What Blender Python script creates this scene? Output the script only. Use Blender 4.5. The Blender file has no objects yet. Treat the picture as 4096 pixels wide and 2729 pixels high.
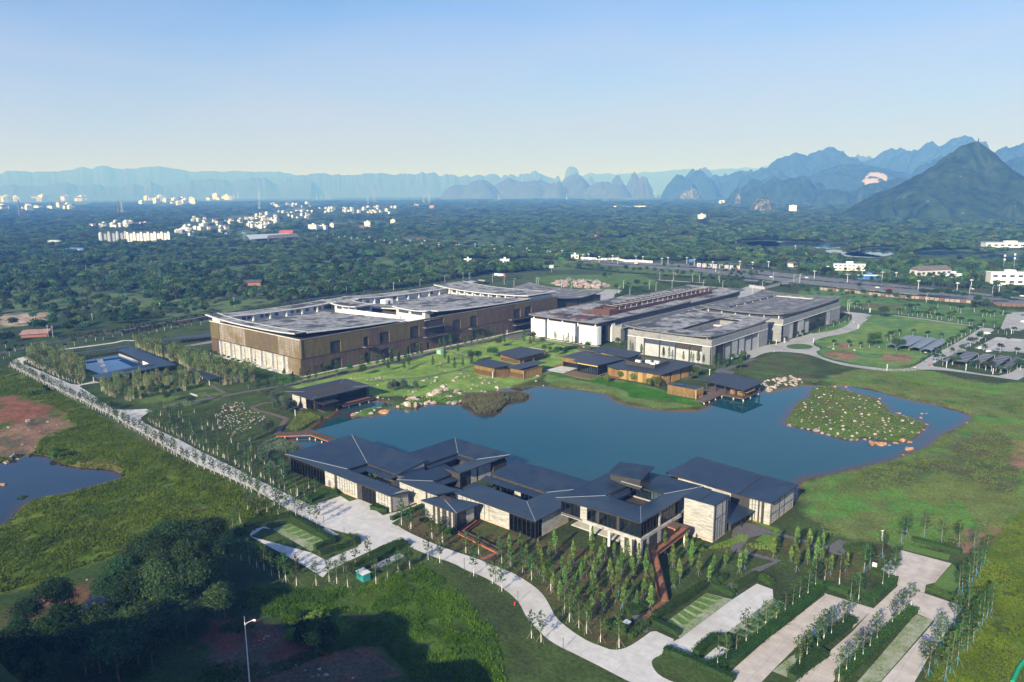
import bpy,math,random
import numpy as np
from mathutils import Vector,Matrix
from mathutils.geometry import tessellate_polygon

SC = bpy.context.scene
COL = SC.collection
random.seed(7)
RNG = np.random.default_rng(11)

# ------------------------------------------------------------------ camera
FPX,CX,CY,CAMH = 3080.,2048.,1364.5,110.
PITCH,ROLL,YAW = math.atan(600/FPX),0.0074,math.radians(41.7)
Fv = np.array([-math.sin(YAW)*math.cos(PITCH),math.cos(YAW)*math.cos(PITCH),-math.sin(PITCH)])
_r0 = np.array([math.cos(YAW),math.sin(YAW),0.]); _u0 = np.cross(_r0,Fv)
Rv = _r0*math.cos(ROLL)-_u0*math.sin(ROLL)
Uv = _u0*math.cos(ROLL)+_r0*math.sin(ROLL)
CAM = np.array([0.,0.,CAMH])
cam_d = bpy.data.cameras.new("camera"); cam = bpy.data.objects.new("camera",cam_d); COL.objects.link(cam)
cam_d.sensor_width = 36.; cam_d.lens = 36.*FPX/4096.; cam_d.clip_start = 1.; cam_d.clip_end = 90000.
m = Matrix.Identity(4)
for i in range(3):
    m[i][0] = Rv[i]; m[i][1] = Uv[i]; m[i][2] = -Fv[i]; m[i][3] = CAM[i]
cam.matrix_world = m
SC.camera = cam

# ------------------------------------------------------------------ light
SUN_TO = Vector((0.2025,-0.979,0)).normalized()
SUN_EL = math.radians(24.5)
SKY_STRENGTH = 0.085
SUN_STRENGTH = 5.0
EXPOSURE = 0.75
HAZE = 1.7e-4
sun_d = bpy.data.lights.new("sun",'SUN'); sun = bpy.data.objects.new("sun",sun_d); COL.objects.link(sun)
sun_d.energy = SUN_STRENGTH; sun_d.angle = math.radians(0.5); sun_d.color = (1.0,0.95,0.88)
sd = SUN_TO*math.cos(SUN_EL)+Vector((0,0,math.sin(SUN_EL)))
sun.rotation_euler = sd.to_track_quat('Z','Y').to_euler(); sun.location = (0,0,300)
W = bpy.data.worlds.new("World"); SC.world = W; W.use_nodes = True
nt = W.node_tree; nt.nodes.clear()
N = nt.nodes.new; L = nt.links.new
sky = N('ShaderNodeTexSky'); sky.sky_type = 'NISHITA'; sky.sun_disc = False
sky.sun_elevation = SUN_EL; sky.sun_rotation = math.atan2(SUN_TO.x,SUN_TO.y)
sky.altitude = 100; sky.air_density = 1.25; sky.dust_density = 0.25; sky.ozone_density = 4.5
tc = N('ShaderNodeTexCoord'); mp = N('ShaderNodeMapping'); mp.inputs['Scale'].default_value = (1.2,1.2,7.)
mp.inputs['Rotation'].default_value = (0.05,0.08,0.3)
n1 = N('ShaderNodeTexNoise'); n1.inputs['Scale'].default_value = 2.1; n1.inputs['Detail'].default_value = 5.; n1.inputs['Roughness'].default_value = 0.5
n1.inputs['Distortion'].default_value = 0.5
rp = N('ShaderNodeValToRGB'); rp.color_ramp.elements[0].position = 0.34; rp.color_ramp.elements[1].position = 0.74
rp.color_ramp.elements[0].color = (0,0,0,1); rp.color_ramp.elements[1].color = (1,1,1,1)
mix = N('ShaderNodeMix'); mix.data_type = 'RGBA'; mix.inputs[7].default_value = (4.1,4.35,5.9,1)   # thin high cloud, scattering white sunlight
bg = N('ShaderNodeBackground'); bg.inputs['Strength'].default_value = SKY_STRENGTH
wo = N('ShaderNodeOutputWorld')
L(tc.outputs['Generated'],mp.inputs[0]); L(mp.outputs[0],n1.inputs['Vector']); L(n1.outputs['Fac'],rp.inputs[0])
sep = N('ShaderNodeSeparateXYZ'); L(tc.outputs['Generated'],sep.inputs[0])   # high veil, thickest where the line of sight is longest
vl = N('ShaderNodeMapRange'); vl.inputs[1].default_value = 0.; vl.inputs[2].default_value = .24; vl.inputs[3].default_value = .92; vl.inputs[4].default_value = .02; L(sep.outputs[2],vl.inputs[0])
mxm = N('ShaderNodeMath'); mxm.operation = 'MULTIPLY_ADD'; mxm.use_clamp = True; mxm.inputs[1].default_value = .32; L(rp.outputs[0],mxm.inputs[0]); L(vl.outputs[0],mxm.inputs[2]); L(mxm.outputs[0],mix.inputs[0]); tn = N('ShaderNodeMix'); tn.data_type = 'RGBA'; tn.blend_type = 'MULTIPLY'; tn.inputs[0].default_value = 1.; tn.inputs[7].default_value = (.58,.72,1.04,1); L(sky.outputs[0],tn.inputs[6]); L(tn.outputs[2],mix.inputs[6]); L(mix.outputs[2],bg.inputs[0]); L(bg.outputs[0],wo.inputs[0])
SC.view_settings.view_transform = 'Standard'; SC.view_settings.look = 'None'; SC.view_settings.gamma = 1
SC.view_settings.exposure = EXPOSURE
SC.render.engine = 'CYCLES'
cy = SC.cycles
cy.max_bounces = 5; cy.diffuse_bounces = 2; cy.glossy_bounces = 3; cy.transmission_bounces = 3; cy.transparent_max_bounces = 6; cy.volume_bounces = 0
cy.use_denoising = True
try: cy.denoiser = 'OPENIMAGEDENOISE'
except Exception: pass
cy.caustics_reflective = False; cy.caustics_refractive = False

# ------------------------------------------------------------------ photo geometry -> metres on the ground
S1,S2 = 0.38265,0.21241
REG = dict(D=(0,0,1.7408),F=(0,0,1.),a=(0,500,.4673),b=(1000,500,.4673),c=(2000,500,.4673),d=(2996,500,.4673),
           I=(3000,1480,.7063),wc=(250,1280,.5204),A1=(1100,1480,S2),A2=(1850,1360,S2),A3=(2300,1360,S2),A4=(2600,1440,S2))
for k,xy in dict(e=(0,1100),f=(750,1050),g=(1550,1050),h=(2350,1050),i=(3196,1000),j=(0,1600),k=(900,1600),l=(1600,1700),
                  m=(2400,1750),n=(3196,1600),o=(0,2129),p=(800,2129),r=(1600,2129),s=(2400,2129),t=(3196,2129)).items():
    REG[k] = (xy[0],xy[1],S1)

def fullpx(reg,x,y):
    a = REG[reg]; return a[0]+x*a[2],a[1]+y*a[2]

def P(reg,x,y,z=0.):
    px,py = fullpx(reg,x,y)
    d = Fv+Rv*(px-CX)/FPX-Uv*(py-CY)/FPX
    t = (z-CAMH)/d[2]
    return CAM+d*t

def Q(spec,z=0.):
    """'e 1,2 3,4 j 5,6' -> list of ground points"""
    out = []; reg = None
    for tok in spec.split():
        if ',' in tok:
            x,y = tok.split(','); q = P(reg,float(x),float(y),z); out.append((q[0],q[1]))
        else: reg = tok
    return out

def at_dist(px,d,z=0.):
    """point at picture column px (full photo pixels), ground distance d"""
    v = Fv+Rv*(px-CX)/FPX-Uv*(760-CY)/FPX; v[2] = 0; v /= np.linalg.norm(v[:2])
    return np.array([v[0]*d,v[1]*d,z])

def z_at(px,py,pt):
    """height of a picture point standing over ground point pt"""
    d = Fv+Rv*(px-CX)/FPX-Uv*(py-CY)/FPX
    t = math.hypot(pt[0],pt[1])/math.hypot(d[0],d[1])
    return CAMH+d[2]*t

# ------------------------------------------------------------------ object helpers
def tag(o,label=None,cat=None,group=None,kind=None):
    if label: o['label'] = label
    if cat: o['category'] = cat
    if group: o['group'] = group
    if kind: o['kind'] = kind
    return o

def thing(name,label,cat,loc=(0,0,0),rz=0.,group=None):
    o = bpy.data.objects.new(name,None); COL.objects.link(o); o.empty_display_size = 0.5
    o.location = loc; o.rotation_euler = (0,0,rz)
    return tag(o,label,cat,group)

class MB:
    def __init__(s): s.v = []; s.f = []; s.m = []
    def poly(s,pts,mi=0):
        b = len(s.v); s.v += [tuple(map(float,p)) for p in pts]; s.f.append(tuple(range(b,b+len(pts)))); s.m.append(mi); return s
    def box(s,x0,x1,y0,y1,z0,z1,mi=0):
        b = len(s.v)
        s.v += [(x0,y0,z0),(x1,y0,z0),(x1,y1,z0),(x0,y1,z0),(x0,y0,z1),(x1,y0,z1),(x1,y1,z1),(x0,y1,z1)]
        for q in ((0,3,2,1),(4,5,6,7),(0,1,5,4),(1,2,6,5),(2,3,7,6),(3,0,4,7)):
            s.f.append(tuple(b+k for k in q)); s.m.append(mi)
        return s
    def slab(s,pts,th,mi=0):
        """closed slab: top outline pts (any heights), vertical thickness th below"""
        n = len(pts); b = len(s.v)
        a = sum(pts[k][0]*pts[(k+1) % n][1]-pts[(k+1) % n][0]*pts[k][1] for k in range(n))
        if a < 0: pts = pts[::-1]
        s.v += [tuple(map(float,p)) for p in pts]+[(float(p[0]),float(p[1]),float(p[2])-th) for p in pts]
        s.f.append(tuple(range(b,b+n))); s.m.append(mi)
        s.f.append(tuple(range(b+2*n-1,b+n-1,-1))); s.m.append(mi)
        for k in range(n):
            k2 = (k+1) % n; s.f.append((b+k,b+n+k,b+n+k2,b+k2)); s.m.append(mi)
        return s
    def tube(s,p,q,r0,r1=None,n=6,mi=0,cap=True):
        r1 = r0 if r1 is None else r1
        p = Vector(p); q = Vector(q); d = (q-p)
        if d.length < 1e-6: return s
        d.normalize(); a = d.orthogonal().normalized(); c = d.cross(a); b = len(s.v)
        for (o,r) in ((p,r0),(q,r1)):
            for k in range(n):
                t = 2*math.pi*k/n; w = o+(a*math.cos(t)+c*math.sin(t))*r; s.v.append((w.x,w.y,w.z))
        for k in range(n):
            k2 = (k+1) % n; s.f.append((b+k,b+k2,b+n+k2,b+n+k)); s.m.append(mi)
        if cap:
            s.f.append(tuple(b+n+k for k in range(n))); s.m.append(mi)
            s.f.append(tuple(b+n-1-k for k in range(n))); s.m.append(mi)
        return s
    def loft(s,sections,mi=0,cap=True):
        """list of rings with equal vertex counts"""
        n = len(sections[0]); b = len(s.v)
        for ring in sections: s.v += [tuple(map(float,p)) for p in ring]
        for j in range(len(sections)-1):
            for k in range(n):
                k2 = (k+1) % n; s.f.append((b+j*n+k,b+j*n+k2,b+(j+1)*n+k2,b+(j+1)*n+k)); s.m.append(mi)
        if cap:
            s.f.append(tuple(b+n-1-k for k in range(n))); s.m.append(mi)
            e = b+(len(sections)-1)*n; s.f.append(tuple(e+k for k in range(n))); s.m.append(mi)
        return s
    def mesh(s,name,mats,base=(0,0,0),smooth=False):
        me = bpy.data.meshes.new(name)
        bx,by,bz = base
        me.from_pydata([(x-bx,y-by,z-bz) for x,y,z in s.v],[],s.f)
        if not isinstance(mats,(list,tuple)): mats = [mats]
        for q in mats: me.materials.append(q)
        if len(mats) > 1: me.polygons.foreach_set('material_index',s.m)
        if smooth: me.polygons.foreach_set('use_smooth',[True]*len(s.f))
        me.update(); return me
    def build(s,name,mats,parent=None,smooth=False,local=False,kind=None,label=None):
        """world-space verts -> child of parent (unrotated empty), or a top-level object with its origin at its base"""
        if parent is not None: base = (0,0,0) if local else tuple(parent.location)
        elif local: base = (0,0,0)
        else:
            a = np.array(s.v); base = tuple((a.min(0)+a.max(0))/2); base = (base[0],base[1],float(a[:,2].min()))
        if parent is not None and not local and parent.parent is not None: base = tuple(np.array(parent.location)+np.array(parent.parent.location))
        o = bpy.data.objects.new(name,s.mesh(name,mats,base,smooth)); COL.objects.link(o)
        if parent is not None: o.parent = parent
        elif not local: o.location = base
        if kind: o['kind'] = kind
        if label: o['label'] = label
        return o

def npmesh(name,V,Fa,mat,attr=None,smooth=False,mats=None,midx=None):
    V = np.asarray(V,np.float32); Fa = np.asarray(Fa,np.int32); k = Fa.shape[1]
    me = bpy.data.meshes.new(name)
    me.vertices.add(len(V)); me.vertices.foreach_set('co',V.ravel())
    me.loops.add(Fa.size); me.loops.foreach_set('vertex_index',Fa.ravel())
    me.polygons.add(len(Fa)); me.polygons.foreach_set('loop_start',np.arange(0,Fa.size,k,dtype=np.int32))
    try: me.polygons.foreach_set('loop_total',np.full(len(Fa),k,np.int32))
    except Exception: pass
    for q in (mats or [mat]): me.materials.append(q)
    if midx is not None: me.polygons.foreach_set('material_index',np.asarray(midx,np.int32))
    if smooth: me.polygons.foreach_set('use_smooth',np.ones(len(Fa),bool))
    me.update(calc_edges=True)
    if attr is not None:
        for an,(dom,ty,arr) in attr.items():
            at = me.attributes.new(an,ty,dom)
            at.data.foreach_set('color' if ty == 'FLOAT_COLOR' else 'value',np.asarray(arr,np.float32).ravel())
    me.validate(); return me

def link(name,me,loc=(0,0,0),rz=0.,sc=1.,parent=None):
    o = bpy.data.objects.new(name,me); COL.objects.link(o); o.location = loc; o.rotation_euler = (0,0,rz)
    o.scale = (sc,sc,sc) if np.isscalar(sc) else sc
    if parent is not None: o.parent = parent
    return o

def dup(root,loc,rz=0.,sc=1.,label=None,group=None):
    r = root.copy(); COL.objects.link(r); r.location = loc; r.rotation_euler = (0,0,rz)
    r.scale = (sc,sc,sc) if np.isscalar(sc) else sc
    if label: r['label'] = label
    if group: r['group'] = group
    for ch in list(root.children):
        c = ch.copy(); COL.objects.link(c); c.parent = r
        for g in list(ch.children):
            d = g.copy(); COL.objects.link(d); d.parent = c
    return r

class Placer:
    """first call moves the prototype itself, later calls copy it"""
    def __init__(s,proto): s.o = proto; s.used = False
    def __call__(s,loc,rz=0.,sc=1.,label=None,group=None):
        if not s.used:
            s.used = True; o = s.o; o.location = loc; o.rotation_euler = (0,0,rz); o.scale = (sc,sc,sc) if np.isscalar(sc) else sc
            if label: o['label'] = label
            if group: o['group'] = group
            return o
        return dup(s.o,loc,rz,sc,label,group)

# ------------------------------------------------------------------ 2-d geometry
def inside(poly,X,Y):
    poly = np.asarray(poly); r = np.zeros(np.shape(X),bool); n = len(poly); j = n-1
    for k in range(n):
        xi,yi = poly[k]; xj,yj = poly[j]
        with np.errstate(divide='ignore',invalid='ignore'):
            c = ((yi > Y) != (yj > Y)) & (X < (xj-xi)*(Y-yi)/(yj-yi+1e-12)+xi)
        r ^= c; j = k
    return r

def sdist(poly,X,Y,closed=True):
    """signed distance, positive inside"""
    poly = np.asarray(poly,float); d = np.full(np.shape(X),1e9); n = len(poly)
    for k in range(n if closed else n-1):
        a = poly[k]; b = poly[(k+1) % n]; ab = b-a; l2 = ab @ ab+1e-12
        t = np.clip(((X-a[0])*ab[0]+(Y-a[1])*ab[1])/l2,0,1)
        d = np.minimum(d,np.hypot(X-a[0]-t*ab[0],Y-a[1]-t*ab[1]))
    if not closed: return d
    return np.where(inside(poly,X,Y),d,-d)

def sd_box(poly,X,Y,pad=30.):
    """sdist only near the polygon, -1e3 elsewhere"""
    a = np.asarray(poly); out = np.full(X.shape,-1e3)
    mk = (X > a[:,0].min()-pad) & (X < a[:,0].max()+pad) & (Y > a[:,1].min()-pad) & (Y < a[:,1].max()+pad)
    if mk.any(): out[mk] = sdist(poly,X[mk],Y[mk])
    return out

def smooth(pts,it=2,closed=True):
    p = np.asarray(pts,float)
    for _ in range(it):
        if closed:
            q = np.roll(p,-1,0); p = np.stack([p*.75+q*.25,p*.25+q*.75],1).reshape(-1,2)
        else:
            q = np.stack([p[:-1]*.75+p[1:]*.25,p[:-1]*.25+p[1:]*.75],1).reshape(-1,2)
            p = np.vstack([p[:1],q,p[-1:]])
    return p

def walk(pts,step,closed=False):
    """points every step metres along a polyline, with direction angle"""
    p = np.asarray(pts,float)
    if closed: p = np.vstack([p,p[:1]])
    d = np.hypot(*(p[1:]-p[:-1]).T); s = np.concatenate([[0],np.cumsum(d)]); out = []
    t = step*0.5
    while t < s[-1]:
        k = min(np.searchsorted(s,t,'right')-1,len(d)-1); u = (t-s[k])/max(d[k],1e-9); q = p[k]+(p[k+1]-p[k])*u
        v = p[k+1]-p[k]; out.append((q[0],q[1],math.atan2(v[1],v[0]))); t += step
    return out

def strip(pts,w):
    """outline polygon of a path of width w"""
    p = np.asarray(pts,float); t = np.gradient(p,axis=0); t /= np.linalg.norm(t,axis=1)[:,None]+1e-9; nrm = np.stack([-t[:,1],t[:,0]],1)
    return np.vstack([p+nrm*w/2,(p-nrm*w/2)[::-1]])

def vnoise(X,Y,sc,seed=0):
    """smooth value noise in -1..1"""
    x = np.asarray(X)/sc+seed*17.31; y = np.asarray(Y)/sc-seed*9.77
    xi = np.floor(x).astype(np.int64); yi = np.floor(y).astype(np.int64); fx = x-xi; fy = y-yi
    fx = fx*fx*(3-2*fx); fy = fy*fy*(3-2*fy)
    def h(a,b):
        v = (a*374761393+b*668265263+seed*144665) & 0x7fffffff; v = ((v ^ (v >> 13))*1274126177) & 0x7fffffff
        return ((v ^ (v >> 16)) & 0xffff)/32767.5-1
    return (h(xi,yi)*(1-fx)+h(xi+1,yi)*fx)*(1-fy)+(h(xi,yi+1)*(1-fx)+h(xi+1,yi+1)*fx)*fy

def fbm(X,Y,sc,seed=0,o=4):
    r = 0; a = 1.; t = 0
    for k in range(o): r = r+a*vnoise(X,Y,sc/2**k,seed+k); t += a; a *= .5
    return r/t
# ------------------------------------------------------------------ materials
def _nodes(name):
    mt = bpy.data.materials.new(name); mt.use_nodes = True; t = mt.node_tree
    return mt,t,t.nodes['Principled BSDF'],t.nodes.new,t.links.new

def rgb(c): return (c[0],c[1],c[2],1.)

def mk(name,c1,c2=None,scale=1.,rough=.8,detail=5.,bump=0.,stretch=(1,1,1),ramp=(.35,.65),metal=0.,spec=.3,c3=None,s3=.1,r3=(.5,.7),
       stripe=None,grid=None,geo=False,joint=None):
    """noise-mixed colour; stripe=(axis vector scale, dark factor); grid=(scale, mortar colour, brick w, row h)"""
    mt,t,b,N,L = _nodes(name)
    b.inputs['Roughness'].default_value = rough; b.inputs['Metallic'].default_value = metal; b.inputs['Specular IOR Level'].default_value = spec
    if geo:
        g = N('ShaderNodeNewGeometry'); co = g.outputs['Position']
    else:
        tc = N('ShaderNodeTexCoord'); co = tc.outputs['Object']
    mp = N('ShaderNodeMapping'); mp.inputs['Scale'].default_value = stretch; L(co,mp.inputs[0])
    n = N('ShaderNodeTexNoise'); n.inputs['Scale'].default_value = scale; n.inputs['Detail'].default_value = detail; n.inputs['Roughness'].default_value = .6
    L(mp.outputs[0],n.inputs['Vector'])
    r = N('ShaderNodeValToRGB'); r.color_ramp.elements[0].position = ramp[0]; r.color_ramp.elements[1].position = ramp[1]
    r.color_ramp.elements[0].color = rgb(c1); r.color_ramp.elements[1].color = rgb(c2 or c1); L(n.outputs['Fac'],r.inputs[0]); out = r.outputs[0]
    if c3 is not None:
        n3 = N('ShaderNodeTexNoise'); n3.inputs['Scale'].default_value = s3; n3.inputs['Detail'].default_value = 6.; n3.inputs['Roughness'].default_value = .65; L(co,n3.inputs['Vector'])
        r3n = N('ShaderNodeMapRange'); r3n.inputs[1].default_value = r3[0]; r3n.inputs[2].default_value = r3[1]; L(n3.outputs['Fac'],r3n.inputs[0])
        mx = N('ShaderNodeMix'); mx.data_type = 'RGBA'; L(r3n.outputs[0],mx.inputs[0]); L(out,mx.inputs[6]); mx.inputs[7].default_value = rgb(c3); out = mx.outputs[2]
    if grid:
        bt = N('ShaderNodeTexBrick'); bt.inputs['Scale'].default_value = grid[0]; bt.inputs['Mortar Size'].default_value = grid[4] if len(grid) > 4 else .02
        bt.inputs['Brick Width'].default_value = grid[2]; bt.inputs['Row Height'].default_value = grid[3]; bt.offset = 0.
        mp2 = N('ShaderNodeMapping'); L(co,mp2.inputs[0])
        # vertical faces: use (x+y, z)
        sp = N('ShaderNodeSeparateXYZ'); L(mp2.outputs[0],sp.inputs[0]); ad = N('ShaderNodeMath'); ad.operation = 'ADD'; L(sp.outputs[0],ad.inputs[0]); L(sp.outputs[1],ad.inputs[1])
        cb = N('ShaderNodeCombineXYZ'); L(ad.outputs[0],cb.inputs[0]); L(sp.outputs[2],cb.inputs[1]); L(cb.outputs[0],bt.inputs['Vector'])
        bt.inputs['Color1'].default_value = (1,1,1,1); bt.inputs['Color2'].default_value = (.86,.86,.86,1); bt.inputs['Mortar'].default_value = rgb(grid[1])
        mx = N('ShaderNodeMix'); mx.data_type = 'RGBA'; mx.blend_type = 'MULTIPLY'; mx.inputs[0].default_value = 1.; L(out,mx.inputs[6]); L(bt.outputs['Color'],mx.inputs[7]); out = mx.outputs[2]
    if joint:
        bt = N('ShaderNodeTexBrick'); bt.offset = 0.; bt.inputs['Scale'].default_value = 1.; bt.inputs['Mortar Size'].default_value = .07; bt.inputs['Brick Width'].default_value = joint[0]; bt.inputs['Row Height'].default_value = joint[0]; L(co,bt.inputs['Vector'])
        bt.inputs['Color1'].default_value = (1,1,1,1); bt.inputs['Color2'].default_value = (.93,.93,.93,1); bt.inputs['Mortar'].default_value = (joint[1],)*3+(1,)
        mx = N('ShaderNodeMix'); mx.data_type = 'RGBA'; mx.blend_type = 'MULTIPLY'; mx.inputs[0].default_value = 1.; L(out,mx.inputs[6]); L(bt.outputs['Color'],mx.inputs[7]); out = mx.outputs[2]
    if stripe:
        wv = N('ShaderNodeTexWave'); wv.bands_direction = stripe[0]; wv.inputs['Scale'].default_value = stripe[1]; wv.inputs['Distortion'].default_value = stripe[3] if len(stripe) > 3 else 0.
        wv.inputs['Detail'].default_value = 1.; L(co,wv.inputs['Vector'])
        mr = N('ShaderNodeMapRange'); mr.inputs[1].default_value = .0; mr.inputs[2].default_value = .55; mr.inputs[3].default_value = stripe[2]; mr.inputs[4].default_value = 1.; L(wv.outputs['Fac'],mr.inputs[0])
        mx = N('ShaderNodeMix'); mx.data_type = 'RGBA'; mx.blend_type = 'MULTIPLY'; mx.inputs[0].default_value = 1.; L(out,mx.inputs[6]); L(mr.outputs[0],mx.inputs[7]); out = mx.outputs[2]
    L(out,b.inputs['Base Color'])
    if bump:
        bp = N('ShaderNodeBump'); bp.inputs['Strength'].default_value = bump; bp.inputs['Distance'].default_value = .1; L(n.outputs['Fac'],bp.inputs['Height']); L(bp.outputs[0],b.inputs['Normal'])
    return mt

def leafmat(name,ca,cb,cc=None,trans=.25,hue=.12):
    """leaf colour varies by face ('v') and by object"""
    mt,t,b,N,L = _nodes(name); t.nodes.remove(b); o = t.nodes['Material Output']
    at = N('ShaderNodeAttribute'); at.attribute_name = 'v'
    r = N('ShaderNodeValToRGB'); r.color_ramp.elements[0].color = rgb(ca); r.color_ramp.elements[1].color = rgb(cc or cb)
    if cc: e = r.color_ramp.elements.new(.6); e.color = rgb(cb)
    L(at.outputs['Fac'],r.inputs[0])
    oi = N('ShaderNodeObjectInfo'); hs = N('ShaderNodeHueSaturation')
    m1 = N('ShaderNodeMapRange'); m1.inputs[3].default_value = .5-hue*.35; m1.inputs[4].default_value = .5+hue*.25; L(oi.outputs['Random'],m1.inputs[0]); L(m1.outputs[0],hs.inputs['Hue'])
    mm = N('ShaderNodeMath'); mm.operation = 'MULTIPLY'; mm.inputs[1].default_value = 7.13; fr = N('ShaderNodeMath'); fr.operation = 'FRACT'; L(oi.outputs['Random'],mm.inputs[0]); L(mm.outputs[0],fr.inputs[0])
    m2 = N('ShaderNodeMapRange'); m2.inputs[3].default_value = 1-hue*3.2; m2.inputs[4].default_value = 1+hue*4.; L(fr.outputs[0],m2.inputs[0]); L(m2.outputs[0],hs.inputs['Value'])
    L(r.outputs[0],hs.inputs['Color'])
    d = N('ShaderNodeBsdfDiffuse'); d.inputs['Roughness'].default_value = .5; tr = N('ShaderNodeBsdfTranslucent'); mx = N('ShaderNodeMixShader'); mx.inputs[0].default_value = trans
    L(hs.outputs[0],d.inputs[0]); L(hs.outputs[0],tr.inputs[0]); L(d.outputs[0],mx.inputs[1]); L(tr.outputs[0],mx.inputs[2]); L(mx.outputs[0],o.inputs[0])
    return mt

def glassmat(name,tint=(.55,.62,.66),refl=.3):
    mt,t,b,N,L = _nodes(name); t.nodes.remove(b); o = t.nodes['Material Output']
    tr = N('ShaderNodeBsdfTransparent'); tr.inputs[0].default_value = rgb(tint); g = N('ShaderNodeBsdfGlossy'); g.inputs['Roughness'].default_value = .06; g.inputs[0].default_value = (.9,.95,1,1)
    lw = N('ShaderNodeLayerWeight'); lw.inputs[0].default_value = refl; mx = N('ShaderNodeMixShader'); L(lw.outputs['Fresnel'],mx.inputs[0]); L(tr.outputs[0],mx.inputs[1]); L(g.outputs[0],mx.inputs[2]); L(mx.outputs[0],o.inputs[0])
    return mt

M = {}
M['seam_x'] = mk('slate metal roofing, seams along x',(.014,.027,.050),(.024,.040,.069),.25,.42,spec=.5,stripe=('Y',.35,.62),c3=(.036,.046,.058),s3=.12,r3=(.5,.75),bump=.1)
M['seam_y'] = mk('slate metal roofing, seams along y',(.014,.027,.050),(.024,.040,.069),.25,.42,spec=.5,stripe=('X',.35,.62),c3=(.036,.046,.058),s3=.12,r3=(.5,.75),bump=.1)
M['slate'] = mk('dark slate roofing',(.030,.035,.042),(.045,.05,.056),.5,.5,spec=.4)
M['fascia'] = mk('dark bronze fascia',(.05,.042,.036),(.07,.06,.05),.5,.5)
M['hip'] = mk('pale metal flashing',(.35,.38,.4),(.45,.47,.5),1.,.4)
M['stone'] = mk('pale split stone cladding',(.23,.22,.205),(.50,.485,.46),1.2,.9,stretch=(.3,.3,3.),ramp=(.32,.62),c3=(.26,.245,.23),s3=.5,r3=(.55,.72),bump=.3)
M['stone_stain'] = mk('stone with red clay splash',(.45,.27,.16),(.62,.50,.40),1.2,.9,stretch=(.5,.5,2.))
M['darkwall'] = mk('charcoal panel',(.035,.034,.033),(.06,.058,.055),.8,.6)
M['slit'] = mk('charcoal slit',(.03,.03,.032),(.05,.05,.05),.8,.6)
M['inner'] = mk('dim interior',(.035,.032,.028),(.07,.06,.05),.6,.8)
M['floor_in'] = mk('pale interior floor',(.30,.29,.27),(.36,.35,.33),.4,.6)
M['glass'] = glassmat('tinted window glass')
M['glass_dark'] = glassmat('dark window glass',(.22,.26,.28),.34)
M['frame'] = mk('dark window frame',(.018,.018,.018),(.028,.026,.024),1.,.5)
M['white'] = mk('white render',(.76,.76,.74),(.83,.83,.82),.3,.8,c3=(.68,.68,.66),s3=.35,r3=(.6,.8))
M['offwhite'] = mk('weathered white wall',(.50,.52,.55),(.66,.67,.68),.25,.85,c3=(.42,.43,.45),s3=.3,r3=(.5,.75))
M['conc_roof'] = mk('stained concrete roof',(.15,.155,.165),(.36,.36,.37),.22,.9,detail=8,ramp=(.38,.60),c3=(.06,.065,.075),s3=.06,r3=(.49,.57),bump=.15)
M['conc_roof2'] = mk('dark stained concrete roof',(.085,.09,.10),(.23,.23,.24),.16,.9,detail=8,ramp=(.38,.66),c3=(.33,.33,.33),s3=.08,r3=(.56,.68),bump=.15)
M['conc_edge'] = mk('pale concrete eave',(.42,.43,.44),(.58,.58,.58),.3,.8)
M['dark_eave'] = mk('dark concrete eave',(.12,.125,.13),(.19,.19,.195),.3,.8)
M['conc'] = mk('pale concrete',(.50,.49,.47),(.60,.59,.57),.5,.85,c3=(.42,.40,.38),s3=.2)
M['grey_brick'] = mk('grey brick',(.20,.205,.215),(.30,.305,.31),.8,.9,stretch=(.6,.6,2.2),ramp=(.3,.7),c3=(.16,.165,.17),s3=.25,r3=(.52,.68),bump=.2)
M['grey_panel'] = mk('pale grey panel',(.36,.37,.38),(.44,.45,.46),.3,.8)
M['bamboo_screen'] = mk('olive bamboo screen',(.105,.083,.034),(.165,.135,.056),.12,.75,stretch=(3.,3.,.6),ramp=(.3,.7),c3=(.12,.085,.058),s3=.03,r3=(.5,.62),grid=(1.,(.55,.5,.45),3.,2.2,.05))
M['bamboo_brown'] = mk('brown bamboo screen',(.080,.052,.036),(.14,.098,.072),.12,.75,stretch=(5.,5.,.5),ramp=(.3,.7),grid=(1.,(.6,.55,.5),3.,2.6,.04))
M['bamboo_worn'] = mk('worn grey bamboo screen',(.20,.17,.14),(.36,.32,.28),.14,.75,stretch=(5.,5.,.5),ramp=(.3,.7),c3=(.16,.12,.05),s3=.05,r3=(.46,.62),grid=(1.,(.5,.45,.4),2.2,1.8,.07))
M['rust'] = mk('red brown metal fin',(.085,.040,.034),(.13,.065,.055),.5,.7,stripe=('X',1.2,.7))
M['terrace'] = mk('red terrace paving',(.12,.055,.05),(.18,.09,.08),.4,.85)
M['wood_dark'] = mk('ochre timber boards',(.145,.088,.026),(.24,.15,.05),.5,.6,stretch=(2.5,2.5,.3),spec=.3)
M['wood_light'] = mk('pale ochre timber',(.30,.19,.065),(.43,.28,.11),.5,.6,stretch=(2.5,2.5,.3),spec=.3)  # paler tone of the ochre timber
M['deck'] = mk('red brown timber deck',(.15,.075,.048),(.24,.135,.095),.6,.75,stretch=(.4,3.,1.))
M['deck_dark'] = mk('weathered timber deck',(.10,.072,.055),(.17,.125,.10),.6,.8,stretch=(.4,3.,1.))
M['rust_deck'] = mk('rust red ramp',(.19,.078,.045),(.27,.125,.075),.8,.7,stretch=(1,1,1))
M['rail'] = mk('dark mesh railing',(.05,.035,.03),(.07,.05,.042),.8,.6)
M['orange_edge'] = mk('orange steel edge',(.42,.13,.05),(.5,.18,.08),.8,.6)
M['pier'] = mk('pale pier',(.62,.56,.50),(.72,.68,.62),.6,.85)
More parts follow.
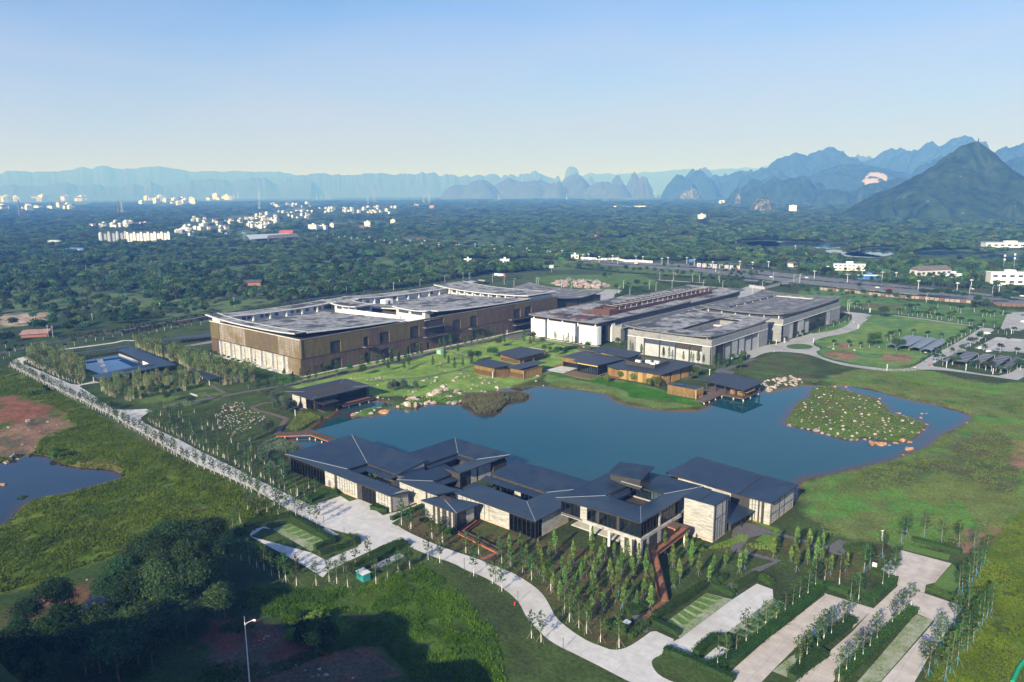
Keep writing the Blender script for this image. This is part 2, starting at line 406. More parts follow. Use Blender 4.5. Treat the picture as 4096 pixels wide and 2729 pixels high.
M['road'] = mk('pale washed concrete road',(.50,.49,.485),(.61,.60,.59),.35,.9,detail=7,geo=True,joint=(5.,.8),c3=(.44,.405,.375),s3=.05,r3=(.52,.72),bump=.06)
M['road2'] = mk('pinkish concrete aisle',(.45,.395,.362),(.57,.52,.485),.3,.9,detail=7,geo=True,joint=(5.,.78),c3=(.38,.325,.29),s3=.07,r3=(.5,.7),bump=.06)
M['paver'] = mk('grass paver',(.10,.17,.035),(.30,.32,.22),1.6,.95,detail=3,geo=True,c3=(.34,.35,.28),s3=.16,r3=(.45,.62))
M['darkpave'] = mk('dark brick paving',(.085,.082,.085),(.15,.145,.15),1.2,.9,geo=True,detail=7)
M['asphalt'] = mk('grey asphalt',(.060,.062,.068),(.085,.087,.092),.4,.9,geo=True)
M['highway'] = mk('worn asphalt highway',(.13,.135,.145),(.18,.185,.195),.2,.9,geo=True)
M['plaza'] = mk('grey concrete apron',(.33,.335,.34),(.42,.42,.42),.15,.9,geo=True,joint=(6.,.82),c3=(.28,.28,.28),s3=.06)
M['dirtroad'] = mk('pale dirt track',(.36,.31,.23),(.46,.41,.33),.3,.95,geo=True)
M['marking'] = mk('white road paint',(.7,.7,.7),(.8,.8,.8),1.,.8)
M['white_metal'] = mk('white painted metal',(.74,.75,.77),(.80,.80,.82),1.,.35,spec=.5)
M['grey_metal'] = mk('galvanised steel',(.32,.34,.36),(.42,.43,.45),1.,.45,metal=.3)
M['lattice'] = mk('steel lattice',(.42,.45,.48),(.5,.52,.55),1.,.6)
M['blue_metal'] = mk('blue painted metal',(.05,.16,.45),(.07,.2,.5),1.,.5)
M['green_box'] = mk('pale green cabinet',(.22,.42,.34),(.3,.5,.42),1.,.6)
M['teal_box'] = mk('teal cabinet',(.02,.22,.22),(.04,.28,.27),1.,.5)
M['rock_pink'] = mk('pinkish limestone',(.16,.13,.13),(.46,.36,.32),.9,.95,detail=8,ramp=(.34,.62),c3=(.33,.17,.09),s3=.5,r3=(.55,.7),bump=.8)
M['rock_pale'] = mk('pale limestone',(.20,.18,.18),(.54,.46,.42),.9,.95,detail=8,ramp=(.32,.6),bump=.8)
M['rock_grey'] = mk('grey limestone',(.12,.115,.125),(.36,.31,.30),.9,.95,detail=8,ramp=(.34,.64),c3=(.30,.15,.08),s3=.4,r3=(.56,.7),bump=.8)
M['rock_orange'] = mk('orange stained rock',(.25,.10,.045),(.50,.31,.18),.9,.95,detail=8,ramp=(.34,.64),bump=.8)
M['bark'] = mk('brown bark',(.07,.055,.042),(.14,.115,.09),3.,.95,stretch=(1,1,.3),bump=.5)
M['palebark'] = mk('pale grey bark',(.22,.20,.17),(.36,.33,.29),3.,.95,stretch=(1,1,.3))
M['whitewash'] = mk('whitewashed bark',(.66,.66,.64),(.78,.78,.76),3.,.9)
M['bluewrap'] = mk('blue tree wrap',(.03,.20,.36),(.05,.28,.46),3.,.8)
M['stake'] = mk('wooden stake',(.20,.16,.12),(.32,.27,.21),3.,.9)
M['culm'] = mk('bamboo culm',(.33,.30,.20),(.55,.50,.36),2.,.7)
M['tile_roof'] = mk('dark tiled roof',(.05,.05,.055),(.09,.09,.095),.3,.85)
M['red_roof'] = mk('red tiled roof',(.30,.06,.05),(.38,.10,.08),.4,.8)
M['blue_roof'] = mk('blue sheet roof',(.06,.16,.38),(.10,.22,.46),.3,.6)
M['shed_roof'] = mk('pale blue sheet roof',(.36,.44,.52),(.46,.53,.60),.3,.6)
M['brownroof'] = mk('grey brown tiled roof',(.11,.09,.085),(.19,.165,.155),.4,.9)
M['orange_wall'] = mk('orange render',(.58,.24,.08),(.66,.3,.11),.3,.8)
M['brick_red'] = mk('red brick',(.24,.10,.07),(.33,.15,.10),2.,.9)
M['chimney'] = mk('dark brick chimney',(.10,.07,.065),(.15,.11,.10),.4,.9)
M['scree'] = mk('tan spoil heap',(.36,.28,.20),(.52,.43,.33),.25,.95,geo=True,bump=.8)
M['window_dim'] = mk('dim window pane',(.045,.055,.075),(.075,.09,.12),.6,.3,spec=.6)
M['solar'] = mk('dark pergola panel',(.035,.038,.05),(.06,.065,.08),.8,.5)
M['pool'] = mk('still blue pool',(.008,.055,.19),(.010,.065,.22),.1,.03,spec=.35)

M['hedge_core'] = mk('dense hedge inside',(.016,.036,.010),(.035,.075,.016),3.,.95)
LF = {}
LF['dark'] = leafmat('dark evergreen leaves',(.016,.040,.018),(.040,.085,.032),(.085,.15,.05))
LF['mid'] = leafmat('mid green leaves',(.022,.050,.016),(.045,.095,.026),(.085,.155,.040))
LF['bright'] = leafmat('fresh green leaves',(.045,.095,.016),(.085,.17,.030),(.14,.24,.05))
LF['young'] = leafmat('young tree leaves',(.022,.052,.018),(.045,.098,.028),(.078,.15,.042))
LF['feather'] = leafmat('feathery fresh leaves',(.065,.125,.030),(.12,.21,.05),(.18,.28,.08))
LF['willow'] = leafmat('yellowish willow leaves',(.085,.125,.025),(.14,.19,.045),(.20,.25,.07))
LF['grey'] = leafmat('grey green leaves',(.06,.09,.06),(.10,.14,.09),(.15,.19,.12))
LF['bamboo'] = leafmat('bamboo leaves',(.075,.125,.034),(.125,.19,.055),(.19,.26,.085))
LF['forest'] = leafmat('forest leaves',(.014,.036,.020),(.048,.098,.040),(.120,.190,.065),trans=.12,hue=.2)
LF['hedge'] = leafmat('hedge leaves',(.018,.045,.010),(.038,.085,.016),(.075,.14,.026))
LF['weed'] = leafmat('weed leaves',(.050,.085,.010),(.105,.155,.014),(.175,.225,.028),hue=0.)
LF['weed_green'] = leafmat('deep green weed leaves',(.026,.068,.008),(.072,.150,.012),(.150,.255,.024),hue=0.)
LF['weed_dark'] = leafmat('dark weed leaves',(.022,.055,.012),(.042,.095,.018),(.07,.13,.025),hue=0.)  # dark tone carries the shade over the lower left undergrowth
LF['meadow'] = leafmat('meadow grass',(.085,.085,.038),(.115,.150,.044),(.12,.21,.050),hue=0.)
LF['reed'] = leafmat('dry reed',(.045,.065,.028),(.155,.14,.09),(.13,.17,.065),hue=0.)
LF['iris'] = leafmat('iris leaves',(.10,.17,.03),(.16,.26,.05),(.22,.30,.10),hue=0.)
LF['lush'] = leafmat('lush groundcover leaves',(.030,.10,.012),(.055,.17,.020),(.09,.23,.035),hue=0.)

# ------------------------------------------------------------------ the ground: zones traced from the photograph and laid on the ground plane
WATER_Z = -0.8
lake = smooth(Q('k 700,640 640,560 780,470 620,385 690,345 860,315 960,240 1000,190')+Q('f 1520,1600 1600,1480 1700,1480 1900,1440 2010,1430 2060,1450')+
    Q('g 120,1480 180,1460 340,1440 420,1430 560,1440 700,1440 800,1420 900,1370 1100,1360 1180,1305 1400,1300 1650,1275 1760,1300 1900,1310 2100,1330 2300,1370 2352,1410')+
    Q('h 220,1380 300,1440 450,1490 620,1520 850,1540 1150,1540 1240,1510 1250,1440 1340,1370 1480,1330 1600,1330 1790,1350 1900,1320')+
    Q('I 130,118 200,97 300,82 400,78 500,85 570,85 650,95 700,105 800,135 900,165 1000,180 1100,200 1200,225 1255,250 1250,275 1225,290 1160,325 1100,350 1060,375 1045,400 1000,425 960,445 880,465 850,490 720,520 590,550 470,580 390,597')+
    Q('D 1840,1096')+[(-96,258),(-110,252),(-134,246),(-136,232),(-118,224),(-150,208),(-152,206),(-186,206),(-192,214),(-205,212),(-226,211),(-232,196),(-234,184),(-262,184),(-264,172)],1)
island = smooth(Q('I 188,300 230,245 250,205 285,170 340,150 345,100 400,80 490,92 540,108 640,135 730,155 770,200 800,245 900,258 960,285 1005,300 965,340 925,385 850,398 720,388 680,370 610,372 600,395 500,372 430,352 330,325'),1)
reedisle = smooth(Q('A2 -20,1210 40,1040 240,1000 560,1010 820,1010 1010,960 1180,1000 1260,1030 1200,1100 960,1110 790,1180 720,1290 560,1370 240,1370 180,1230'),1)
grassbar = smooth(Q('g 600,1340 800,1330 900,1400 880,1450 600,1460 420,1450 330,1500 180,1520 60,1500 -20,1540 -150,1590 -300,1600 -420,1590 -300,1540 -120,1510 80,1480 200,1440 420,1400'),1)
pond = smooth(Q('j -400,640 0,625 95,635 210,580 300,560 400,548 510,580 550,610 700,670 850,690 1180,710 1240,750 1310,775 1270,800 1180,835 900,905 640,970 350,1025 260,1060 190,1130 110,1230 20,1310 -420,1330'),1)
pool2 = smooth(Q('o 680,845 760,770 900,690 960,590 1050,590 1330,620 1250,660 1000,720 870,860'),1)
ponds_far = [smooth(Q(s),1) for s in ('d 0,1000 230,990 420,1000 560,1000 850,1010 800,1050 640,1060 400,1030 200,1040 0,1035','d 880,1095 1000,1050 1250,1050 1300,1075 1150,1130 950,1120',
    'd 1390,1100 1500,1075 1800,1075 1950,1085 1850,1115 1600,1115 1420,1108','d 1900,1125 2050,1100 2354,1105 2354,1145 2000,1140','d 620,1070 760,1060 960,1100 1120,1130 1000,1132 800,1120','c 2000,1000 2200,985 2354,995 2354,1035 2100,1030 2010,1015')]
R_WET = [lake,pond,pool2]+ponds_far

# zone: polygon, base colour, edge blend (m), edge wobble (m), second colour for patches, patch size
def Zn(spec,col,w=3.,wob=4.,col2=None,ps=12.,bump=0.,it=1,thr=0.): return dict(p=smooth(Q(spec),it),c=col,w=w,wob=wob,c2=col2,ps=ps,bump=bump,thr=thr)
RED = (.20,.085,.048); DIRT = (.15,.11,.07); WEED = (.095,.130,.014); WEED2 = (.045,.075,.016); LAWN = (.20,.30,.060); LAWN2 = (.15,.245,.048)
MEAD = (.128,.165,.050); MEAD2 = (.092,.21,.038); MOWN = (.095,.19,.050); MOWN2 = (.15,.23,.055); BARE = (.26,.155,.10)
ZONES = [
 Zn('D -60,830 60,700 480,740 640,880 660,990 560,1180 1000,1400 1400,1700 -300,1700 -300,1000',(.042,.075,.018),8,8,(.030,.055,.016),18),
 Zn('D 60,760 480,730 700,780 1340,630 1900,640 2353,700 2600,760 2600,1000 2353,1700 900,1700 560,1150',(.055,.085,.022),6,6,(.045,.065,.022),16),
 # left waste ground
 Zn('D -150,830 20,835 240,960 300,1000 540,1110 640,1190 560,1240 300,1270 90,1340 -200,1430',WEED,3,3,(.075,.125,.018),9,.7),
 Zn('e 0,1260 130,1255 320,1300 420,1340 600,1390 740,1490 600,1560 300,1600 0,1640 -300,1600 -300,1300',RED,2,5,(.06,.10,.02),7,.5,thr=.15),
 Zn('j 0,330 250,230 560,160 760,230 830,280 600,340 420,420 380,540 200,590 0,600 -300,600 -300,330',(.22,.135,.085),2,4,(.10,.09,.05),6,.4,thr=.1),
 Zn('j 700,570 900,560 1200,600 1350,690 1240,740 1000,700 800,660',(.19,.15,.075),2,2,(.1,.12,.03),5),
 Zn('j 1520,1420 1700,1300 2050,1130 2330,1060 2340,1080 2000,1190 1750,1330 1600,1440',(.17,.085,.055),1,2,(.06,.10,.02),5),
 Zn('o 0,840 300,700 600,700 760,560 1000,460 1400,470 1350,560 1000,580 700,830 560,900 300,1060 0,1060',(.17,.085,.055),2,3,(.07,.075,.03),6,.3),
 Zn('p 0,900 300,900 440,900 900,920 1120,1200 1700,1190 1900,1210 2180,1568 0,1700',(.15,.065,.042),2,4,(.09,.075,.05),7,.5),
 Zn('p 520,580 1100,600 1700,560 2300,300 2700,600 3100,1000 3300,1568 2250,1568 1900,1200 1500,1180 800,930 500,800',(.06,.105,.012),2,3,(.05,.085,.013),9,1.5),
 Zn('p 1400,750 1800,800 2050,900 1800,950 1600,1050 1450,960',(.075,.068,.030),2,3,(.05,.09,.015),6),
 # band along the lane and the grove in front of the lakeside halls
 Zn('j 1040,200 1300,180 1900,560 2352,860 k 300,1000 700,1230 500,1300 120,1180 j 1950,780 1500,480',(.080,.078,.030),3,3,(.055,.10,.018),6),
 Zn('k 1730,1300 2080,1120 2352,1330 l 860,1010 1500,1200 1900,1280 2352,1400 s 560,860 480,1060 300,1200 100,1225 r 1980,1140 1720,960 1500,650 1260,450 1000,340 600,200 200,40',(.090,.075,.034),2,2,(.062,.085,.022),5),
 Zn('s 0,200 500,200 700,700 560,900 300,1000 0,900',(.075,.070,.028),3,2,(.055,.08,.02),5),
 Zn('s 700,400 1300,180 1900,260 2352,200 t 0,420 450,520 700,420 1000,180 700,100 s 2352,150 1900,30 1400,60 1000,200',(.085,.078,.030),3,3,(.062,.09,.02),7),
 # meadow round the lake's right end
 Zn('D 1700,850 1770,870 1870,875 1960,850 2100,840 2240,880 2353,880 2800,900 2800,1500 2353,1420 2250,1250 2060,1250 1900,1230 1830,1140 1840,1100 2050,1040 2230,970 2150,920 1930,880',MEAD,4,5,MEAD2,10,.25),
 Zn('D 1960,870 2120,880 2353,920 2353,960 2250,960 2140,915 2000,890',(.065,.125,.026),5,5,MEAD,9,.2),
 Zn('n 300,900 700,750 1300,560 1700,560 1600,800 1000,900 500,960',(.085,.125,.034),6,5,(.075,.095,.03),8),
 Zn('n 1500,430 2100,300 2352,500 2352,1000 1900,900 1450,750',(.085,.080,.042),6,6,(.075,.11,.03),7),
 Zn('t 1500,150 1720,0 1900,-120 2200,-60 2250,60 2000,160 1800,240',BARE,3,4,(.12,.11,.05),5,.2),
 Zn('n 2230,430 2352,420 2400,720 2250,720',BARE,2,3,(.12,.11,.05),4),
 Zn('t 1750,700 1990,100 2352,-300 2700,-300 2700,1700 1250,1700 1500,1200',(.085,.14,.016),3,3,(.07,.10,.018),8,.5),
 # lawns round the museum
 Zn('f 1000,1330 1230,1200 2352,960 g 700,850 1100,780 1300,770 1500,760 2100,900 1850,1060 1640,1180 1300,1300 1000,1360 560,1400 0,1400 f 1950,1400',LAWN,3,2,LAWN2,10),
 Zn('g 1640,1150 1850,1170 2100,1210 2352,1290 h 200,1200 800,1330 1200,1500 800,1530 400,1450 200,1350 g 2300,1360 1900,1300 1650,1270',(.15,.21,.060),1.5,1,(.12,.20,.05),6),
 Zn('g 1700,1170 1850,1140 2352,1240 h 280,1240 700,1330 1200,1450 1180,1500 900,1470 450,1420 400,1350 230,1300',(.040,.105,.014),1.5,1.5,(.055,.14,.02),4),
 Zn('f 620,1010 1000,1150 1200,1210 1000,1300 800,1260 500,1180 400,1020',(.055,.125,.024),3,3,(.04,.08,.02),8),
 Zn('e 1250,1300 2352,1050 2352,1320 1700,1380',(.10,.15,.03),3,3,(.06,.09,.025),7),
 # right-hand lawns
 Zn('i 100,890 480,740 700,680 1000,680 1900,800 1700,930 1330,1100 1200,1200 950,1240 600,1200 300,1130 170,1060 240,1020 160,970',MOWN,2,2,MOWN2,16),
 Zn('i 250,1060 500,1050 620,1090 640,1140 500,1160 320,1120',BARE,2,3,(.10,.12,.04),4,thr=.2),Zn('i 830,1120 950,1080 1200,1110 1180,1170 900,1180',BARE,2,3,(.10,.12,.04),4,thr=.2),
 Zn('i 380,990 500,970 620,1010 450,1040',BARE,2,3,(.10,.12,.04),4,thr=.2),
 Zn('i 0,390 430,430 1000,500 1300,560 2040,610 2352,640 2170,700 2090,820 1920,800 1000,670 600,600 0,560',(.075,.145,.036),2,2,MOWN,14),
 Zn('h 0,130 450,120 700,170 720,240 400,260 200,290 0,280 g 2100,290 1700,240 1500,180 1700,130',(.10,.165,.042),3,2,(.085,.15,.04),10),
 Zn('i 500,560 1100,590 1050,610 700,600',(.24,.11,.06),2,2,(.1,.08,.05),4),
 Zn('h 1560,1150 1700,1020 2000,930 2352,960 2352,1250 2200,1270 1800,1240',(.082,.085,.036),4,3,(.06,.10,.028),6),
 # far fields
 Zn('e 640,660 900,600 1380,540 1400,560 1000,640 700,690',RED,1.5,2,(.10,.10,.04),5),Zn('e 800,620 1400,520 2200,430 2200,445 1500,550',(.12,.13,.05),2,3,(.16,.10,.06),7),
 Zn('f 0,120 300,80 800,50 1000,80 900,140 500,140 200,170',(.12,.17,.06),8,10,(.07,.11,.04),20),Zn('b 830,1150 1160,1130 1180,1160 950,1185',(.06,.15,.05),5,4,(.08,.15,.05),9),
 Zn('b 1110,1195 1300,1180 1420,1200 1350,1250 1150,1230',(.06,.14,.045),5,4,(.09,.16,.05),9),Zn('b 1260,990 1480,970 2100,940 2350,1010 2000,1040 1600,1030',(.085,.15,.06),12,10,(.06,.11,.04),25),
 Zn('b 1220,968 1500,968 1480,985 1250,985',(.2,.14,.10),5,4),Zn('c 830,985 1160,955 1130,990 900,1010',(.055,.135,.055),6,4,(.08,.14,.05),10),Zn('c 650,960 830,955 900,980 700,985',(.10,.14,.06),6,4),
 Zn('c 600,635 1000,615 1420,605 1400,640 900,650',(.15,.19,.09),30,20,(.10,.15,.07),60),Zn('a 1650,1240 2354,1170 2354,1260 2000,1290',(.10,.15,.06),8,8,(.07,.11,.04),20),
 Zn('b 190,740 420,712 520,715 420,755',(.13,.17,.08),25,10),Zn('b 0,745 200,738 150,760',(.12,.16,.08),25,10),Zn('c 920,800 1000,790 1010,810 940,815',(.07,.15,.06),10,5),
 Zn('a 450,680 800,670 750,690 500,695',(.12,.16,.08),30,10),Zn('c 1750,1180 1990,1160 2100,1190 1950,1210',(.08,.13,.05),6,5),Zn('e -20,415 250,400 550,390 560,470 300,530 0,545',(.40,.32,.24),3,3,(.32,.25,.18),8,1.5),
]
g2 = np.array([-math.sin(YAW),math.cos(YAW)]); r2 = np.array([math.cos(YAW),math.sin(YAW)])
rows = [55.]
while rows[-1] < 45000: rows.append(rows[-1]*(1.0052 if rows[-1] < 900 else 1.0075 if rows[-1] < 2200 else 1.03))
rows = np.array(rows); NC = 720
tt = np.linspace(-1,1,NC)
DD,TT = np.meshgrid(rows,tt,indexing='ij'); HWd = .92*DD+110
GX = g2[0]*DD+r2[0]*TT*HWd; GY = g2[1]*DD+r2[1]*TT*HWd
wetsd = np.full(GX.shape,-1e3)
for w_ in R_WET: wetsd = np.maximum(wetsd,sd_box(w_,GX,GY,12.))
isl = np.maximum(np.maximum(sd_box(island,GX,GY,12.),sd_box(reedisle,GX,GY,12.)),sd_box(grassbar,GX,GY,12.))
GC = np.empty(GX.shape+(3,)); k_ = (fbm(GX,GY,40.,3)*.5+.5)[...,None]
GC[:] = np.array((.040,.068,.026))*(1-k_)+np.array((.075,.105,.042))*k_
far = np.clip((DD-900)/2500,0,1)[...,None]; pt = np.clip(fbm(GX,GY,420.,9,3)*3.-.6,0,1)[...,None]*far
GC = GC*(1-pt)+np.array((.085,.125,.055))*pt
clr = (np.clip((-.12-fbm(GX,GY,160.,14,3))/.12,0,1)*(DD > 480))[...,None]; GC = GC*(1-clr)+np.array((.105,.155,.06))*clr
GZ = np.zeros(GX.shape)
wob1 = fbm(GX,GY,9.,21,3)+.6*fbm(GX,GY,2.5,22,2)
for n_,z in enumerate(ZONES):
    sd_ = sd_box(z['p'],GX,GY,25.); mk_ = sd_ > -20
    a = np.clip((sd_[mk_]+wob1[mk_]*z['wob']+z['w']*.5)/z['w'],0,1); c = np.array(z['c'])[None,:]*np.ones((a.size,1))
    if z['c2'] is not None:
        pch = np.clip((fbm(GX[mk_],GY[mk_],z['ps'],31+n_,4)-z['thr'])*3.2+.5,0,1)[:,None]; c = c*(1-pch)+np.array(z['c2'])*pch
    GC[mk_] = GC[mk_]*(1-a[:,None])+c*a[:,None]
    if z['bump']:
        inn = np.clip((sd_[mk_]-1.)/5.,0,1); GZ[mk_] += z['bump']*inn*(fbm(GX[mk_],GY[mk_],11.,51+n_,4)*.9+.35)
bank = np.clip((wetsd+4.)/4.,0,1); deep = np.clip(wetsd/5.,0,1)
lz = -.8*bank-2.*deep; mixz = np.clip((wetsd+4.)/2.,0,1)
GZ = GZ*(1-mixz)+lz*mixz
up = np.clip(isl/5.,0,1); on_i = isl > -4
GZ[on_i] = np.maximum(GZ[on_i],(-.8-1.6*np.clip(-isl/4.,0,1)+1.5*up+.5*up*fbm(GX,GY,8.,77,3))[on_i])
shore = np.clip(1-np.abs(wetsd+.2)/1.6,0,1)[...,None]*(DD < 900)[...,None]*(isl < -3)[...,None]*.75; GC = GC*(1-shore)+np.array((.20,.095,.04))*shore
ii = (np.clip((isl+.3)/1.,0,1))[...,None]; kk = np.clip(fbm(GX,GY,6.,81,3)*2+.5,0,1)[...,None]
GC = GC*(1-ii)+(np.array((.075,.105,.030))*(1-kk)+np.array((.060,.13,.022))*kk)*ii
def gz_at(x,y):
    d = x*g2[0]+y*g2[1]; t = (x*r2[0]+y*r2[1])/(.92*d+110)
    i = int(np.clip(np.searchsorted(rows,d),0,len(rows)-1)); j = int(np.clip(round((t+1)/2*(NC-1)),0,NC-1)); return float(GZ[i,j])
def gz_arr(x,y):
    d = x*g2[0]+y*g2[1]; t = (x*r2[0]+y*r2[1])/(.92*d+110)
    return GZ[np.clip(np.searchsorted(rows,d),0,len(rows)-1),np.clip(np.round((t+1)/2*(NC-1)).astype(int),0,NC-1)]
def wet_at(x,y):
    d = x*g2[0]+y*g2[1]; t = (x*r2[0]+y*r2[1])/(.92*d+110)
    i = np.clip(np.searchsorted(rows,d),0,len(rows)-1); j = np.clip(np.round((t+1)/2*(NC-1)).astype(int),0,NC-1); return np.where(isl[i,j] > 0,-5,wetsd[i,j])

mt,t_,b_,N,L = _nodes('ground cover'); b_.inputs['Roughness'].default_value = 1.; b_.inputs['Specular IOR Level'].default_value = .1
at = N('ShaderNodeAttribute'); at.attribute_name = 'gc'; ge = N('ShaderNodeNewGeometry')
na = N('ShaderNodeTexNoise'); na.inputs['Scale'].default_value = .9; na.inputs['Detail'].default_value = 8.; na.inputs['Roughness'].default_value = .7; L(ge.outputs['Position'],na.inputs['Vector'])
mr = N('ShaderNodeMapRange'); mr.inputs[1].default_value = .3; mr.inputs[2].default_value = .7; mr.inputs[3].default_value = .45; mr.inputs[4].default_value = 1.5; L(na.outputs['Fac'],mr.inputs[0])
nb = N('ShaderNodeTexNoise'); nb.inputs['Scale'].default_value = .12; nb.inputs['Detail'].default_value = 5.; L(ge.outputs['Position'],nb.inputs['Vector'])
mr2 = N('ShaderNodeMapRange'); mr2.inputs[1].default_value = .3; mr2.inputs[2].default_value = .7; mr2.inputs[3].default_value = .75; mr2.inputs[4].default_value = 1.25; L(nb.outputs['Fac'],mr2.inputs[0])
mm = N('ShaderNodeMath'); mm.operation = 'MULTIPLY'; L(mr.outputs[0],mm.inputs[0]); L(mr2.outputs[0],mm.inputs[1])
vm = N('ShaderNodeVectorMath'); vm.operation = 'SCALE'; L(at.outputs['Color'],vm.inputs[0]); L(mm.outputs[0],vm.inputs['Scale']); L(vm.outputs[0],b_.inputs['Base Color'])
bp = N('ShaderNodeBump'); bp.inputs['Strength'].default_value = .7; bp.inputs['Distance'].default_value = .25; L(na.outputs['Fac'],bp.inputs['Height']); L(bp.outputs[0],b_.inputs['Normal'])
M['ground'] = mt
nr = len(rows); idx = np.arange(nr*NC).reshape(nr,NC)
quads = np.stack([idx[:-1,:-1],idx[:-1,1:],idx[1:,1:],idx[1:,:-1]],-1).reshape(-1,4)
me = npmesh('ground',np.stack([GX,GY,GZ],-1).reshape(-1,3),quads,M['ground'],dict(gc=('POINT','FLOAT_COLOR',np.concatenate([GC,np.ones(GX.shape+(1,))],-1).reshape(-1,4))),smooth=True)
tag(link('ground',me),kind='structure')

# ------------------------------------------------------------------ water
def watermat(name,deep,shallow,rough=.02,wave=.012):
    mt,t,b,N,L = _nodes(name); b.inputs['Roughness'].default_value = rough; b.inputs['IOR'].default_value = 1.33; b.inputs['Specular IOR Level'].default_value = .5
    at = N('ShaderNodeAttribute'); at.attribute_name = 'sh'; mx = N('ShaderNodeMix'); mx.data_type = 'RGBA'; L(at.outputs['Fac'],mx.inputs[0]); mx.inputs[6].default_value = rgb(shallow); mx.inputs[7].default_value = rgb(deep); L(mx.outputs[2],b.inputs['Base Color'])
    ge = N('ShaderNodeNewGeometry'); n = N('ShaderNodeTexNoise'); n.inputs['Scale'].default_value = .7; n.inputs['Detail'].default_value = 3.; L(ge.outputs['Position'],n.inputs['Vector'])
    bp = N('ShaderNodeBump'); bp.inputs['Strength'].default_value = wave; bp.inputs['Distance'].default_value = .1; L(n.outputs['Fac'],bp.inputs['Height']); L(bp.outputs[0],b.inputs['Normal']); return mt
M['lake'] = watermat('green blue lake water',(.010,.064,.078),(.085,.036,.014))
M['pondw'] = watermat('dark pond water',(.012,.030,.055),(.05,.03,.02)); M['farw'] = watermat('far pond water',(.03,.07,.12),(.05,.06,.06))
def water(name,poly,mat,cell,deepd):
    a = np.asarray(poly); xs = np.arange(a[:,0].min()-4,a[:,0].max()+4+cell,cell); ys = np.arange(a[:,1].min()-4,a[:,1].max()+4+cell,cell)
    X,Y = np.meshgrid(xs,ys,indexing='ij'); s = sdist(poly,X,Y); ix = np.arange(X.size).reshape(X.shape)
    if name == 'lake':
        for q in (island,reedisle,grassbar): s = np.minimum(s,np.where(sdist(q,X,Y) > -6,np.maximum(-sdist(q,X,Y),0),99))
    sm = (sdist(poly,X,Y) > -3.); cm = sm[:-1,:-1] | sm[1:,:-1] | sm[:-1,1:] | sm[1:,1:]
    Fq = np.stack([ix[:-1,:-1],ix[1:,:-1],ix[1:,1:],ix[:-1,1:]],-1)[cm]
    used = np.unique(Fq); remap = np.zeros(X.size,int); remap[used] = np.arange(len(used))
    V = np.stack([X.ravel(),Y.ravel(),np.full(X.size,WATER_Z)],-1)[used]; sh = np.clip(s.ravel()[used]/deepd,0,1)
    tag(link(name,npmesh(name,V,remap[Fq],mat,dict(sh=('POINT','FLOAT',sh)))),kind='structure')
water('lake',lake,M['lake'],2.,5.); water('pond',pond,M['pondw'],2.,4.); water('puddle_pond',pool2,M['pondw'],1.5,2.)
for w_ in ponds_far: water('fish_pond',w_,M['farw'],12.,20.)
# ------------------------------------------------------------------ roads and paved sheets
_layer = [0]
def sheet(name,polys,mat,kerb=None,it=0,z=None,subdiv=True):
    mb = MB(); _layer[0] += 1
    z0 = .03+.006*_layer[0] if z is None else z
    for q,p in enumerate(polys):
        p = smooth(p,it) if it else np.asarray(p); zz = z0+.004*q
        tris = tessellate_polygon([[Vector((a,b,0)) for a,b in p]]); b0 = len(mb.v); mb.v += [(a,b,zz) for a,b in p]
        for t in tris:
            a,b,c = [p[k] for k in t]; cr = (b[0]-a[0])*(c[1]-a[1])-(b[1]-a[1])*(c[0]-a[0])
            mb.f.append(tuple(b0+k for k in (t if cr > 0 else t[::-1]))); mb.m.append(0)
    return tag(mb.build(name,mat,local=True),kind='structure')

lane = Q('e 385,825 170,875 100,920 120,955 420,1105 760,1275 870,1318 j 1000,85 1180,170 1400,300 1560,390 1800,530 2050,670 2352,795 k 300,935 560,1090 900,1268 1045,1335 1090,1300 900,1105 600,960 330,830 0,660 j 2100,540 1900,430 1600,290 1480,220 1475,185 1530,145 1590,122 1540,95 1300,105 1210,95 e 1180,1400 1040,1300 830,1165 860,1150 1050,1125 990,1108 820,1150 740,1140 380,985 250,930 240,905 390,840')
sheet('lane',[lane],M['road'])
plaza = Q('k 895,1108 1210,1005 1300,1062 1400,1035 1480,1050 1600,1110 1530,1125 1650,1207 1840,1160 2065,1062 2065,1105 1740,1290 r 60,-10 320,110 l 0,1100 r 0,110 -40,60 p 2060,78 1900,140 1700,235 1640,150 1690,120 k 1400,1430 1045,1335 1020,1310')
sheet('entrance_plaza',[plaza],M['road'])
frontroad = smooth(Q('r -60,-90 60,-10 320,110 560,200 830,285 930,335 1080,380 1260,470 1420,580 1510,670 1570,780 1620,880 1700,960 1830,1060 1980,1150 2180,1222 s 100,1228 200,1232 300,1200 440,1110 555,1022 680,1080 800,1132 660,1220 640,1285 560,1320 535,1360 560,1430 620,1500 760,1568 1000,1640 500,1640 310,1568 160,1490 0,1405 r 2000,1360 1800,1260 1650,1190 1530,1110 1430,1010 1350,930 1300,850 1260,760 1200,690 1110,610 1000,540 870,465 690,400 560,325 350,260 180,190 0,112'),1)
sheet('front_road',[frontroad],M['road'])
sheet('parking_drive',[Q('s 795,1130 835,1112 1380,707 1640,540 1805,600 1812,690 1340,1040 985,1280 985,1345 665,1232 640,1287 600,1240')],M['road'])
sheet('parking_drive',[Q('p 525,45 660,-40 k 480,1350 410,1322 260,1368 p 525,45 1160,215 1240,255 1310,293 1560,190 1640,150 1700,235 1350,400 1285,475 1120,372 940,270')],M['road'])
sheet('parking_drive',[Q('s 1330,1490 1750,1120 2100,850 2352,655 t 265,640 780,800 560,1010 575,930 480,880 400,925 0,1175 s 1800,1452 1690,1568 1500,1640 1380,1560')],M['road2'])
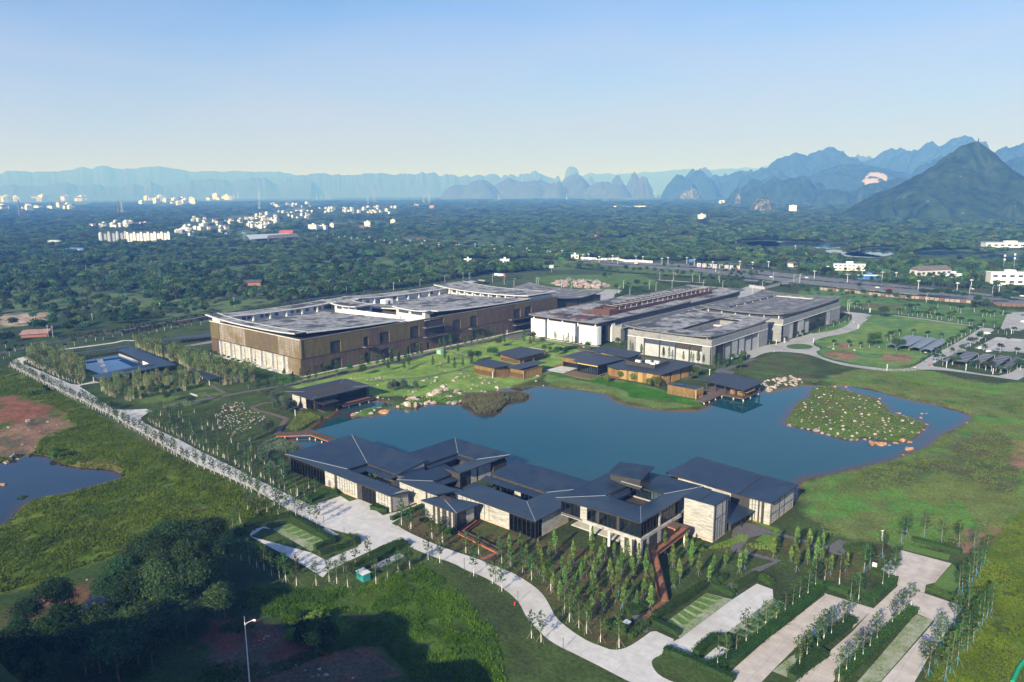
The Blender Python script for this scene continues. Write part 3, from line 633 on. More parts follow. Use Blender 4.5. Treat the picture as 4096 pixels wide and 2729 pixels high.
sheet('parking_drive',[Q('t 1030,565 1310,640 1720,780 1620,860 1420,930 1220,850 1215,800 400,1500 340,1600 -60,1600 0,1525 560,1040 775,802')],M['road2'])
sheet('parking_drive',[Q('t 1070,190 1595,330 1420,530 1325,555 1312,638 1032,563 1020,480 845,400')],M['road2'])
sheet('parking_drive',[Q('t 1420,932 1722,783 1330,1350 1180,1620 820,1640 860,1568')],M['road2'])
sheet('parking_bay_grid',[Q('s 1110,640 1380,705 835,1110 680,950')],M['paver']); sheet('parking_bay_grid',[Q('s 1815,692 1960,762 1560,1112 1342,1042')],M['paver'])
sheet('parking_bay_grid',[Q('s 1800,1455 2352,1030 t 400,930 470,900 330,1010 0,1270 s 1980,1530')],M['paver']); sheet('parking_bay_grid',[Q('t 1218,862 1405,925 850,1568 600,1580 760,1400')],M['paver'])
sheet('parking_bay_grid',[Q('k 495,1355 680,1295 1060,1490 1130,1500 p 1270,140 1160,205')],M['paver'])
def bays(a,b,c,d,n):
    A,B,C,D = [np.array(Q(q)[0]) for q in (a,b,c,d)]; out = []
    for k in range(n):
        t0,t1 = (k+.12)/n,(k+.8)/n; w_ = lambda t,u: (A+(D-A)*t)*(1-u)+(B+(C-B)*t)*u; out.append([w_(t0,.02),w_(t0,.72),w_(t1,.6),w_(t1,.02)])
    return out
for g_ in (('s 1110,640','s 1380,705','s 835,1110','s 680,950',7),('s 1960,762','s 1815,692','s 1342,1042','s 1560,1112',7),('k 680,1295','k 495,1355','k 930,1568','k 1120,1500',6)): sheet('bay_grass',bays(*g_),bpy.data.materials.get('bay grass') or mk('bay grass',(.06,.14,.018),(.12,.21,.035),1.,.95,geo=True,ramp=(.4,.6)))
sheet('service_pad',[Q('s 1020,1370 1240,1187 1350,1232 1130,1415')],M['road']); sheet('service_pad',[Q('k 1010,1355 1060,1340 1195,1415 1130,1420'),Q('p 1290,215 1480,115 1565,110 1340,225')],M['road'])
sheet('garden_lawn',[Q('t 1110,130 1580,240 1560,300 1080,185'),Q('t 1605,335 1720,480 1620,650 1400,560 1425,530')],mk('clipped garden lawn',(.07,.14,.022),(.11,.19,.035),1.,.95,geo=True))
sheet('garden_lawn',[Q('m 1720,1005 1890,1055 1770,1115 1620,1085'),Q('m 1540,870 1560,860 1870,960 1900,1000 1770,965')],mk('bright garden lawn',(.075,.15,.02),(.12,.20,.03),1.,.95,geo=True))  # slightly brighter green than the clipped lawn
sheet('dark_brick_path',[Q('m 1385,955 1530,895 1600,905 1780,970 1740,1012 1570,1052 1450,1195 1365,1180'),strip(Q('m 1740,990 1900,1025 2352,1150 t 120,120 300,160'),2.2),Q('t 275,165 420,82 540,122 470,245 380,240 300,205'),
    strip(Q('s 1400,190 1860,305 1640,400 1480,500 1350,580 1400,660'),2.4),Q('s 330,880 440,870 520,920 500,1040 540,1025 480,1060 380,1000'),strip(Q('s 270,1010 330,1050'),2.)],M['darkpave'])
sheet('boardwalk_path',[strip(Q('k 700,-20 560,20 400,40 280,80 330,115 430,135 540,165 660,205'),2.6),strip(Q('k 640,205 600,265 560,330 540,365'),2.6)],M['deck_dark'])
sheet('rust_boardwalk',[strip(Q('l 1075,1325 990,1355 850,1410'),1.7)],M['rust_deck']); sheet('rust_boardwalk',[strip([(-97.2,170),(-96.3,163),(-96.6,159.5)],2.3)],M['rust_deck'])
sheet('museum_road',[smooth(strip(Q('f 900,1330 1040,1290 1400,1210 1750,1140 2000,1080 g 0,1060 400,960 700,885 900,845 1300,770 1500,735'),5.5),1)],M['darkpave'])
sheet('garden_path',[strip(smooth(Q('e 1700,1390 1900,1340 2100,1310 2352,1265 f 250,1430 450,1385 700,1340 960,1300 1100,1280'),1,False),3.2),strip(Q('e 2160,1130 2352,1240'),2.2),strip(Q('e 1960,1255 2130,1235 2200,1280'),2.)],M['darkpave'])
sheet('garden_path',[strip(smooth(Q('f 1860,1250 2100,1235 g 0,1225 200,1215 400,1200 600,1160 760,1125 900,1150'),2,False),1.8),strip(smooth(Q('g 680,950 760,970 850,1005 f'),1,False),2.)],M['darkpave'])
sheet('garden_path',[strip(smooth(Q('g 1260,800 1400,810 1650,830 1900,880 2050,920 2300,960'),1,False),3.),Q('g 1250,790 1370,760 1420,745 1500,735 1380,800')],M['darkpave'])
sheet('pavilion_path',[Q('h 1310,1130 1400,1110 1540,1150 1520,1170 1380,1165 1100,1080 1130,1070'),strip(Q('h 1450,1120 1600,1060 1740,1010'),4.),strip(Q('h 1180,1230 1000,1230 1090,1190 1180,1110'),2.2)],M['darkpave'])
sheet('service_road',[smooth(Q('h 1610,940 1840,872 1990,852 2100,812 2280,765 2352,735 i 130,880 350,850 500,800 560,720 540,680 430,640 800,680 680,712 730,725 650,775 630,830 450,885 250,915 150,960 150,1000 240,1035 160,1075 300,1150 600,1210 950,1250 1130,1245 1230,1210 1400,1100 1560,1020 1740,920 1850,850 1920,812 2060,832 1980,880 1870,960 1750,1020 1620,1090 1480,1150 1360,1215 1560,1240 1900,1300 2150,1325 2352,1200 2352,1375 2100,1340 1600,1268 1300,1250 1150,1272 950,1272 700,1250 400,1200 200,1130 80,1090 h 2100,940 1950,935 1830,955 1720,1010 1640,990'),1)],M['plaza'])
sheet('service_road',[strip(Q('i 990,688 1300,725 1600,770 1930,812'),3.5)],M['plaza'])
sheet('round_lawn',[smooth(Q('h 2070,880 2110,860 2240,852 2352,870 2352,905 2230,912 2110,905'),2)],mk('clipped round lawn',(.05,.10,.02),(.08,.14,.03),1.,.95,geo=True))
sheet('car_park',[Q('i 2350,650 2180,660 2100,830 2300,850 2450,800'),Q('i 2060,915 2352,940 2600,960 2600,1150 2352,1080 1870,1040 1830,1030')],M['plaza'])
mk_ = MB()
for a,b in (('i 1985,1045','i 2145,965'),('i 2070,918','i 2350,945')):
    p = strip(Q(a+' ' +b.split(' ')[1]),.35); mk_.slab([(x,y,.32) for x,y in p],.02)
for k in range(12):
    a = Q('i %d,%d' % (2090+k*24,916+k*2)); b = Q('i %d,%d' % (2040+k*24,942+k*2)); mk_.slab([(x,y,.325) for x,y in strip(a+b,.3)],.02)
tag(mk_.build('bay_marking',M['marking'],local=True),kind='structure')
sheet('forecourt',[smooth(Q('g 1990,282 2352,284 h 390,288 280,350 275,372 310,390 200,420 100,450 40,440 g 2140,460 2100,330'),1)],M['plaza'])
sheet('entrance_road',[smooth(Q('h 1560,420 1580,300 1640,262 1720,245 1860,250 1830,290 1740,330 1640,400'),1),strip(Q('h 730,185 900,195 1100,210 1230,215'),6.)],M['plaza'])
hw = Q('F 2240,1036 2480,1048 2800,1058 3190,1098 3700,1150 4096,1192 4500,1232 4500,1262 4096,1224 3600,1172 3190,1136 2800,1088 2480,1066 2240,1046'); sheet('highway',[hw],M['highway'])
sheet('highway_verge',[strip(Q('F 2260,1043 2480,1058 2800,1073 3190,1118 3700,1162 4400,1234'),3.)],mk('planted verge',(.03,.06,.02),(.06,.10,.03),.5,.95,geo=True))
sheet('dirt_track',[strip(Q('i -200,350 0,366 400,395 800,430 1240,470'),5.)],M['dirtroad']); sheet('far_road',[strip(Q('a 40,885 300,893 550,905 760,912'),14.)],M['dirtroad'])
sheet('site_road',[strip(Q('e 0,830 100,800 400,740 700,680 1000,640 1270,608 1500,570 1850,508 2230,455'),5.5)],M['asphalt']); sheet('site_path',[strip(Q('e 520,800 800,765 1000,740 1200,712 1290,690 1430,690'),4.)],M['road'])
sheet('side_road',[strip(Q('c 1780,1195 2000,1190 2150,1200 2354,1225 d 200,1230 600,1240'),9.),strip(Q('d 130,1140 400,1140 620,1142 900,1160 1100,1180'),7.)],M['highway'])
sheet('stone_bed',[Q('e 1930,745 2220,690 2225,715 1990,750')],M['rock_grey']); sheet('stone_terrace',[Q('A2 1550,580 1860,500 2170,540 1890,640 1800,625')],M['conc'])

# ------------------------------------------------------------------ buildings
def hall(name,label,base,cat='building',group=None): return thing(name,label,cat,(base[0],base[1],0),group=group)

def facade(b,segs,y0,x0,z0,z1,axis='x',out=-1,mul=2.0,stain=True,g='glass',rails=(.78,)):
    """cladding on one wall plane. axis 'x': plane y=y0 running along x from x0; segs = [(kind, length, ...)]
       kinds: S stone, T stone with slits, G glazing with mullions, D dark panel, also put for shaded recesses, - nothing"""
    u = x0
    def bx(mb,a,c,t0,t1,za,zb):
        o0,o1 = sorted((y0+out*t0,y0+out*t1))
        if axis == 'x': mb.box(min(a,c),max(a,c),o0,o1,za,zb)
        else: mb.box(o0,o1,min(a,c),max(a,c),za,zb)
        return mb
    for s in segs:
        k,ln = s[0],s[1]; a,c = u,u+ln; u = c
        if k in 'ST':
            st = bx(MB(),a,c,0,.35,z0+(.5 if stain else 0),z1).build('stone_cladding',M['stone'],b)
            if stain: bx(MB(),a,c,0,.352,z0-.6,z0+.5).build('plinth',M['stone_stain'],b)
            if k == 'T':
                n = max(1,int(abs(ln)/(s[2] if len(s) > 2 else 1.4)))
                for q in range(1,n): bx(MB(),a+ln*q/n-.11,a+ln*q/n+.11,.353,.37,z0+.4,z1-.3).build('slit_window',M['slit'],b)
        elif k == 'D': bx(MB(),a,c,0,.3,z0,z1).build('dark_panel_or_shade',M['darkwall'],b)
        elif k == 'G':
            gl = bx(MB(),a,c,.12,.16,z0,z1).build('window',M[g],b); frame = MB()
            n = max(1,int(round(abs(ln)/mul)))
            for q in range(n+1): bx(frame,a+ln*q/n-.09,a+ln*q/n+.09,.08,.3,z0,z1)
            for r_ in (0,1)+tuple(rails): bx(frame,a,c,.1,.27,z0+(z1-z0)*r_-(.1 if r_ == 1 else 0),z0+(z1-z0)*r_+(.1 if r_ != 1 else 0))
            frame.build('frame',M['frame'],gl)

def roofset(b,planes,th=.22,name='roof',hips=()):
    """planes: (pts, 'x'|'y' seam direction)"""
    for pts,s in planes:
        mb = MB(); mb.slab(pts,th); o = mb.build(name,M['seam_' +s],b)
    mbf = MB()
    for pts,s in planes: mbf.slab([(p[0],p[1],p[2]-th-.01) for p in pts],.22)
    mbf.build('eave',M['fascia'],b)
    for p,q in hips: MB().tube((p[0],p[1],p[2]+.03),(q[0],q[1],q[2]+.03),.09,n=4).build('ridge_flashing',M['hip'],b)

# 1 left lakeside hall (courtyard roof falling inward)
b = hall('lakeside_hall','dark hipped hall beside the entrance plaza with a square courtyard and long glass wall',(-232,175))
Lf,Bk,Rt,Fr,Fe = (-264.3,159.2,7.1),(-264.3,192,7.1),(-216.6,192,6.6),(-199.,159.2,6.9),(-199.,168.4,5.4)
cb,cl,cr,cf = (-235.5,177.8,5.),(-235.8,168.5,5.),(-216.6,177.4,4.95),(-206.8,168.5,5.)
roofset(b,[((Lf,cl,cb,Bk),'x'),((Bk,cb,cr,Rt),'y'),((Lf,Fr,Fe,cf,cl),'y')],hips=((Bk,cb),(Lf,cl)))
MB().slab([(-235.2,168.8,4.2),(-235.2,177.6,4.2),(-231.8,174.4,3.6),(-231.8,169,3.6)],.2).slab([(-235.2,177.6,4.2),(-216.8,177.3,4.2),(-218,174.2,3.6),(-231.8,174.4,3.6)],.2).build('inner_eave',M['seam_x'],b)
MB().box(-263,-236.2,169.5,191,-.9,4.6).box(-262.5,-200.5,160.6,168.,0,4.9).box(-236.1,-217.6,178.2,190.9,-.9,4.9).build('inner_wall',M['inner'],b)
MB().box(-236.1,-200.,169,177.9,.05,.1).build('courtyard_floor',M['conc'],b)
MB().poly([(-216.9,177.8,0),(-216.9,191.2,0),(-216.9,191.2,6.3),(-216.9,177.8,4.7)]).poly([(-217.4,177.8,0),(-217.4,191.2,0),(-217.4,191.2,6.3),(-217.4,177.8,4.7)]).poly([(-216.9,191.2,0),(-217.4,191.2,0),(-217.4,191.2,6.3),(-216.9,191.2,6.3)]).build('gable_wall',M['stone'],b)
facade(b,[('G',23.5),('S',6),('D',1.8),('T',12.),('D',3.),('G',8.),('T',8.)],160.6,-262.3,.1,6.5)  # dark panels here stand in for the shaded recesses between the stone walls
facade(b,[('S',7.8)],-200.5,160.6,.1,6.3,axis='y',out=1)
facade(b,[('G',20)],-262.6,161,-.6,6.5,axis='y',out=-1)
# 2 second hall on the water
b = hall('lakeside_hall','dark courtyard hall on the lake between the leftmost hall and the courtyard hall',(-212,204))
o1,o2,o3,o4 = (-227.6,191.5,7),(-227.2,218,7.1),(-195.2,217.5,7),(-195.8,190.2,7); n1_,n2_,n3_,n4_ = (-217,191.8,5),(-216.6,209.3,5),(-205.4,208.8,5),(-206.8,196.2,5)
roofset(b,[((o1,n1_,n2_,o2),'x'),((o2,n2_,n3_,o3),'y'),((o3,n3_,n4_,o4),'x')],hips=((o2,n2_),(o3,n3_)))
MB().slab([(-216.8,191.8,4.2),(-216.4,209,4.2),(-214.6,207,3.7),(-214.8,191.8,3.7)],.2).slab([(-216.4,209,4.2),(-205.5,208.7,4.2),(-206.5,206.8,3.7),(-214.6,207,3.7)],.2).build('inner_eave',M['seam_y'],b)
MB().box(-226.6,-217.4,192.5,217,-1.2,4.6).box(-217.3,-196.6,209.4,216.9,-1.2,4.6).box(-206.6,-198.2,191.4,209.3,0,4.9).build('inner_wall',M['inner'],b)
MB().box(-217.2,-206.7,192,209.3,.05,.12).build('courtyard_floor',M['deck'],b)
facade(b,[('D',7.),('S',3),('D',1),('S',7),('G',8.5)],-198.2,191.,.1,6.4,axis='y',out=1)
facade(b,[('D',10.)],191.4,-207,.1,6.2)
MB().slab([(-232,178.5,4.4),(-200,178.5,4.5),(-200,181.3,4.5),(-218,191,4.6),(-226,191,4.6)],.25).build('corridor_roof',M['seam_x'],b)
MB().box(-214,-208.8,171,181,.05,3.9).build('corridor_wall',M['inner'],b)
# 3 middle low wing
b = hall('gallery_wing','low L shaped gallery with pale stone end wall right of the plaza entrance',(-198,178))
e0,e1,e2,e3 = (-209.4,171,6.6),(-188,170.6,6.6),(-187.6,181.5,5),(-201.3,181.5,5); e4,e5 = (-201.2,194.2,5.1),(-207.9,194,6.6)
roofset(b,[((e0,e1,e2,e3),'y'),((e0,e3,e4,e5),'x')],hips=((e0,e3),))
MB().box(-208.6,-188.8,172,181,0,4.7).box(-207.2,-201.8,181.1,193.4,0,4.7).build('inner_wall',M['inner'],b)
MB().slab([(-201,181.8,4.2),(-201,194,4.2),(-197.4,193.2,3.6),(-198.5,184,3.6)],.2).build('inner_eave',M['seam_x'],b)
MB().box(-201.6,-188,181.2,191,.05,.11).build('courtyard_floor',M['conc'],b)
facade(b,[('S',6.5),('D',.1),('S',7.5),('D',1.),('T',5.)],172,-208.6,.1,6.1); facade(b,[('S',8)],-208.6,172,.1,5.9,axis='y',out=-1)
facade(b,[('G',7.)],-201.6,184,.1,3.6,axis='y',out=1)
# 4 small square lodge
b = hall('small_lodge','small square lodge with charcoal striped stone walls, nearest the front road',(-179,169))
f0,f1,f2,f3,fi = (-187.9,163.7,7.),(-170.6,163.7,7.05),(-170.4,174.2,7.),(-182,174.2,5.7),(-184,170.8,5.9); f5 = (-187.9,170.8,6.)
roofset(b,[((f0,f1,fi,f5),'y'),((f1,f2,f3,fi),'x')],hips=((f1,fi),))
MB().box(-187,-172,164.9,173.2,0,6.).build('inner_wall',M['inner'],b)
facade(b,[('S',4.),('D',1.2),('S',.9),('D',1.5),('S',.9),('D',2.2),('S',.9),('D',1.4),('S',.6),('D',1.8)],164.9,-187,.1,6.7); facade(b,[('D',4.8),('S',3.6)],-172.2,164.6,.1,6.6,axis='y',out=1)
facade(b,[('S',6)],-187,165,.1,5.5,axis='y',out=-1)
# 5 middle hall
b = hall('courtyard_hall','stone hall with slender trees in a narrow courtyard and a tall corner window',(-168,195))
h0,h1,h2,h3 = (-184.2,175.7,7.05),(-147.2,175.7,7.),(-147.2,199,6.9),(-147.4,213.5,7.2); c0,c1,c2 = (-184.2,190.2,5.3),(-162.6,189.4,5.3),(-161.6,199.2,5.6); q0,q1 = (-188.6,199.,6.),(-188.6,214.2,7.2)
roofset(b,[((h0,h1,c1,c0),'y'),((h1,h3,c2,c1),'x'),((q1,q0,c2,h3),'y')],hips=((h1,c1),(h3,c2)))
MB().slab([(-190.2,198.4,5.1),(-161.8,198.6,5.0),(-163.2,195.6,4.4),(-190.2,195.2,4.5)],.2).slab([(-187.5,183.5,4.8),(-184,183,4.8),(-178.5,191.5,4.8),(-190,191.4,4.6)],.2).build('inner_eave',M['seam_y'],b)
MB().box(-183.4,-163,177.2,189.2,0,4.9).box(-162.9,-148.6,177.2,212.6,0,5.2).box(-187.8,-163,199.4,213,-1.2,5.4).build('inner_wall',M['inner'],b)
MB().box(-188,-163,189.3,199.3,.05,.11).build('courtyard_floor',M['conc'],b)
facade(b,[('G',11),('S',3),('G',11)],199.3,-187.6,.1,4.4)
facade(b,[('T',17.,2.),('S',7.),('G',11.1)],177.2,-183.4,.1,6.6,rails=(.8,)); facade(b,[('G',3.4),('S',14),('D',6)],-148.6,177.,.1,6.6,axis='y',out=1); facade(b,[('S',12)],-183.4,177.2,.1,5.2,axis='y',out=-1)
# 6 raised pavilion with tower
b = hall('raised_pavilion','raised two storey pavilion on stone columns with glazed upper floor and clerestory',(-131,206))
a0,a1,a2,a3,a4 = (-147.8,187,11.2),(-115.3,187,12.1),(-115.3,211.4,12.4),(-115.3,226.3,11.7),(-147.6,226.3,11.4); i0,i1,i2,i3 = (-138.2,201.4,10.),(-124.7,201.6,10.),(-124.2,215.4,10.),(-137.6,214.6,10.)
roofset(b,[((a0,a1,i1,i0),'y'),((a1,a2,a3,i2,i1),'x'),((a3,a4,i3,i2),'y'),((a4,a0,i0,i3),'x')],hips=((a1,i1),(a0,i0),(a3,i2)))
MB().slab([(-138,201.6,9.2),(-137.4,214.4,9.2),(-135,212.4,8.7),(-135.4,203.8,8.7)],.2).build('inner_eave',M['seam_x'],b)
MB().box(-146.6,-116.6,188.2,201.2,5.6,6.3).box(-124.4,-116.6,201.2,225.4,5.6,6.3).box(-146.6,-138.4,201.2,225.4,5.6,6.3).box(-138.4,-124.4,215.6,225.4,5.6,6.3).build('upper_floor',M['floor_in'],b)
MB().box(-138.5,-124.3,201.,201.3,6.3,9.8).box(-138.5,-138.2,201,215.8,6.3,9.8).box(-146.6,-139,216,225,6.3,10.2).box(-130,-123,217,225,6.3,10.2).box(-125,-124.6,190,199,6.3,8.8).box(-134,-133.6,190,199,6.3,8.8).box(-123.5,-123.2,203,212,6.3,8.6).build('inner_wall',M['white'],b)

MB().box(-137.6,-115.6,187.6,188.0,5.4,6.5).box(-146.6,-137.6,188.2,188.6,5.3,6.0).box(-116.5,-115.6,188,212,5.4,6.4).build('floor_beam',M['stone'],b)
facade(b,[('-',1.),('G',7.5),('-',.4),('S',2.6),('G',3.6),('D',1.2),('G',6.4),('D',1.2),('G',7.6)],188.2,-147.4,6.3,11.1,rails=(.76,.88),stain=False,mul=1.7)
facade(b,[('G',9.2),('-',1.6),('S',.8),('G',11.)],-116.4,188.2,6.3,11.6,axis='y',out=1,rails=(.76,.88),stain=False,mul=1.7)
facade(b,[('G',13.)],215.6,-138,6.3,10.1,stain=False,mul=1.6,rails=(.8,)); facade(b,[('G',13)],-138.2,202,6.3,9.4,axis='y',out=1,stain=False,mul=1.6)
facade(b,[('G',24)],225.4,-146,6.3,10.8,out=1,stain=False); facade(b,[('G',34)],-146.8,189.5,6.3,10.6,axis='y',out=-1,stain=False)
MB().box(-119.6,-115.9,189.6,211,0,5.4).build('lower_wall',M['inner'],b)
facade(b,[('S',1.4),('D',1.3),('S',1.4),('D',1.8),('S',1.)],187.9,-122.8,.1,5.4); facade(b,[('S',1.),('D',2.4),('S',1.3),('D',5.),('S',2.),('D',8)],-116.0,187.9,.1,5.4,axis='y',out=1)
for x,y in ((-134.7,188.5),(-127.7,188.5),(-144.5,204),(-134,224),(-144.5,224)): MB().tube((x,y,-1.5),(x,y,5.5),.45,n=10).build('column',M['pier'],b)
MB().box(-146,-123,193,226,-.2,.25).build('undercroft_floor',M['conc'],b); MB().box(-140,-128,206,225,.25,5.4).build('undercroft_wall',M['inner'],b)
c0,c1,c2,c3 = (-145.2,212.2,13.1),(-131,212.2,14.3),(-131,220.2,16.6),(-145.2,220.2,15.1)
MB().slab([c0,c1,c2,c3],.3).build('clerestory_roof',M['seam_y'],b)
mb = MB()
for f_ in (0.08,.5,.92):
    p = [c0[k]+(c1[k]-c0[k])*f_ for k in range(3)]; q = [c3[k]+(c2[k]-c3[k])*f_ for k in range(3)]; mb.tube((p[0],p[1]+.8,p[2]+.28),(q[0],q[1]-.8,q[2]-.18),.1,n=4)
mb.build('roof_batten',M['fascia'],b)
MB().box(-144.2,-132,213,219.4,10.,13.2).build('clerestory_wall',M['darkwall'],b)
MB().poly([(-144.2,219.2,13.2),(-132,219.2,13.2),(-132,219.2,16.1),(-144.2,219.2,14.8)]).poly([(-132,213,13.2),(-132,213,14.1),(-132,219.2,16.1),(-132,219.2,13.2)][::-1]).poly([(-144.2,213,13.2),(-132,213,13.2),(-132,213,14.0),(-144.2,213,13.25)]).build('clerestory_glazing',M['window_dim'],b)
MB().box(-131.9,-131.3,212.6,213.,11.2,11.5).box(-139.5,-131.5,212.6,212.9,11.3,11.45).build('clerestory_flashing',M['hip'],b)
# tower block
b = hall('stone_tower','blank pale stone tower block standing beside the rust red ramp',(-109.4,216.6))
MB().box(-114.6,-104.2,211.8,221.4,.6,12.4).build('wall',M['stone'],b); MB().box(-114.602,-104.198,211.798,221.402,-.6,.6).build('plinth',M['stone_stain'],b)
MB().box(-104.2,-104.05,212.4,213.,.4,12.4).box(-104.2,-104.05,220.,220.6,.4,12.4).box(-104.2,-104.1,214.6,214.75,.4,7.5).box(-104.2,-104.1,216.2,216.35,.4,7.).box(-104.2,-104.1,213,220,7.4,7.55).box(-104.2,-104.1,217.6,217.75,.4,12.3).build('slit_window',M['slit'],b)
MB().slab([(-115,211.3,12.9),(-103.8,211.3,12.9),(-103.8,221.9,12.9),(-115,221.9,12.9)],.3).build('roof',M['seam_y'],b); MB().tube((-109.3,211.8,12.98),(-109.3,221.4,12.98),.12,n=4).build('roof_batten',M['fascia'],b)
# right lakeside hall
b = hall('lakeside_hall','long pitched dark hall at the right end with pale stone walls and tall slot windows',(-115,246))
g0,g1,g2_,g3 = (-135.,235.3,9.2),(-95.1,235.3,8.3),(-94.9,256.4,8.5),(-134,256.4,9.8)
kx = -107.5; k0 = (kx,235.3,8.2); k1 = (kx,256.4,8.85)
roofset(b,[((g0,k0,k1,g3),'y'),((k0,g1,g2_,k1),'x')]); MB().tube((kx,235.4,8.3),(kx,256.3,8.95),.14,n=4).build('roof_batten',M['fascia'],b)
MB().box(-133.6,-96.4,236.4,255.4,-1.2,7.6).build('inner_wall',M['inner'],b)
facade(b,[('G',3.),('S',20.5),('D',6.8),('T',3.,1.),('D',.6),('S',.6),('D',1.),('S',2.)],236.4,-133.6,.1,7.9)
facade(b,[('S',1.),('D',.8),('S',1.2),('D',.35),('S',2.4),('D',.4),('S',1.3),('D',1.),('S',3.2),('D',.9),('S',6.),('D',.5),('S',.7)],-96.4,236.1,.1,7.9,axis='y',out=1)
MB().box(-96.1,-95.98,236,255.3,3.2,3.4).build('stone_joint',M['slit'],b)
b = hall('link_canopy','low dark pitched canopy between the stone tower and the right hall',(-106,228.5),'canopy')
MB().slab([(-102.6,221.9,3.3),(-100.9,235.2,4.),(-112,235.2,5.2),(-112,221.9,4.6)],.25).build('roof',M['seam_x'],b)
for x,y in ((-103.2,222.6),(-101.6,234.4),(-102.4,228.6)): MB().box(x-.12,x+.12,y-.12,y+.12,0,3.2).build('post',M['frame'],b)
MB().box(-110.5,-103.6,224,235,.05,2.9).build('inner_wall',M['inner'],b)
# zigzag ramp
def railpath(b,pts,w,h=1.1,deck='deck',rail='rail',edge=None):
    P3 = [Vector(p) for p in pts]; md = MB(); ml = MB(); me_ = MB()
    offs = []
    for k in range(len(P3)):
        d0 = (P3[k]-P3[k-1]) if k else (P3[1]-P3[0]); d1 = (P3[k+1]-P3[k]) if k < len(P3)-1 else d0
        d0 = Vector((d0.x,d0.y,0)).normalized(); d1 = Vector((d1.x,d1.y,0)).normalized(); n0 = Vector((-d0.y,d0.x,0)); n1 = Vector((-d1.y,d1.x,0)); nn = (n0+n1).normalized(); offs.append(nn*(w/2/max(.45,nn.dot(n1))))
    for k in range(len(P3)-1):
        a,c = P3[k],P3[k+1]; md.slab([a+offs[k],c+offs[k+1],c-offs[k+1],a-offs[k]],.3)
        for s in (1,-1):
            p,q = a+offs[k]*s,c+offs[k+1]*s; o_ = offs[k].normalized()*.06*s
            ml.slab([Vector((p.x,p.y,p.z+h)),Vector((q.x,q.y,q.z+h)),Vector((q.x+o_.x,q.y+o_.y,q.z+h)),Vector((p.x+o_.x,p.y+o_.y,p.z+h))],h+.28)
            if edge: o2 = o_*2.2; me_.slab([Vector((p.x+o_.x,p.y+o_.y,p.z+.02)),Vector((q.x+o_.x,q.y+o_.y,q.z+.02)),Vector((q.x+o2.x,q.y+o2.y,q.z+.02)),Vector((p.x+o2.x,p.y+o2.y,p.z+.02))],.38)
    md.build('deck',M[deck],b); ml.build('railing',M[rail],b)
    if edge: me_.build('edge_beam',M[edge],b)
b = hall('zigzag_ramp','rust red zigzag ramp with mesh railings descending from the raised pavilion',(-108,186),'ramp')
railpath(b,[(-118,204.6,5.2),(-110.6,205.2,4.7),(-111,187.2,3.2),(-97.3,170.5,.35)],2.3,deck='rust_deck',edge='orange_edge')
for x,y,z in ((-111.8,195.5,3.6),(-109.6,203.4,4.3),(-112,188,2.9),(-114.3,205.8,4.7),(-104.8,180,1.6)): MB().tube((x,y,-.2),(x,y,z-.2),.28,n=8).build('column',M['pier'],b)
b = hall('low_ramp','short rust red boardwalk ramp between the small lodge and the courtyard hall',(-165,166),'ramp')
pr = [P('l',640,1130,.8),P('l',1030,1325,.3)]; railpath(b,[(-171,174,.9),tuple(pr[0]),tuple(pr[1])],1.6,.9,deck='rust_deck',edge='orange_edge')
# left footbridge
b = hall('footbridge','orange edged timber footbridge with mesh railings over the lake inlet',P('k',800,380)[:2],'bridge')
fb = [P('k',540,372,.3),P('k',905,358,.3),P('k',1100,425,.3),P('k',1250,470,.3)]; railpath(b,[tuple(p) for p in fb],2.2,1.1,deck='deck_dark',edge='orange_edge')
for q in ('k 755,400','k 885,395','k 945,405','k 1012,430','k 625,385'):
    p = Q(q)[0]; MB().tube((p[0],p[1],-3),(p[0],p[1],0),.28,n=8).build('pier',M['pier'],b)
# ------------------------------------------------------------------ museum, grey halls, timber pavilions
def onX(reg,x,y,X):
    px,py = fullpx(reg,x,y); d = Fv+Rv*(px-CX)/FPX-Uv*(py-CY)/FPX; return CAM+d*(X-CAM[0])/d[0]
def onY(reg,x,y,Y):
    px,py = fullpx(reg,x,y); d = Fv+Rv*(px-CX)/FPX-Uv*(py-CY)/FPX; return CAM+d*(Y-CAM[1])/d[1]

def curved(b,name,x0,x1,y0,y1,zf,th,mat,nx=16,ny=16,edge=None,sides='wesn'):
    xs = np.linspace(x0,x1,nx+1); ys = np.linspace(y0,y1,ny+1); mb = MB()
    for lay in (0,1):
        for x in xs:
            for y in ys: mb.v.append((x,y,zf(x,y)-lay*th))
    n = ny+1; T = (nx+1)*n
    for i in range(nx):
        for j in range(ny):
            a = i*n+j; mb.f.append((a,a+n,a+n+1,a+1)); mb.f.append((T+a,T+a+1,T+a+n+1,T+a+n)); mb.m += [0,0]
    for j in range(ny):
        a = j; mb.f.append((a,a+1,T+a+1,T+a)); a = nx*n+j; mb.f.append((a+1,a,T+a,T+a+1)); mb.m += [0,0]
    for i in range(nx):
        a = i*n; mb.f.append((a+n,a,T+a,T+a+n)); a = i*n+ny; mb.f.append((a,a+n,T+a+n,T+a)); mb.m += [0,0]
    mb.build(name,M[mat],b)
    if edge:
        for s in sides:
            pts = [(x0 if s == 'w' else x1,y) for y in ys] if s in 'we' else [(x,y0 if s == 's' else y1) for x in xs]
            e = MB(); r = []
            for x,y in pts:
                z = zf(x,y); dx,dy = {'w': (-1,0),'e': (1,0),'s': (0,-1),'n': (0,1)}[s]
                r.append([(x+dx*o,y+dy*o,z+h) for o,h in ((-.5,.16),(.45,.16),(.62,-.35),(.3,-.75),(-.5,-.75))])
            if s in 'ws': r = [q[::-1] for q in r] if s == 'w' else r
            e.loft(r); e.build('eave',M[edge],b)

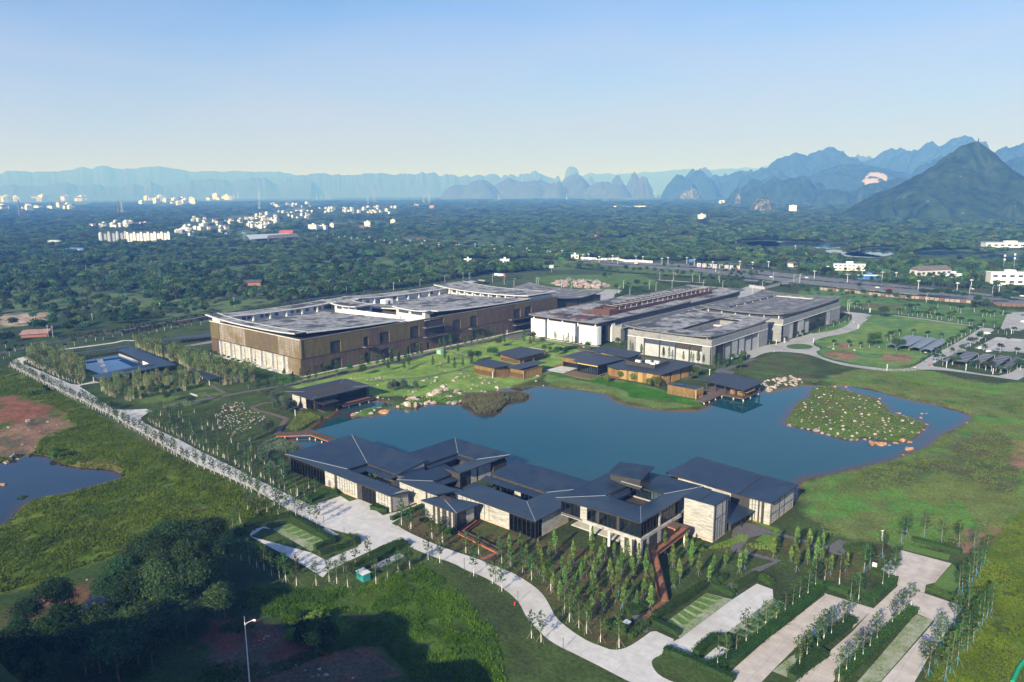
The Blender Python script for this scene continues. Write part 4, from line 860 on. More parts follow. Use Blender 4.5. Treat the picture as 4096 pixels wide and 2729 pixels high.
b = hall('museum','large brown bamboo clad museum with upturned concrete eaves and two flat stained roofs',(-454,380))
MB().box(-508.6,-399.7,256.2,343,0,20.2).box(-508.6,-399.7,343.001,373,0,14.4).box(-508.6,-399.7,373.001,505,0,20.2).build('core_wall',M['inner'],b)
for q in ((-404,-399.7,256.3,343),(-404,-399.7,373,505),(-498.9,-404.1,256.3,262),(-508.5,-499.1,256.3,352),(-508.5,-499.1,373,505),(-499,-404.1,474,504.9)): MB().box(*q,20.2,22.4).build('upstand',M['inner'],b)
MB().box(-495,-405,343.2,372.8,14.4,14.6).build('courtyard_floor',M['terrace'],b)
up = lambda t,k=2.6: abs(t) **k
# south block roofs
def zS(x,y): return 25.2+1.9*up((x+457)/56)*(1.1 if x < -457 else .75)
def zE(x,y): return 20.5+max(0,(x+497)/94.)*(3.5+2.3*max(0,(341-y)/85.) **2)
def zW(x,y): return 25.3+1.7*up((y-303)/50,2.4)
curved(b,'roof',-512,-402,254.2,262.6,zS,.5,'conc_roof',26,4,'conc_edge','sn')
curved(b,'roof',-497,-402.2,262.7,341,zE,.5,'conc_roof',12,16,'conc_edge','e')
curved(b,'roof',-513,-497,262.8,352,zW,.5,'conc_roof',4,18,'conc_edge','ew')
curved(b,'roof',-494,-464,345.5,365,lambda x,y: 25.8+.8*up((x+479)/15),.45,'conc_roof',10,6,'conc_edge','wesn')
curved(b,'roof',-513.2,-494.2,352.2,372,lambda x,y: 26.3+.7*up((y-352)/20),.45,'conc_roof',4,6,'conc_edge','wes')
MB().box(-492,-466.5,347.5,363,14.4,25.4).build('upper_hall_wall',M['offwhite'],b)
for q in range(3): MB().box(-489+q*8,-483+q*8,347.3,347.5,22.6,24.8).build('window',M['window_dim'],b)
MB().box(-466.5,-466.3,349,361,22.2,24.8).build('window',M['window_dim'],b)
MB().box(-509,-499,257.2,352,22.4,25.0).box(-499.2,-498.99,262.8,352,20.2,25.).build('attic_wall',M['offwhite'],b)
for q in range(6): MB().box(-499.01,-497.2,268+q*13.4,269+q*13.4,20.4,25.2).build('column',M['white'],b)
for q in (274,278,288,292,300,313,318,326): MB().box(-498.98,-498.8,q,q+2.8,21.8,24.2).build('window',M['window_dim'],b)
for q in range(2): MB().box(-498.98,-498.78,333+q*9,340+q*9,21.6,24.4).build('window',M['window_dim'],b)
MB().slab([(-474,341.1,24.6),(-474,342.2,24.6),(-408,342.2,26.),(-408,341.1,26.)],3.2).build('parapet',M['white'],b)
# north block roofs
def zE2(x,y): return 20.5+max(0,(x+497)/94.)*(3.5+2.5*(max(0,(455-y)/84.) **2.2*.9 if y < 455 else .0))
def zN(x,y): return 25.0+2.2*up((x+457)/56,2.5)*(1.15 if x < -457 else .85)
def zW2(x,y): return 25.3+2.2*up((y-436)/68,2.4)
curved(b,'roof',-497,-402.2,371.6,470,zE2,.5,'conc_roof',12,16,'conc_edge','es')
curved(b,'roof',-513,-402,470.5,507,zN,.5,'conc_roof',26,5,'conc_edge','sen')
curved(b,'roof',-513,-497,372.2,470.4,zW2,.5,'conc_roof',4,18,'conc_edge','ew')
curved(b,'roof',-422,-402.1,470.2,473.6,lambda x,y: 24.+(x+422)/20*.4,.5,'conc_roof',6,3,'conc_edge','e')
curved(b,'roof',-446,-409,366.6,371.5,lambda x,y: 25.2+.9*up((x+427)/18),.5,'conc_roof',10,3,'conc_edge','swe')
MB().box(-444,-412,368.3,373,14.4,24.9).build('attic_wall',M['offwhite'],b); MB().box(-444,-412,373.1,377,22.4,24.2).build('attic_wall',M['offwhite'],b)
MB().box(-441,-430,368.1,368.3,22,24.2).build('window',M['window_dim'],b); MB().box(-427,-415,368.1,368.3,22,24.2).build('window',M['window_dim'],b)
MB().box(-509,-499,373,504,22.4,25.).box(-499.2,-498.99,373,474,20.2,25.).box(-498.9,-404,474,504,22.4,24.7).box(-498.9,-422,473.8,474,20.2,24.7).build('attic_wall',M['offwhite'],b)
for q in range(8): MB().box(-499.01,-497.2,378+q*12,379+q*12,20.4,25.2).build('column',M['white'],b)
for q in range(9): MB().box(-495+q*9.6,-494+q*9.6,471.5,473.8,20.6,24.9).build('column',M['white'],b)
for q in range(8): MB().box(-492.5+q*9.6,-488+q*9.6,473.6,473.8,21.8,24.1).build('window',M['window_dim'],b)
for q in range(6): MB().box(-498.98,-498.8,383+q*14,386+q*14,21.8,24.2).build('window',M['window_dim'],b)
MB().box(-492,-486,392,400,20.4,24.4).build('stair_hut',M['white'],b); MB().box(-486,-485.85,395,397,20.6,23.4).build('door',M['window_dim'],b)
# street side: bamboo screens between openings (plane x=-398.8)
XF = -399.6
def cols(lst,z): return sorted([sorted((onX(r_,a,yy,-398.8)[1],onX(r_,c,yy,-398.8)[1])) for r_,a,c,yy in lst])
openU = cols([('f',1493,1605,900),('f',1842,1893,830),('f',2008,2112,800),('g',235,332,735),('g',388,590,660),('g',682,765,650),('g',864,940,620),('g',1322,1390,530),('g',1437,1505,510)],16)
openL = cols([('f',1503,1612,1030),('f',1392,1425,1100),('f',1850,1920,980),('f',2030,2110,880),('g',208,235,905),('g',240,335,830),('g',415,445,870),('g',535,580,800),('g',680,765,735),('g',890,945,715),('g',1328,1508,660)],5)
def screens(ops,z0,z1,mats,y0=255.2,y1=505.4):
    e = y0; k = 0
    for a,c in ops+[(y1,y1)]:
        if a-e > .6:
            MB().box(XF,XF+.8,e,a,z0,z1).build('bamboo_screen',M[mats[k % len(mats)]],b); k += 1
        e = max(e,c)
screens(openU,10.9,22.4,['bamboo_screen','bamboo_screen','bamboo_brown','bamboo_screen','bamboo_screen'])
screens(openL,.2,10.5,['bamboo_brown'])
for k,(a,c) in enumerate(openU):
    zt_ = (18.4,17.6,18.6,18.8,21.6,18.,18.6,18.2,18.6)[k % 9]; MB().box(XF,XF+.8,a,c,zt_,22.4).build('bamboo_screen',M['bamboo_screen'],b)
for k,(a,c) in enumerate(openL):
    if c-a < 9: MB().box(XF,XF+.8,a,c,7.2 if c-a > 5 else 5.6,10.5).build('bamboo_screen',M['bamboo_brown'],b)
MB().box(XF-.1,XF+1.,255.,505.6,10.5,10.9).build('floor_band',M['fascia'],b); MB().box(XF-.1,XF+1.,255.,505.6,22.4,22.75).build('coping',M['dark_eave'],b)
for (a,c) in openU:
    MB().box(XF+.02,XF+.1,a+.1,c-.1,11,21.).build('window',M['slit'],b)
for (y0,y1,z) in [(*sorted((onX('g',385,665,-397)[1],onX('g',612,620,-397)[1])),17.),(*sorted((onX('g',388,785,-397)[1],onX('g',615,735,-397)[1])),10.2),(*sorted((onX('g',862,690,-397)[1],onX('g',970,660,-397)[1])),10.),(*sorted((onX('g',1282,600,-397)[1],onX('g',1508,555,-397)[1])),11.),(*sorted((onX('f',1842,910,-397)[1],onX('f',1925,880,-397)[1])),11.5),(*sorted((onX('g',1335,650,-396)[1],onX('g',1515,640,-396)[1])),6.)]:
    bo = MB().box(XF+.3,XF+4.6,y0,y1,z-.5,z).build('balcony',M['dark_eave'],b); MB().box(XF+4.5,XF+4.6,y0,y1,z,z+1.1).build('railing',M['rail'],bo)
MB().box(-509.5,-398.2,254.8,255.4,22.5,23.).build('coping',M['conc'],b)
# lane side: screens above a stone loggia (plane y=255.4)
def lx(x,y=800): return onY('f',x,y,255.4)[0]
for a,c,m_ in ((240,332,'bamboo_screen'),(334,600,'bamboo_worn'),(602,946,'bamboo_screen'),(948,1183,'bamboo_worn')):
    y_ = 700+(a-240)*.2; MB().box(lx(a,y_),lx(c,y_+30),255.3,256.1,10.9,22.4).build('bamboo_screen',M[m_],b)
MB().box(-509.3,-497.2,255.3,256.1,.2,10.5).build('bamboo_screen',M['bamboo_brown'],b); MB().box(-413.5,-398.9,255.3,256.1,.2,10.5).build('bamboo_screen',M['bamboo_worn'],b)
MB().box(-509.4,-398.9,255.,256.1,10.5,10.9).build('floor_band',M['fascia'],b)
MB().box(-497,-413.6,255.9,256.15,.1,10.4).build('loggia_wall',M['stone'],b)
for q in range(7):
    x = -496.5+q*13.; MB().box(x,x+1.3,254.3,255.85,0,10.4).build('loggia_column',M['conc_edge'],b)
    if q < 6: MB().box(x+4.6,x+5.1,255.8,255.88,.3,9).build('slit_window',M['slit'],b)
MB().box(-499,-411,251.8,256,-.1,.35).build('plinth',M['conc'],b); MB().box(-399.5,-397,254,470,-.1,.22).build('plinth',M['conc'],b)
# rear wing
b = hall('museum_wing','smaller bamboo clad wing with a sweeping dark roof behind the museum',(-446,541))
MB().box(-488,-403,509,573,0,16.8).build('core_wall',M['inner'],b)
def zWg(x,y): return 17.9+2.4*up(max(abs((x+446)/44),0),3)*up((y-541)/35,1.2)+.8*up((y-541)/35)
curved(b,'roof',-491,-400.6,506.5,577,zWg,.5,'conc_roof2',18,16,'dark_eave','wesn')
MB().box(-403,-402.2,509,538,.2,17).build('bamboo_screen',M['bamboo_screen'],b); MB().box(-403,-402.2,541,573,.2,17).build('bamboo_screen',M['bamboo_screen'],b)
for q in (545,556,565): MB().box(-402.2,-402.1,q,q+3.4,4,13).build('window',M['window_dim'],b)
MB().box(-488,-402.3,508.4,509,.2,17).build('bamboo_screen',M['bamboo_brown'],b)

# white hall with rust fins
b = hall('white_hall','long hall with blank white front walls and a rust brown fin screen along its roof',(-345,560))
MB().box(-375.6,-316.2,446.4,672,0,12.6).build('core_wall',M['inner'],b)
wf = [(-376.4,-363,.8,14.2),(-360.4,-334.6,.8,14.2),(-330.6,-314.6,.8,14.2)]
for x0,x1,z0,z1 in wf: MB().box(x0,x1,444.6,446,z0,z1).build('white_wall',M['white'],b)
MB().box(-315.8,-314.5,446.01,449.6,.8,14.2).build('white_wall',M['white'],b); MB().box(-315.8,-314.5,463.2,467.2,.8,14.2).build('white_wall',M['white'],b)
MB().box(-376.5,-314.4,444.5,446.3,0,.8).build('plinth',M['darkwall'],b); MB().box(-377.5,-313,443.4,446,-.1,.15).build('apron',M['conc'],b)
for x0,x1 in ((-363,-360.4),(-334.6,-330.6)): MB().box(x0,x1,446.1,446.3,.8,12.5).build('window',M['window_dim'],b)
facade(b,[('G',13.4)],-316.2,449.7,.5,13.6,axis='y',out=1,stain=False,mul=3.,rails=(.2,.4,.6,.8),g='glass_dark')
MB().box(-374,-317,447.6,466,12.6,16.4).build('clerestory',M['window_dim'],b)
for x0,x1 in ((-371.5,-366),(-357,-346),(-334,-326)): MB().box(x0,x1,447.2,447.6,13,16.2).build('rust_panel',M['rust'],b)
for x in (-375,-361,-347.5,-333,-317.5): MB().box(x-.4,x+.4,446.2,447.,12.6,16.6).build('column',M['white'],b)
def zH(x,y): return 16.8+.9*up(max(0,(y-520))/60,2)*(1 if y < 580 else 0)+.5*up((x+345)/31,3)
curved(b,'roof',-377.5,-313.8,443.6,467,lambda x,y: 17.+.4*up((x+345)/31,3),.5,'conc_roof',12,4,'dark_eave','wse')
curved(b,'roof',-377,-314.6,467.1,579,zH,.5,'conc_roof',10,14,'dark_eave','wen')
curved(b,'roof',-374,-314.6,580,681,lambda x,y: 16.6+1.2*up(max(0,y-640)/41,2),.5,'conc_roof',10,12,'dark_eave','wen')
MB().box(-375,-316.4,467,676,12.6,16.2).build('clerestory',M['window_dim'],b)
for (x0,x1,y0,y1) in ((-363,-350,452,462),(-345,-328,452,464)): MB().box(x0,x1,y0,y1,17.2,17.9).build('roof_deck',M['rust'],b)
MB().box(-341.6,-341,486,643,16.5,22.2).build('fin_screen',M['rust'],b); MB().box(-328.6,-328,490.5,643,16.5,19.5).build('fin_screen',M['rust'],b); MB().box(-341,-328.6,642.4,643,16.5,20.6).build('fin_screen',M['rust'],b)
for k in range(19): y = 494+k*8.; MB().box(-329,-328.4,y-.3,y+.3,19.5,22.2).box(-341,-329,y-.2,y+.2,21.8,22.2).build('fin_post',M['grey_metal'],b)
MB().box(-328.9,-328.3,490.5,643,22.2,22.6).build('fin_beam',M['rust'],b)
MB().box(-343,-327,478,478.6,16.6,21.4).build('fin_screen',M['rust'],b); MB().box(-327.6,-327,478.6,490,16.6,21.4).build('fin_screen',M['rust'],b); MB().box(-343,-342.4,478.6,490,16.6,21.4).build('fin_screen',M['rust'],b); MB().box(-342.4,-327.6,489.4,490,16.6,21.4).build('fin_screen',M['rust'],b)
MB().box(-356,-343.1,481,481.5,16.6,18.8).build('fin_screen',M['rust'],b)
MB().box(-316.2,-309.5,467.3,656,0,12.4).build('side_wall',M['grey_brick'],b); MB().box(-309.5,-308.8,467.2,657,11.,14.2).build('parapet',M['grey_brick'],b); MB().box(-308.8,-308.6,467.2,657,10.7,11.).build('string_course',M['white'],b)
for q in range(8): MB().box(-309.5,-309.35,472+q*22,479+q*22,.5,9.5).build('window',M['window_dim'],b)

def greyhall(nm,label,x0,x1,y0,y1,h,zroof,hole,holez,bays_s,bays_e,tip=1.2):
    b = hall(nm,label,((x0+x1)/2,(y0+y1)/2)); hx0,hx1,hy0,hy1 = hole
    if holez is None:
        mbw = MB().box(x0+.9,hx0,y0+.9,y1-.9,0,h-.6).box(hx1,x1-.9,y0+.9,y1-.9,0,h-.6).box(hx0,hx1,y0+.9,hy0,0,h-.6).box(hx0,hx1,hy1,y1-.9,0,h-.6)
        mbw.build('core_wall',M['grey_brick'],b); MB().box(hx0,hx1,hy0,hy1,2.,2.2).build('courtyard_floor',M['conc'],b)
        MB().box(hx0+2,hx0+8,hy0+3,hy0+26,2.2,13.).build('courtyard_block',M['window_dim'],b); MB().box(hx0+9,hx1-3,hy0+32,hy0+33,2.2,14.5).build('courtyard_wall',M['white'],b); MB().box(hx0+2,hx1-1,hy1-14,hy1-11,13.4,14.4).build('courtyard_beam',M['conc'],b)
    else: MB().box(x0+.9,x1-.9,y0+.9,y1-.9,0,h-.6).build('core_wall',M['grey_brick'],b)
    # parapet band with white string course
    for nm_,bx in (('parapet',(x0,x1,y0,y0+.9)),('parapet',(x1-.9,x1,y0+.9,y1)),('parapet',(x0,x0+.9,y0+.9,y1)),('parapet',(x0+.9,x1-.9,y1-.9,y1))): MB().box(*bx,h-4.1,h).build(nm_,M['grey_brick'],b)
    MB().box(x0-.15,x1+.15,y0-.18,y0,h-4.4,h-4.1).build('string_course',M['white'],b); MB().box(x1,x1+.18,y0-.18,y1,h-4.4,h-4.1).build('string_course',M['white'],b)
    # bays: (kind, length)
    for axis,bays,base in (('x',bays_s,x0),('y',bays_e,y0)):
        u = base
        for kd,ln in bays:
            a,c = u,u+ln; u = c
            def bb(o0,o1,za,zb,mt_,nm_,aa=a,cc=c):
                if axis == 'x': return MB().box(aa,cc,y0+.9-o1,y0+.9-o0,za,zb).build(nm_,M[mt_],b)
                return MB().box(x1-.9+o0,x1-.9+o1,aa,cc,za,zb).build(nm_,M[mt_],b)
            if kd == 'B': bb(0,.9,0,h-4.4,'grey_brick','pier')
            elif kd == 'C': bb(0,.75,0,h-4.4,'darkwall','column')
            elif kd == 'P': bb(0,.4,0,h-8,'grey_panel','wall_panel'); bb(0,.15,h-8,h-5,'window_dim','window')
            elif kd == 'Q': bb(0,.4,0,h-4.4,'grey_panel','wall_panel'); bb(.4,.45,.2,4.,'conc','door',a+ln*.2,a+ln*.6)
            elif kd == 'G': bb(0,.2,.4,h-4.4,'glass_dark','window'); [bb(.2,.4,.4,h-4.4,'frame','mullion',a+ln*q/8-.1,a+ln*q/8+.1) for q in range(1,8)]
            elif kd == 'O': bb(0,.4,0,h-8.5,'grey_panel','wall_panel'); bb(0,.1,h-8.5,h-4.4,'inner','loggia')
    MB().box(x0+1.2,x1-1.2,y0+1.4,y0+1.6,h-.6,zroof-.3).box(x1-1.6,x1-1.4,y0+1.6,y1-1.4,h-.6,zroof-.3).build('clerestory',M['window_dim'],b)
    for q in range(6): MB().box(x0+4+q*(x1-x0-8)/5-.4,x0+4+q*(x1-x0-8)/5+.4,y0+.95,y0+1.4,h-.6,zroof-.4).build('column',M['conc'],b)
    cxm,cym = (x0+x1)/2,(y0+y1)/2
    zf = lambda x,y: zroof+tip*up((x-cxm)/((x1-x0)/2),3)*up((y-cym)/((y1-y0)/2),3)
    for n_,(a0,a1,c0,c1,ed) in enumerate(((x0-1.6,hx0,y0-1.,y1+8*(holez is None),'wsn'),(hx1,x1-1.+(holez is not None),y0-1.,y1+6*(holez is None),'esn'),(hx0+.01,hx1-.01,y0-1,hy0,'s'),(hx0+.01,hx1-.01,hy1,y1+7*(holez is None),'n'))):
        curved(b,'roof',a0,a1,c0,c1,zf,.5,'conc_roof2' if holez is not None else 'conc_roof',8,14,'dark_eave',ed)
    if holez is not None:
        MB().box(hx0,hx1,hy0,hy1,h-.6,holez).build('sunken_roof',M['conc_roof2'],b)
        for a in range(7): MB().box(hx0+.01,hx0+.6,hy0+5+a*(hy1-hy0-10)/6-.5,hy0+5+a*(hy1-hy0-10)/6+.5,holez,zroof-.4).build('column',M['conc'],b)
        MB().box(hx0+.6,hx1-.6,hy1-2.5,hy1-2,holez,holez+.6).build('kerb',M['conc'],b)
greyhall('grey_hall','nearer grey brick hall with an open slot courtyard in its stained roof',-287,-224,442,527,16.2,17.6,(-257.3,-240.3,459.5,519),None,
    [('B',6.2),('Q',6.5),('C',.9),('P',11),('C',.9),('P',11),('C',.9),('O',9.4),('C',.9),('O',8.6),('B',6.5)],[('B',5.5),('G',12.),('C',1.2),('P',8.5),('C',1.2),('Q',9.5),('C',1.2),('Q',9),('C',1.2),('P',9.4),('C',1.2),('P',10),('B',15)])
greyhall('grey_hall','farther grey brick hall with a sunken flat roof and a large glass window',-285,-220.5,545,664,16.6,19.4,(-271.5,-237,556,653),18.3,
    [('B',64.5)],[('B',12.),('Q',8.),('C',1.2),('G',9),('Q',11),('C',1.2),('P',9),('C',1.2),('G',34),('C',1.2),('Q',10),('C',1.2),('B',20)],tip=1.6)

# timber pavilions by the lake
def slats(b,name,axis,p,a0,a1,z0,z1,step,out,w=.22,d=.25,mat='wood_light'):
    n = int(abs(a1-a0)/step); mb = MB()
    for q in range(n+1):
        a = a0+(a1-a0)*q/n
        if axis == 'x': mb.box(a-w/2,a+w/2,min(p,p+out*d),max(p,p+out*d),z0,z1)
        else: mb.box(min(p,p+out*d),max(p,p+out*d),a-w/2,a+w/2,z0,z1)
    return mb.build(name,M[mat],b)
def pavilion(label,x0,x1,y0,y1,h,roof,split=.5,z0=.4,fl=True):
    b = hall('timber_pavilion',label,((x0+x1)/2,(y0+y1)/2))
    MB().box(x0+.3,x1-.3,y0+.3,y1-.3,z0,h-.1).build('inner_wall',M['inner'],b)
    zs = z0+(h-z0)*split
    MB().box(x0,x1,y0,y0+.3,zs,h).build('timber_wall',M['wood_dark'],b); MB().box(x1-.3,x1,y0+.301,y1,zs+(h-zs)*.55,h).build('timber_wall',M['wood_dark'],b); MB().box(x0,x0+.3,y0+.301,y1,z0,h).build('timber_wall',M['wood_dark'],b)
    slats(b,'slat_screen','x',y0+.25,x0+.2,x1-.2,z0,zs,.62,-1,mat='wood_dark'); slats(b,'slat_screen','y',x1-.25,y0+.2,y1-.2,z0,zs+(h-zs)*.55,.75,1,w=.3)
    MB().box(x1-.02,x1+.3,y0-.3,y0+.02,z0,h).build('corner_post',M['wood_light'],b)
    if fl: MB().box(x0-.4,x1+.4,y0-.5,y1+.4,-.3,z0).build('deck',M['deck'],b)
    MB().slab(roof,.28).build('roof',M['slate'],b)
    return b
b = pavilion('leftmost timber pavilion of the lakeside pair under a flat dark roof',-324.4,-307.9,329.2,342.6,5.3,[(-327.6,328.4,6.1),(-307.2,329.2,6.),(-306.2,345.,5.4),(-327.4,345.,6.1)],.55)
b = pavilion('narrow timber pavilion with bright slats and stepped deck beside its twin',-302.6,-291.6,337.6,354.8,5.,[(-304,336.2,5.8),(-293.2,336.,6.),(-293.2,361,6.),(-303.6,361,5.8)],.55)
mb = MB()
for q in range(5): mb.box(-306.8,-302.8,334.6-q*.9,335.6-q*.9,.02,.5-q*.1)
mb.build('step',M['deck'],b); MB().box(-307.4,-303,335.6,344,.02,.45).build('deck',M['deck'],b)
b = pavilion('timber pavilion set back behind the lakeside pair with a wide dark roof',-336.6,-320,366.2,393,4.8,[(-339.5,364.2,5.3),(-315.5,360,5.3),(-315.5,385.2,5.3),(-339.5,390.4,5.3)],.5)
MB().box(-337.6,-326,392,398.5,.05,3.8).build('annex',M['grey_panel'],b)
for y in (366,376): MB().box(-316.6,-316.2,y,y+.4,0,5).build('post',M['wood_dark'],b)
# dining pavilion
b = hall('dining_pavilion','glass walled dining pavilion full of white chairs on a projecting timber deck',(-278,388),'building')
MB().box(-294.4,-281,380,402,.3,5.6).build('inner_wall',M['inner'],b); MB().box(-294.6,-278,379.2,379.9,3.2,6.4).build('timber_wall',M['wood_dark'],b); MB().box(-295.2,-294.6,379.2,401,.3,6.4).build('timber_wall',M['wood_dark'],b)
facade(b,[('G',16.)],379.8,-294.4,.4,3.1,stain=False,mul=1.2,rails=())
MB().slab([(-296,378.5,6.4),(-281.6,378.5,6.4),(-281.6,399,6.3),(-296,400,6.3)],.25).build('roof',M['slate'],b)
MB().box(-278,-261.6,371.9,394,.25,.45).build('floor',M['floor_in'],b); MB().box(-277,-262.4,388,388.3,.45,6.).build('inner_wall',M['inner'],b)
facade(b,[('G',15.)],372.,-277.2,.45,5.6,stain=False,mul=1.7,rails=(.5,)); facade(b,[('G',20)],-262.2,371.7,.45,6.,axis='y',out=1,stain=False,mul=1.7,rails=(.5,)); facade(b,[('G',12)],-277.2,372,.45,5.6,axis='y',out=-1,stain=False)
MB().box(-277.3,-262,371.4,371.7,5.6,6.2).build('timber_beam',mk('yellow timber beam',(.45,.33,.10),(.55,.42,.15),1.,.6),b)  # beam in a plain yellow timber tone
MB().slab([(-282.6,372.6,6.5),(-263,371.6,6.5),(-260,397.8,6.5),(-280.6,400.8,6.5)],.25).build('roof',M['slate'],b)
MB().slab([(-289.8,402.,7.4),(-257.6,398.6,7.4),(-259.8,418.4,7.4),(-289.4,419,7.4)],.28).build('roof',M['slate'],b); MB().box(-286,-262,402.6,416,.3,6.9).build('inner_wall',M['inner'],b); MB().box(-281,-262,402.,402.5,6.1,6.9).build('timber_beam',M['wood_light'],b)
MB().box(-281,-259.4,360.8,372,-.1,.35).build('deck',M['deck'],b); MB().box(-259.401,-258,361,375,-.1,.3).build('deck',M['deck'],b); MB().box(-298,-294.6,361,384,-.05,.28).build('deck',M['deck'],b)
for x in (-279,-271,-262): MB().box(x,x+.5,361.3,361.8,-1.2,-.1).build('pier',M['pier'],b)
# big pavilion with roof plant
b = hall('timber_pavilion','big timber pavilion with a walled rooftop pen of white air conditioning units',(-235,392))
MB().box(-248,-221,376,412,.1,5.8).build('inner_wall',M['inner'],b)
u = -248.8
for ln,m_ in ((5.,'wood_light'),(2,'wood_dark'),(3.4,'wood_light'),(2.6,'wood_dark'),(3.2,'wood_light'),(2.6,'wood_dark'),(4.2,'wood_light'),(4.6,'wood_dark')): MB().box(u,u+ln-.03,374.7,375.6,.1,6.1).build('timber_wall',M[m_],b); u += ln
for y0,y1 in ((376,384),(386,396),(398,406.5),(408.5,410.5)): MB().box(-220.8,-220.2,y0,y1,.1,5.8).build('timber_wall',M['wood_dark'],b); slats(b,'slat_screen','y',-220.2,y0+.2,y1-.2,.1,5.7,.8,1,w=.25,d=.15)
MB().box(-220.9,-220.7,384,408.4,.1,5.8).build('window',M['window_dim'],b)
MB().box(-258,-249.2,376.2,377,.3,6).build('timber_wall',M['wood_dark'],b); MB().box(-256,-248.6,371.6,376,-.1,.3).build('deck',M['deck'],b)
mb = MB(); mb.slab([(-257.6,374.3,6.6),(-250.2,372.6,6.6),(-219.3,374.2,7.),(-217.4,409.8,7.6),(-246.4,410.4,7.4),(-246.6,398.6,6.9),(-256.6,407,6.8)],.3); mb.build('roof',M['slate'],b)
px0,px1,py0,py1 = -250.4,-230.6,384.4,401
for q in ((px0,px1,py0,py0+.2),(px1-.2,px1,py0+.2,py1),(px0,px0+.2,py0+.2,py1),(px0+.2,px1-.2,py1-.2,py1)): MB().box(*q,6.6,9.2).build('pen_screen',M['darkwall'],b)
for k,(x,y) in enumerate(((-246,391),(-241,394.5),(-236,396),(-235,390))):
    ac = thing('air_conditioner',('white rooftop air conditioner, %s in the pavilion pen' % ('leftmost','second from left','third from left','nearest the lake')[k]),'air conditioner',(x,y,7.1),group='rooftop air conditioning units')
    MB().box(-1.6,1.6,-.9,.9,.25,1.9).build('casing',M['white_metal'],ac,local=True); MB().tube((-.75,0,1.9),(-.75,0,2.05),.6,n=12).build('fan_guard',M['grey_metal'],ac,local=True); MB().tube((.75,0,1.9),(.75,0,2.05),.6,n=12).build('fan_guard',M['grey_metal'],ac,local=True); MB().box(-1.5,1.5,-.8,.8,0,.25).build('stand',M['grey_metal'],ac,local=True)
# little timber kiosk and stilt pavilion with deck
b = hall('timber_kiosk','small flat roofed timber box with vertical slats at the start of the jetty',(-200,367))
MB().box(-208.6,-192,363.,370,-.6,4.8).build('inner_wall',M['inner'],b); MB().box(-209,-191.7,362.4,363,1.9,5.1).build('timber_wall',M['wood_dark'],b); MB().box(-191.9,-191.4,363,370.4,1.9,5.1).build('timber_wall',M['wood_light'],b); MB().box(-209.2,-208.6,363,370.4,-.6,5.1).build('timber_wall',M['wood_dark'],b)
slats(b,'slat_screen','x',362.9,-208.8,-192,-.6,1.9,.8,-1,w=.3); slats(b,'slat_screen','y',-191.8,363.2,370.2,-.6,1.9,1.6,1,w=.3); MB().box(-192,-191.2,362.2,363,-.6,5.1).build('corner_post',M['wood_light'],b)
MB().box(-208.5,-192,363.1,370.3,4.8,5.0).build('roof',M['slate'],b); MB().box(-206,-201.6,365,369,5.0,5.2).build('skylight',M['glass_dark'],b)
b = hall('stilt_pavilion','open pavilion on white piers over the lake under a broad dark roof',(-186,388),'pavilion')
MB().slab([(-199.4,382.2,5.9),(-171,376,5.6),(-170.3,400,5.9),(-198.6,405,6.1)],.35).build('roof',M['slate'],b)
MB().box(-184.4,-171.4,377.3,398.5,.2,.6).build('deck',M['deck_dark'],b); MB().box(-197,-184.401,377.3,402,.1,.55).build('deck',M['deck_dark'],b); MB().box(-190.4,-184.2,358,377.299,.2,.6).build('jetty',M['deck_dark'],b)
MB().box(-182,-173.2,383.4,396,.6,3.4).build('kiosk_wall',M['wood_dark'],b); slats(b,'slat_screen','x',383.3,-181.8,-173.4,.6,3.3,.7,-1); MB().box(-176,-170.8,380,390,3.3,3.5).build('counter_roof',M['wood_light'],b)
for x,y in ((-196.4,384),(-190.6,382.4),(-184,381),(-177.6,379.4),(-172.4,378.4),(-172,388),(-171.8,397.6),(-196,402),(-190,396)): MB().box(x-.28,x+.28,y-.28,y+.28,.55,5.5).build('post',M['fascia'],b)
for x,y in ((-184.6,358.4),(-184.6,364),(-184.6,371),(-184.4,378),(-177.6,378),(-171.9,377.8),(-171.8,386),(-171.8,396)): MB().tube((x,y,-3),(x,y,.2),.38,n=8).build('pier',M['pier'],b)
for p,q in (((-184.3,358,.6),(-184.3,377.2,.6)),((-184.3,377.4,.6),(-171.5,377.4,.6)),((-171.5,377.4,.6),(-171.5,398.4,.6)),((-190.3,358.1,.6),(-184.4,358.1,.6))):
    mb = MB(); mb.tube((p[0],p[1],p[2]+1.05),(q[0],q[1],q[2]+1.05),.06,n=4); ln = int(math.dist(p,q)/1.6)
    for k in range(ln+1): t = k/ln; x,y = p[0]+(q[0]-p[0])*t,p[1]+(q[1]-p[1])*t; mb.tube((x,y,.6),(x,y,1.65),.04,n=4)
    mb.build('railing',M['rail'],b)
# dark glass pavilion on the near-left shore
b = hall('lakeside_pavilion','dark glass pavilion with a slatted roof light and projecting glazed box over the water',(-338,232))
A_,B_,C_,D_ = (-350.8,213.6,7.3),(-350.8,251.8,7.3),(-326,251.6,7.2),(-325.6,213.4,7.3); ia,ib,ic,id_ = (-342.2,225,6.2),(-341.8,240.6,6.2),(-336.8,240.8,6.2),(-336.6,224.6,6.2)
for pts in ((A_,ia,ib,B_),(B_,ib,ic,C_),(C_,ic,id_,D_),(D_,id_,ia,A_)): MB().slab(pts,.25).build('roof',M['slate'],b)
for p,q in ((A_,ia),(C_,ic),(D_,id_),(B_,ib)): MB().tube((p[0],p[1],p[2]+.03),(q[0],q[1],q[2]+.03),.07,n=4).build('ridge_flashing',M['hip'],b)
MB().box(-342,-337,225,240.6,5.2,5.3).build('roof_light',M['window_dim'],b); mb = MB()
for k in range(22): mb.box(-341.6,-338.6,225.6+k*.68,225.9+k*.68,5.35,5.5)
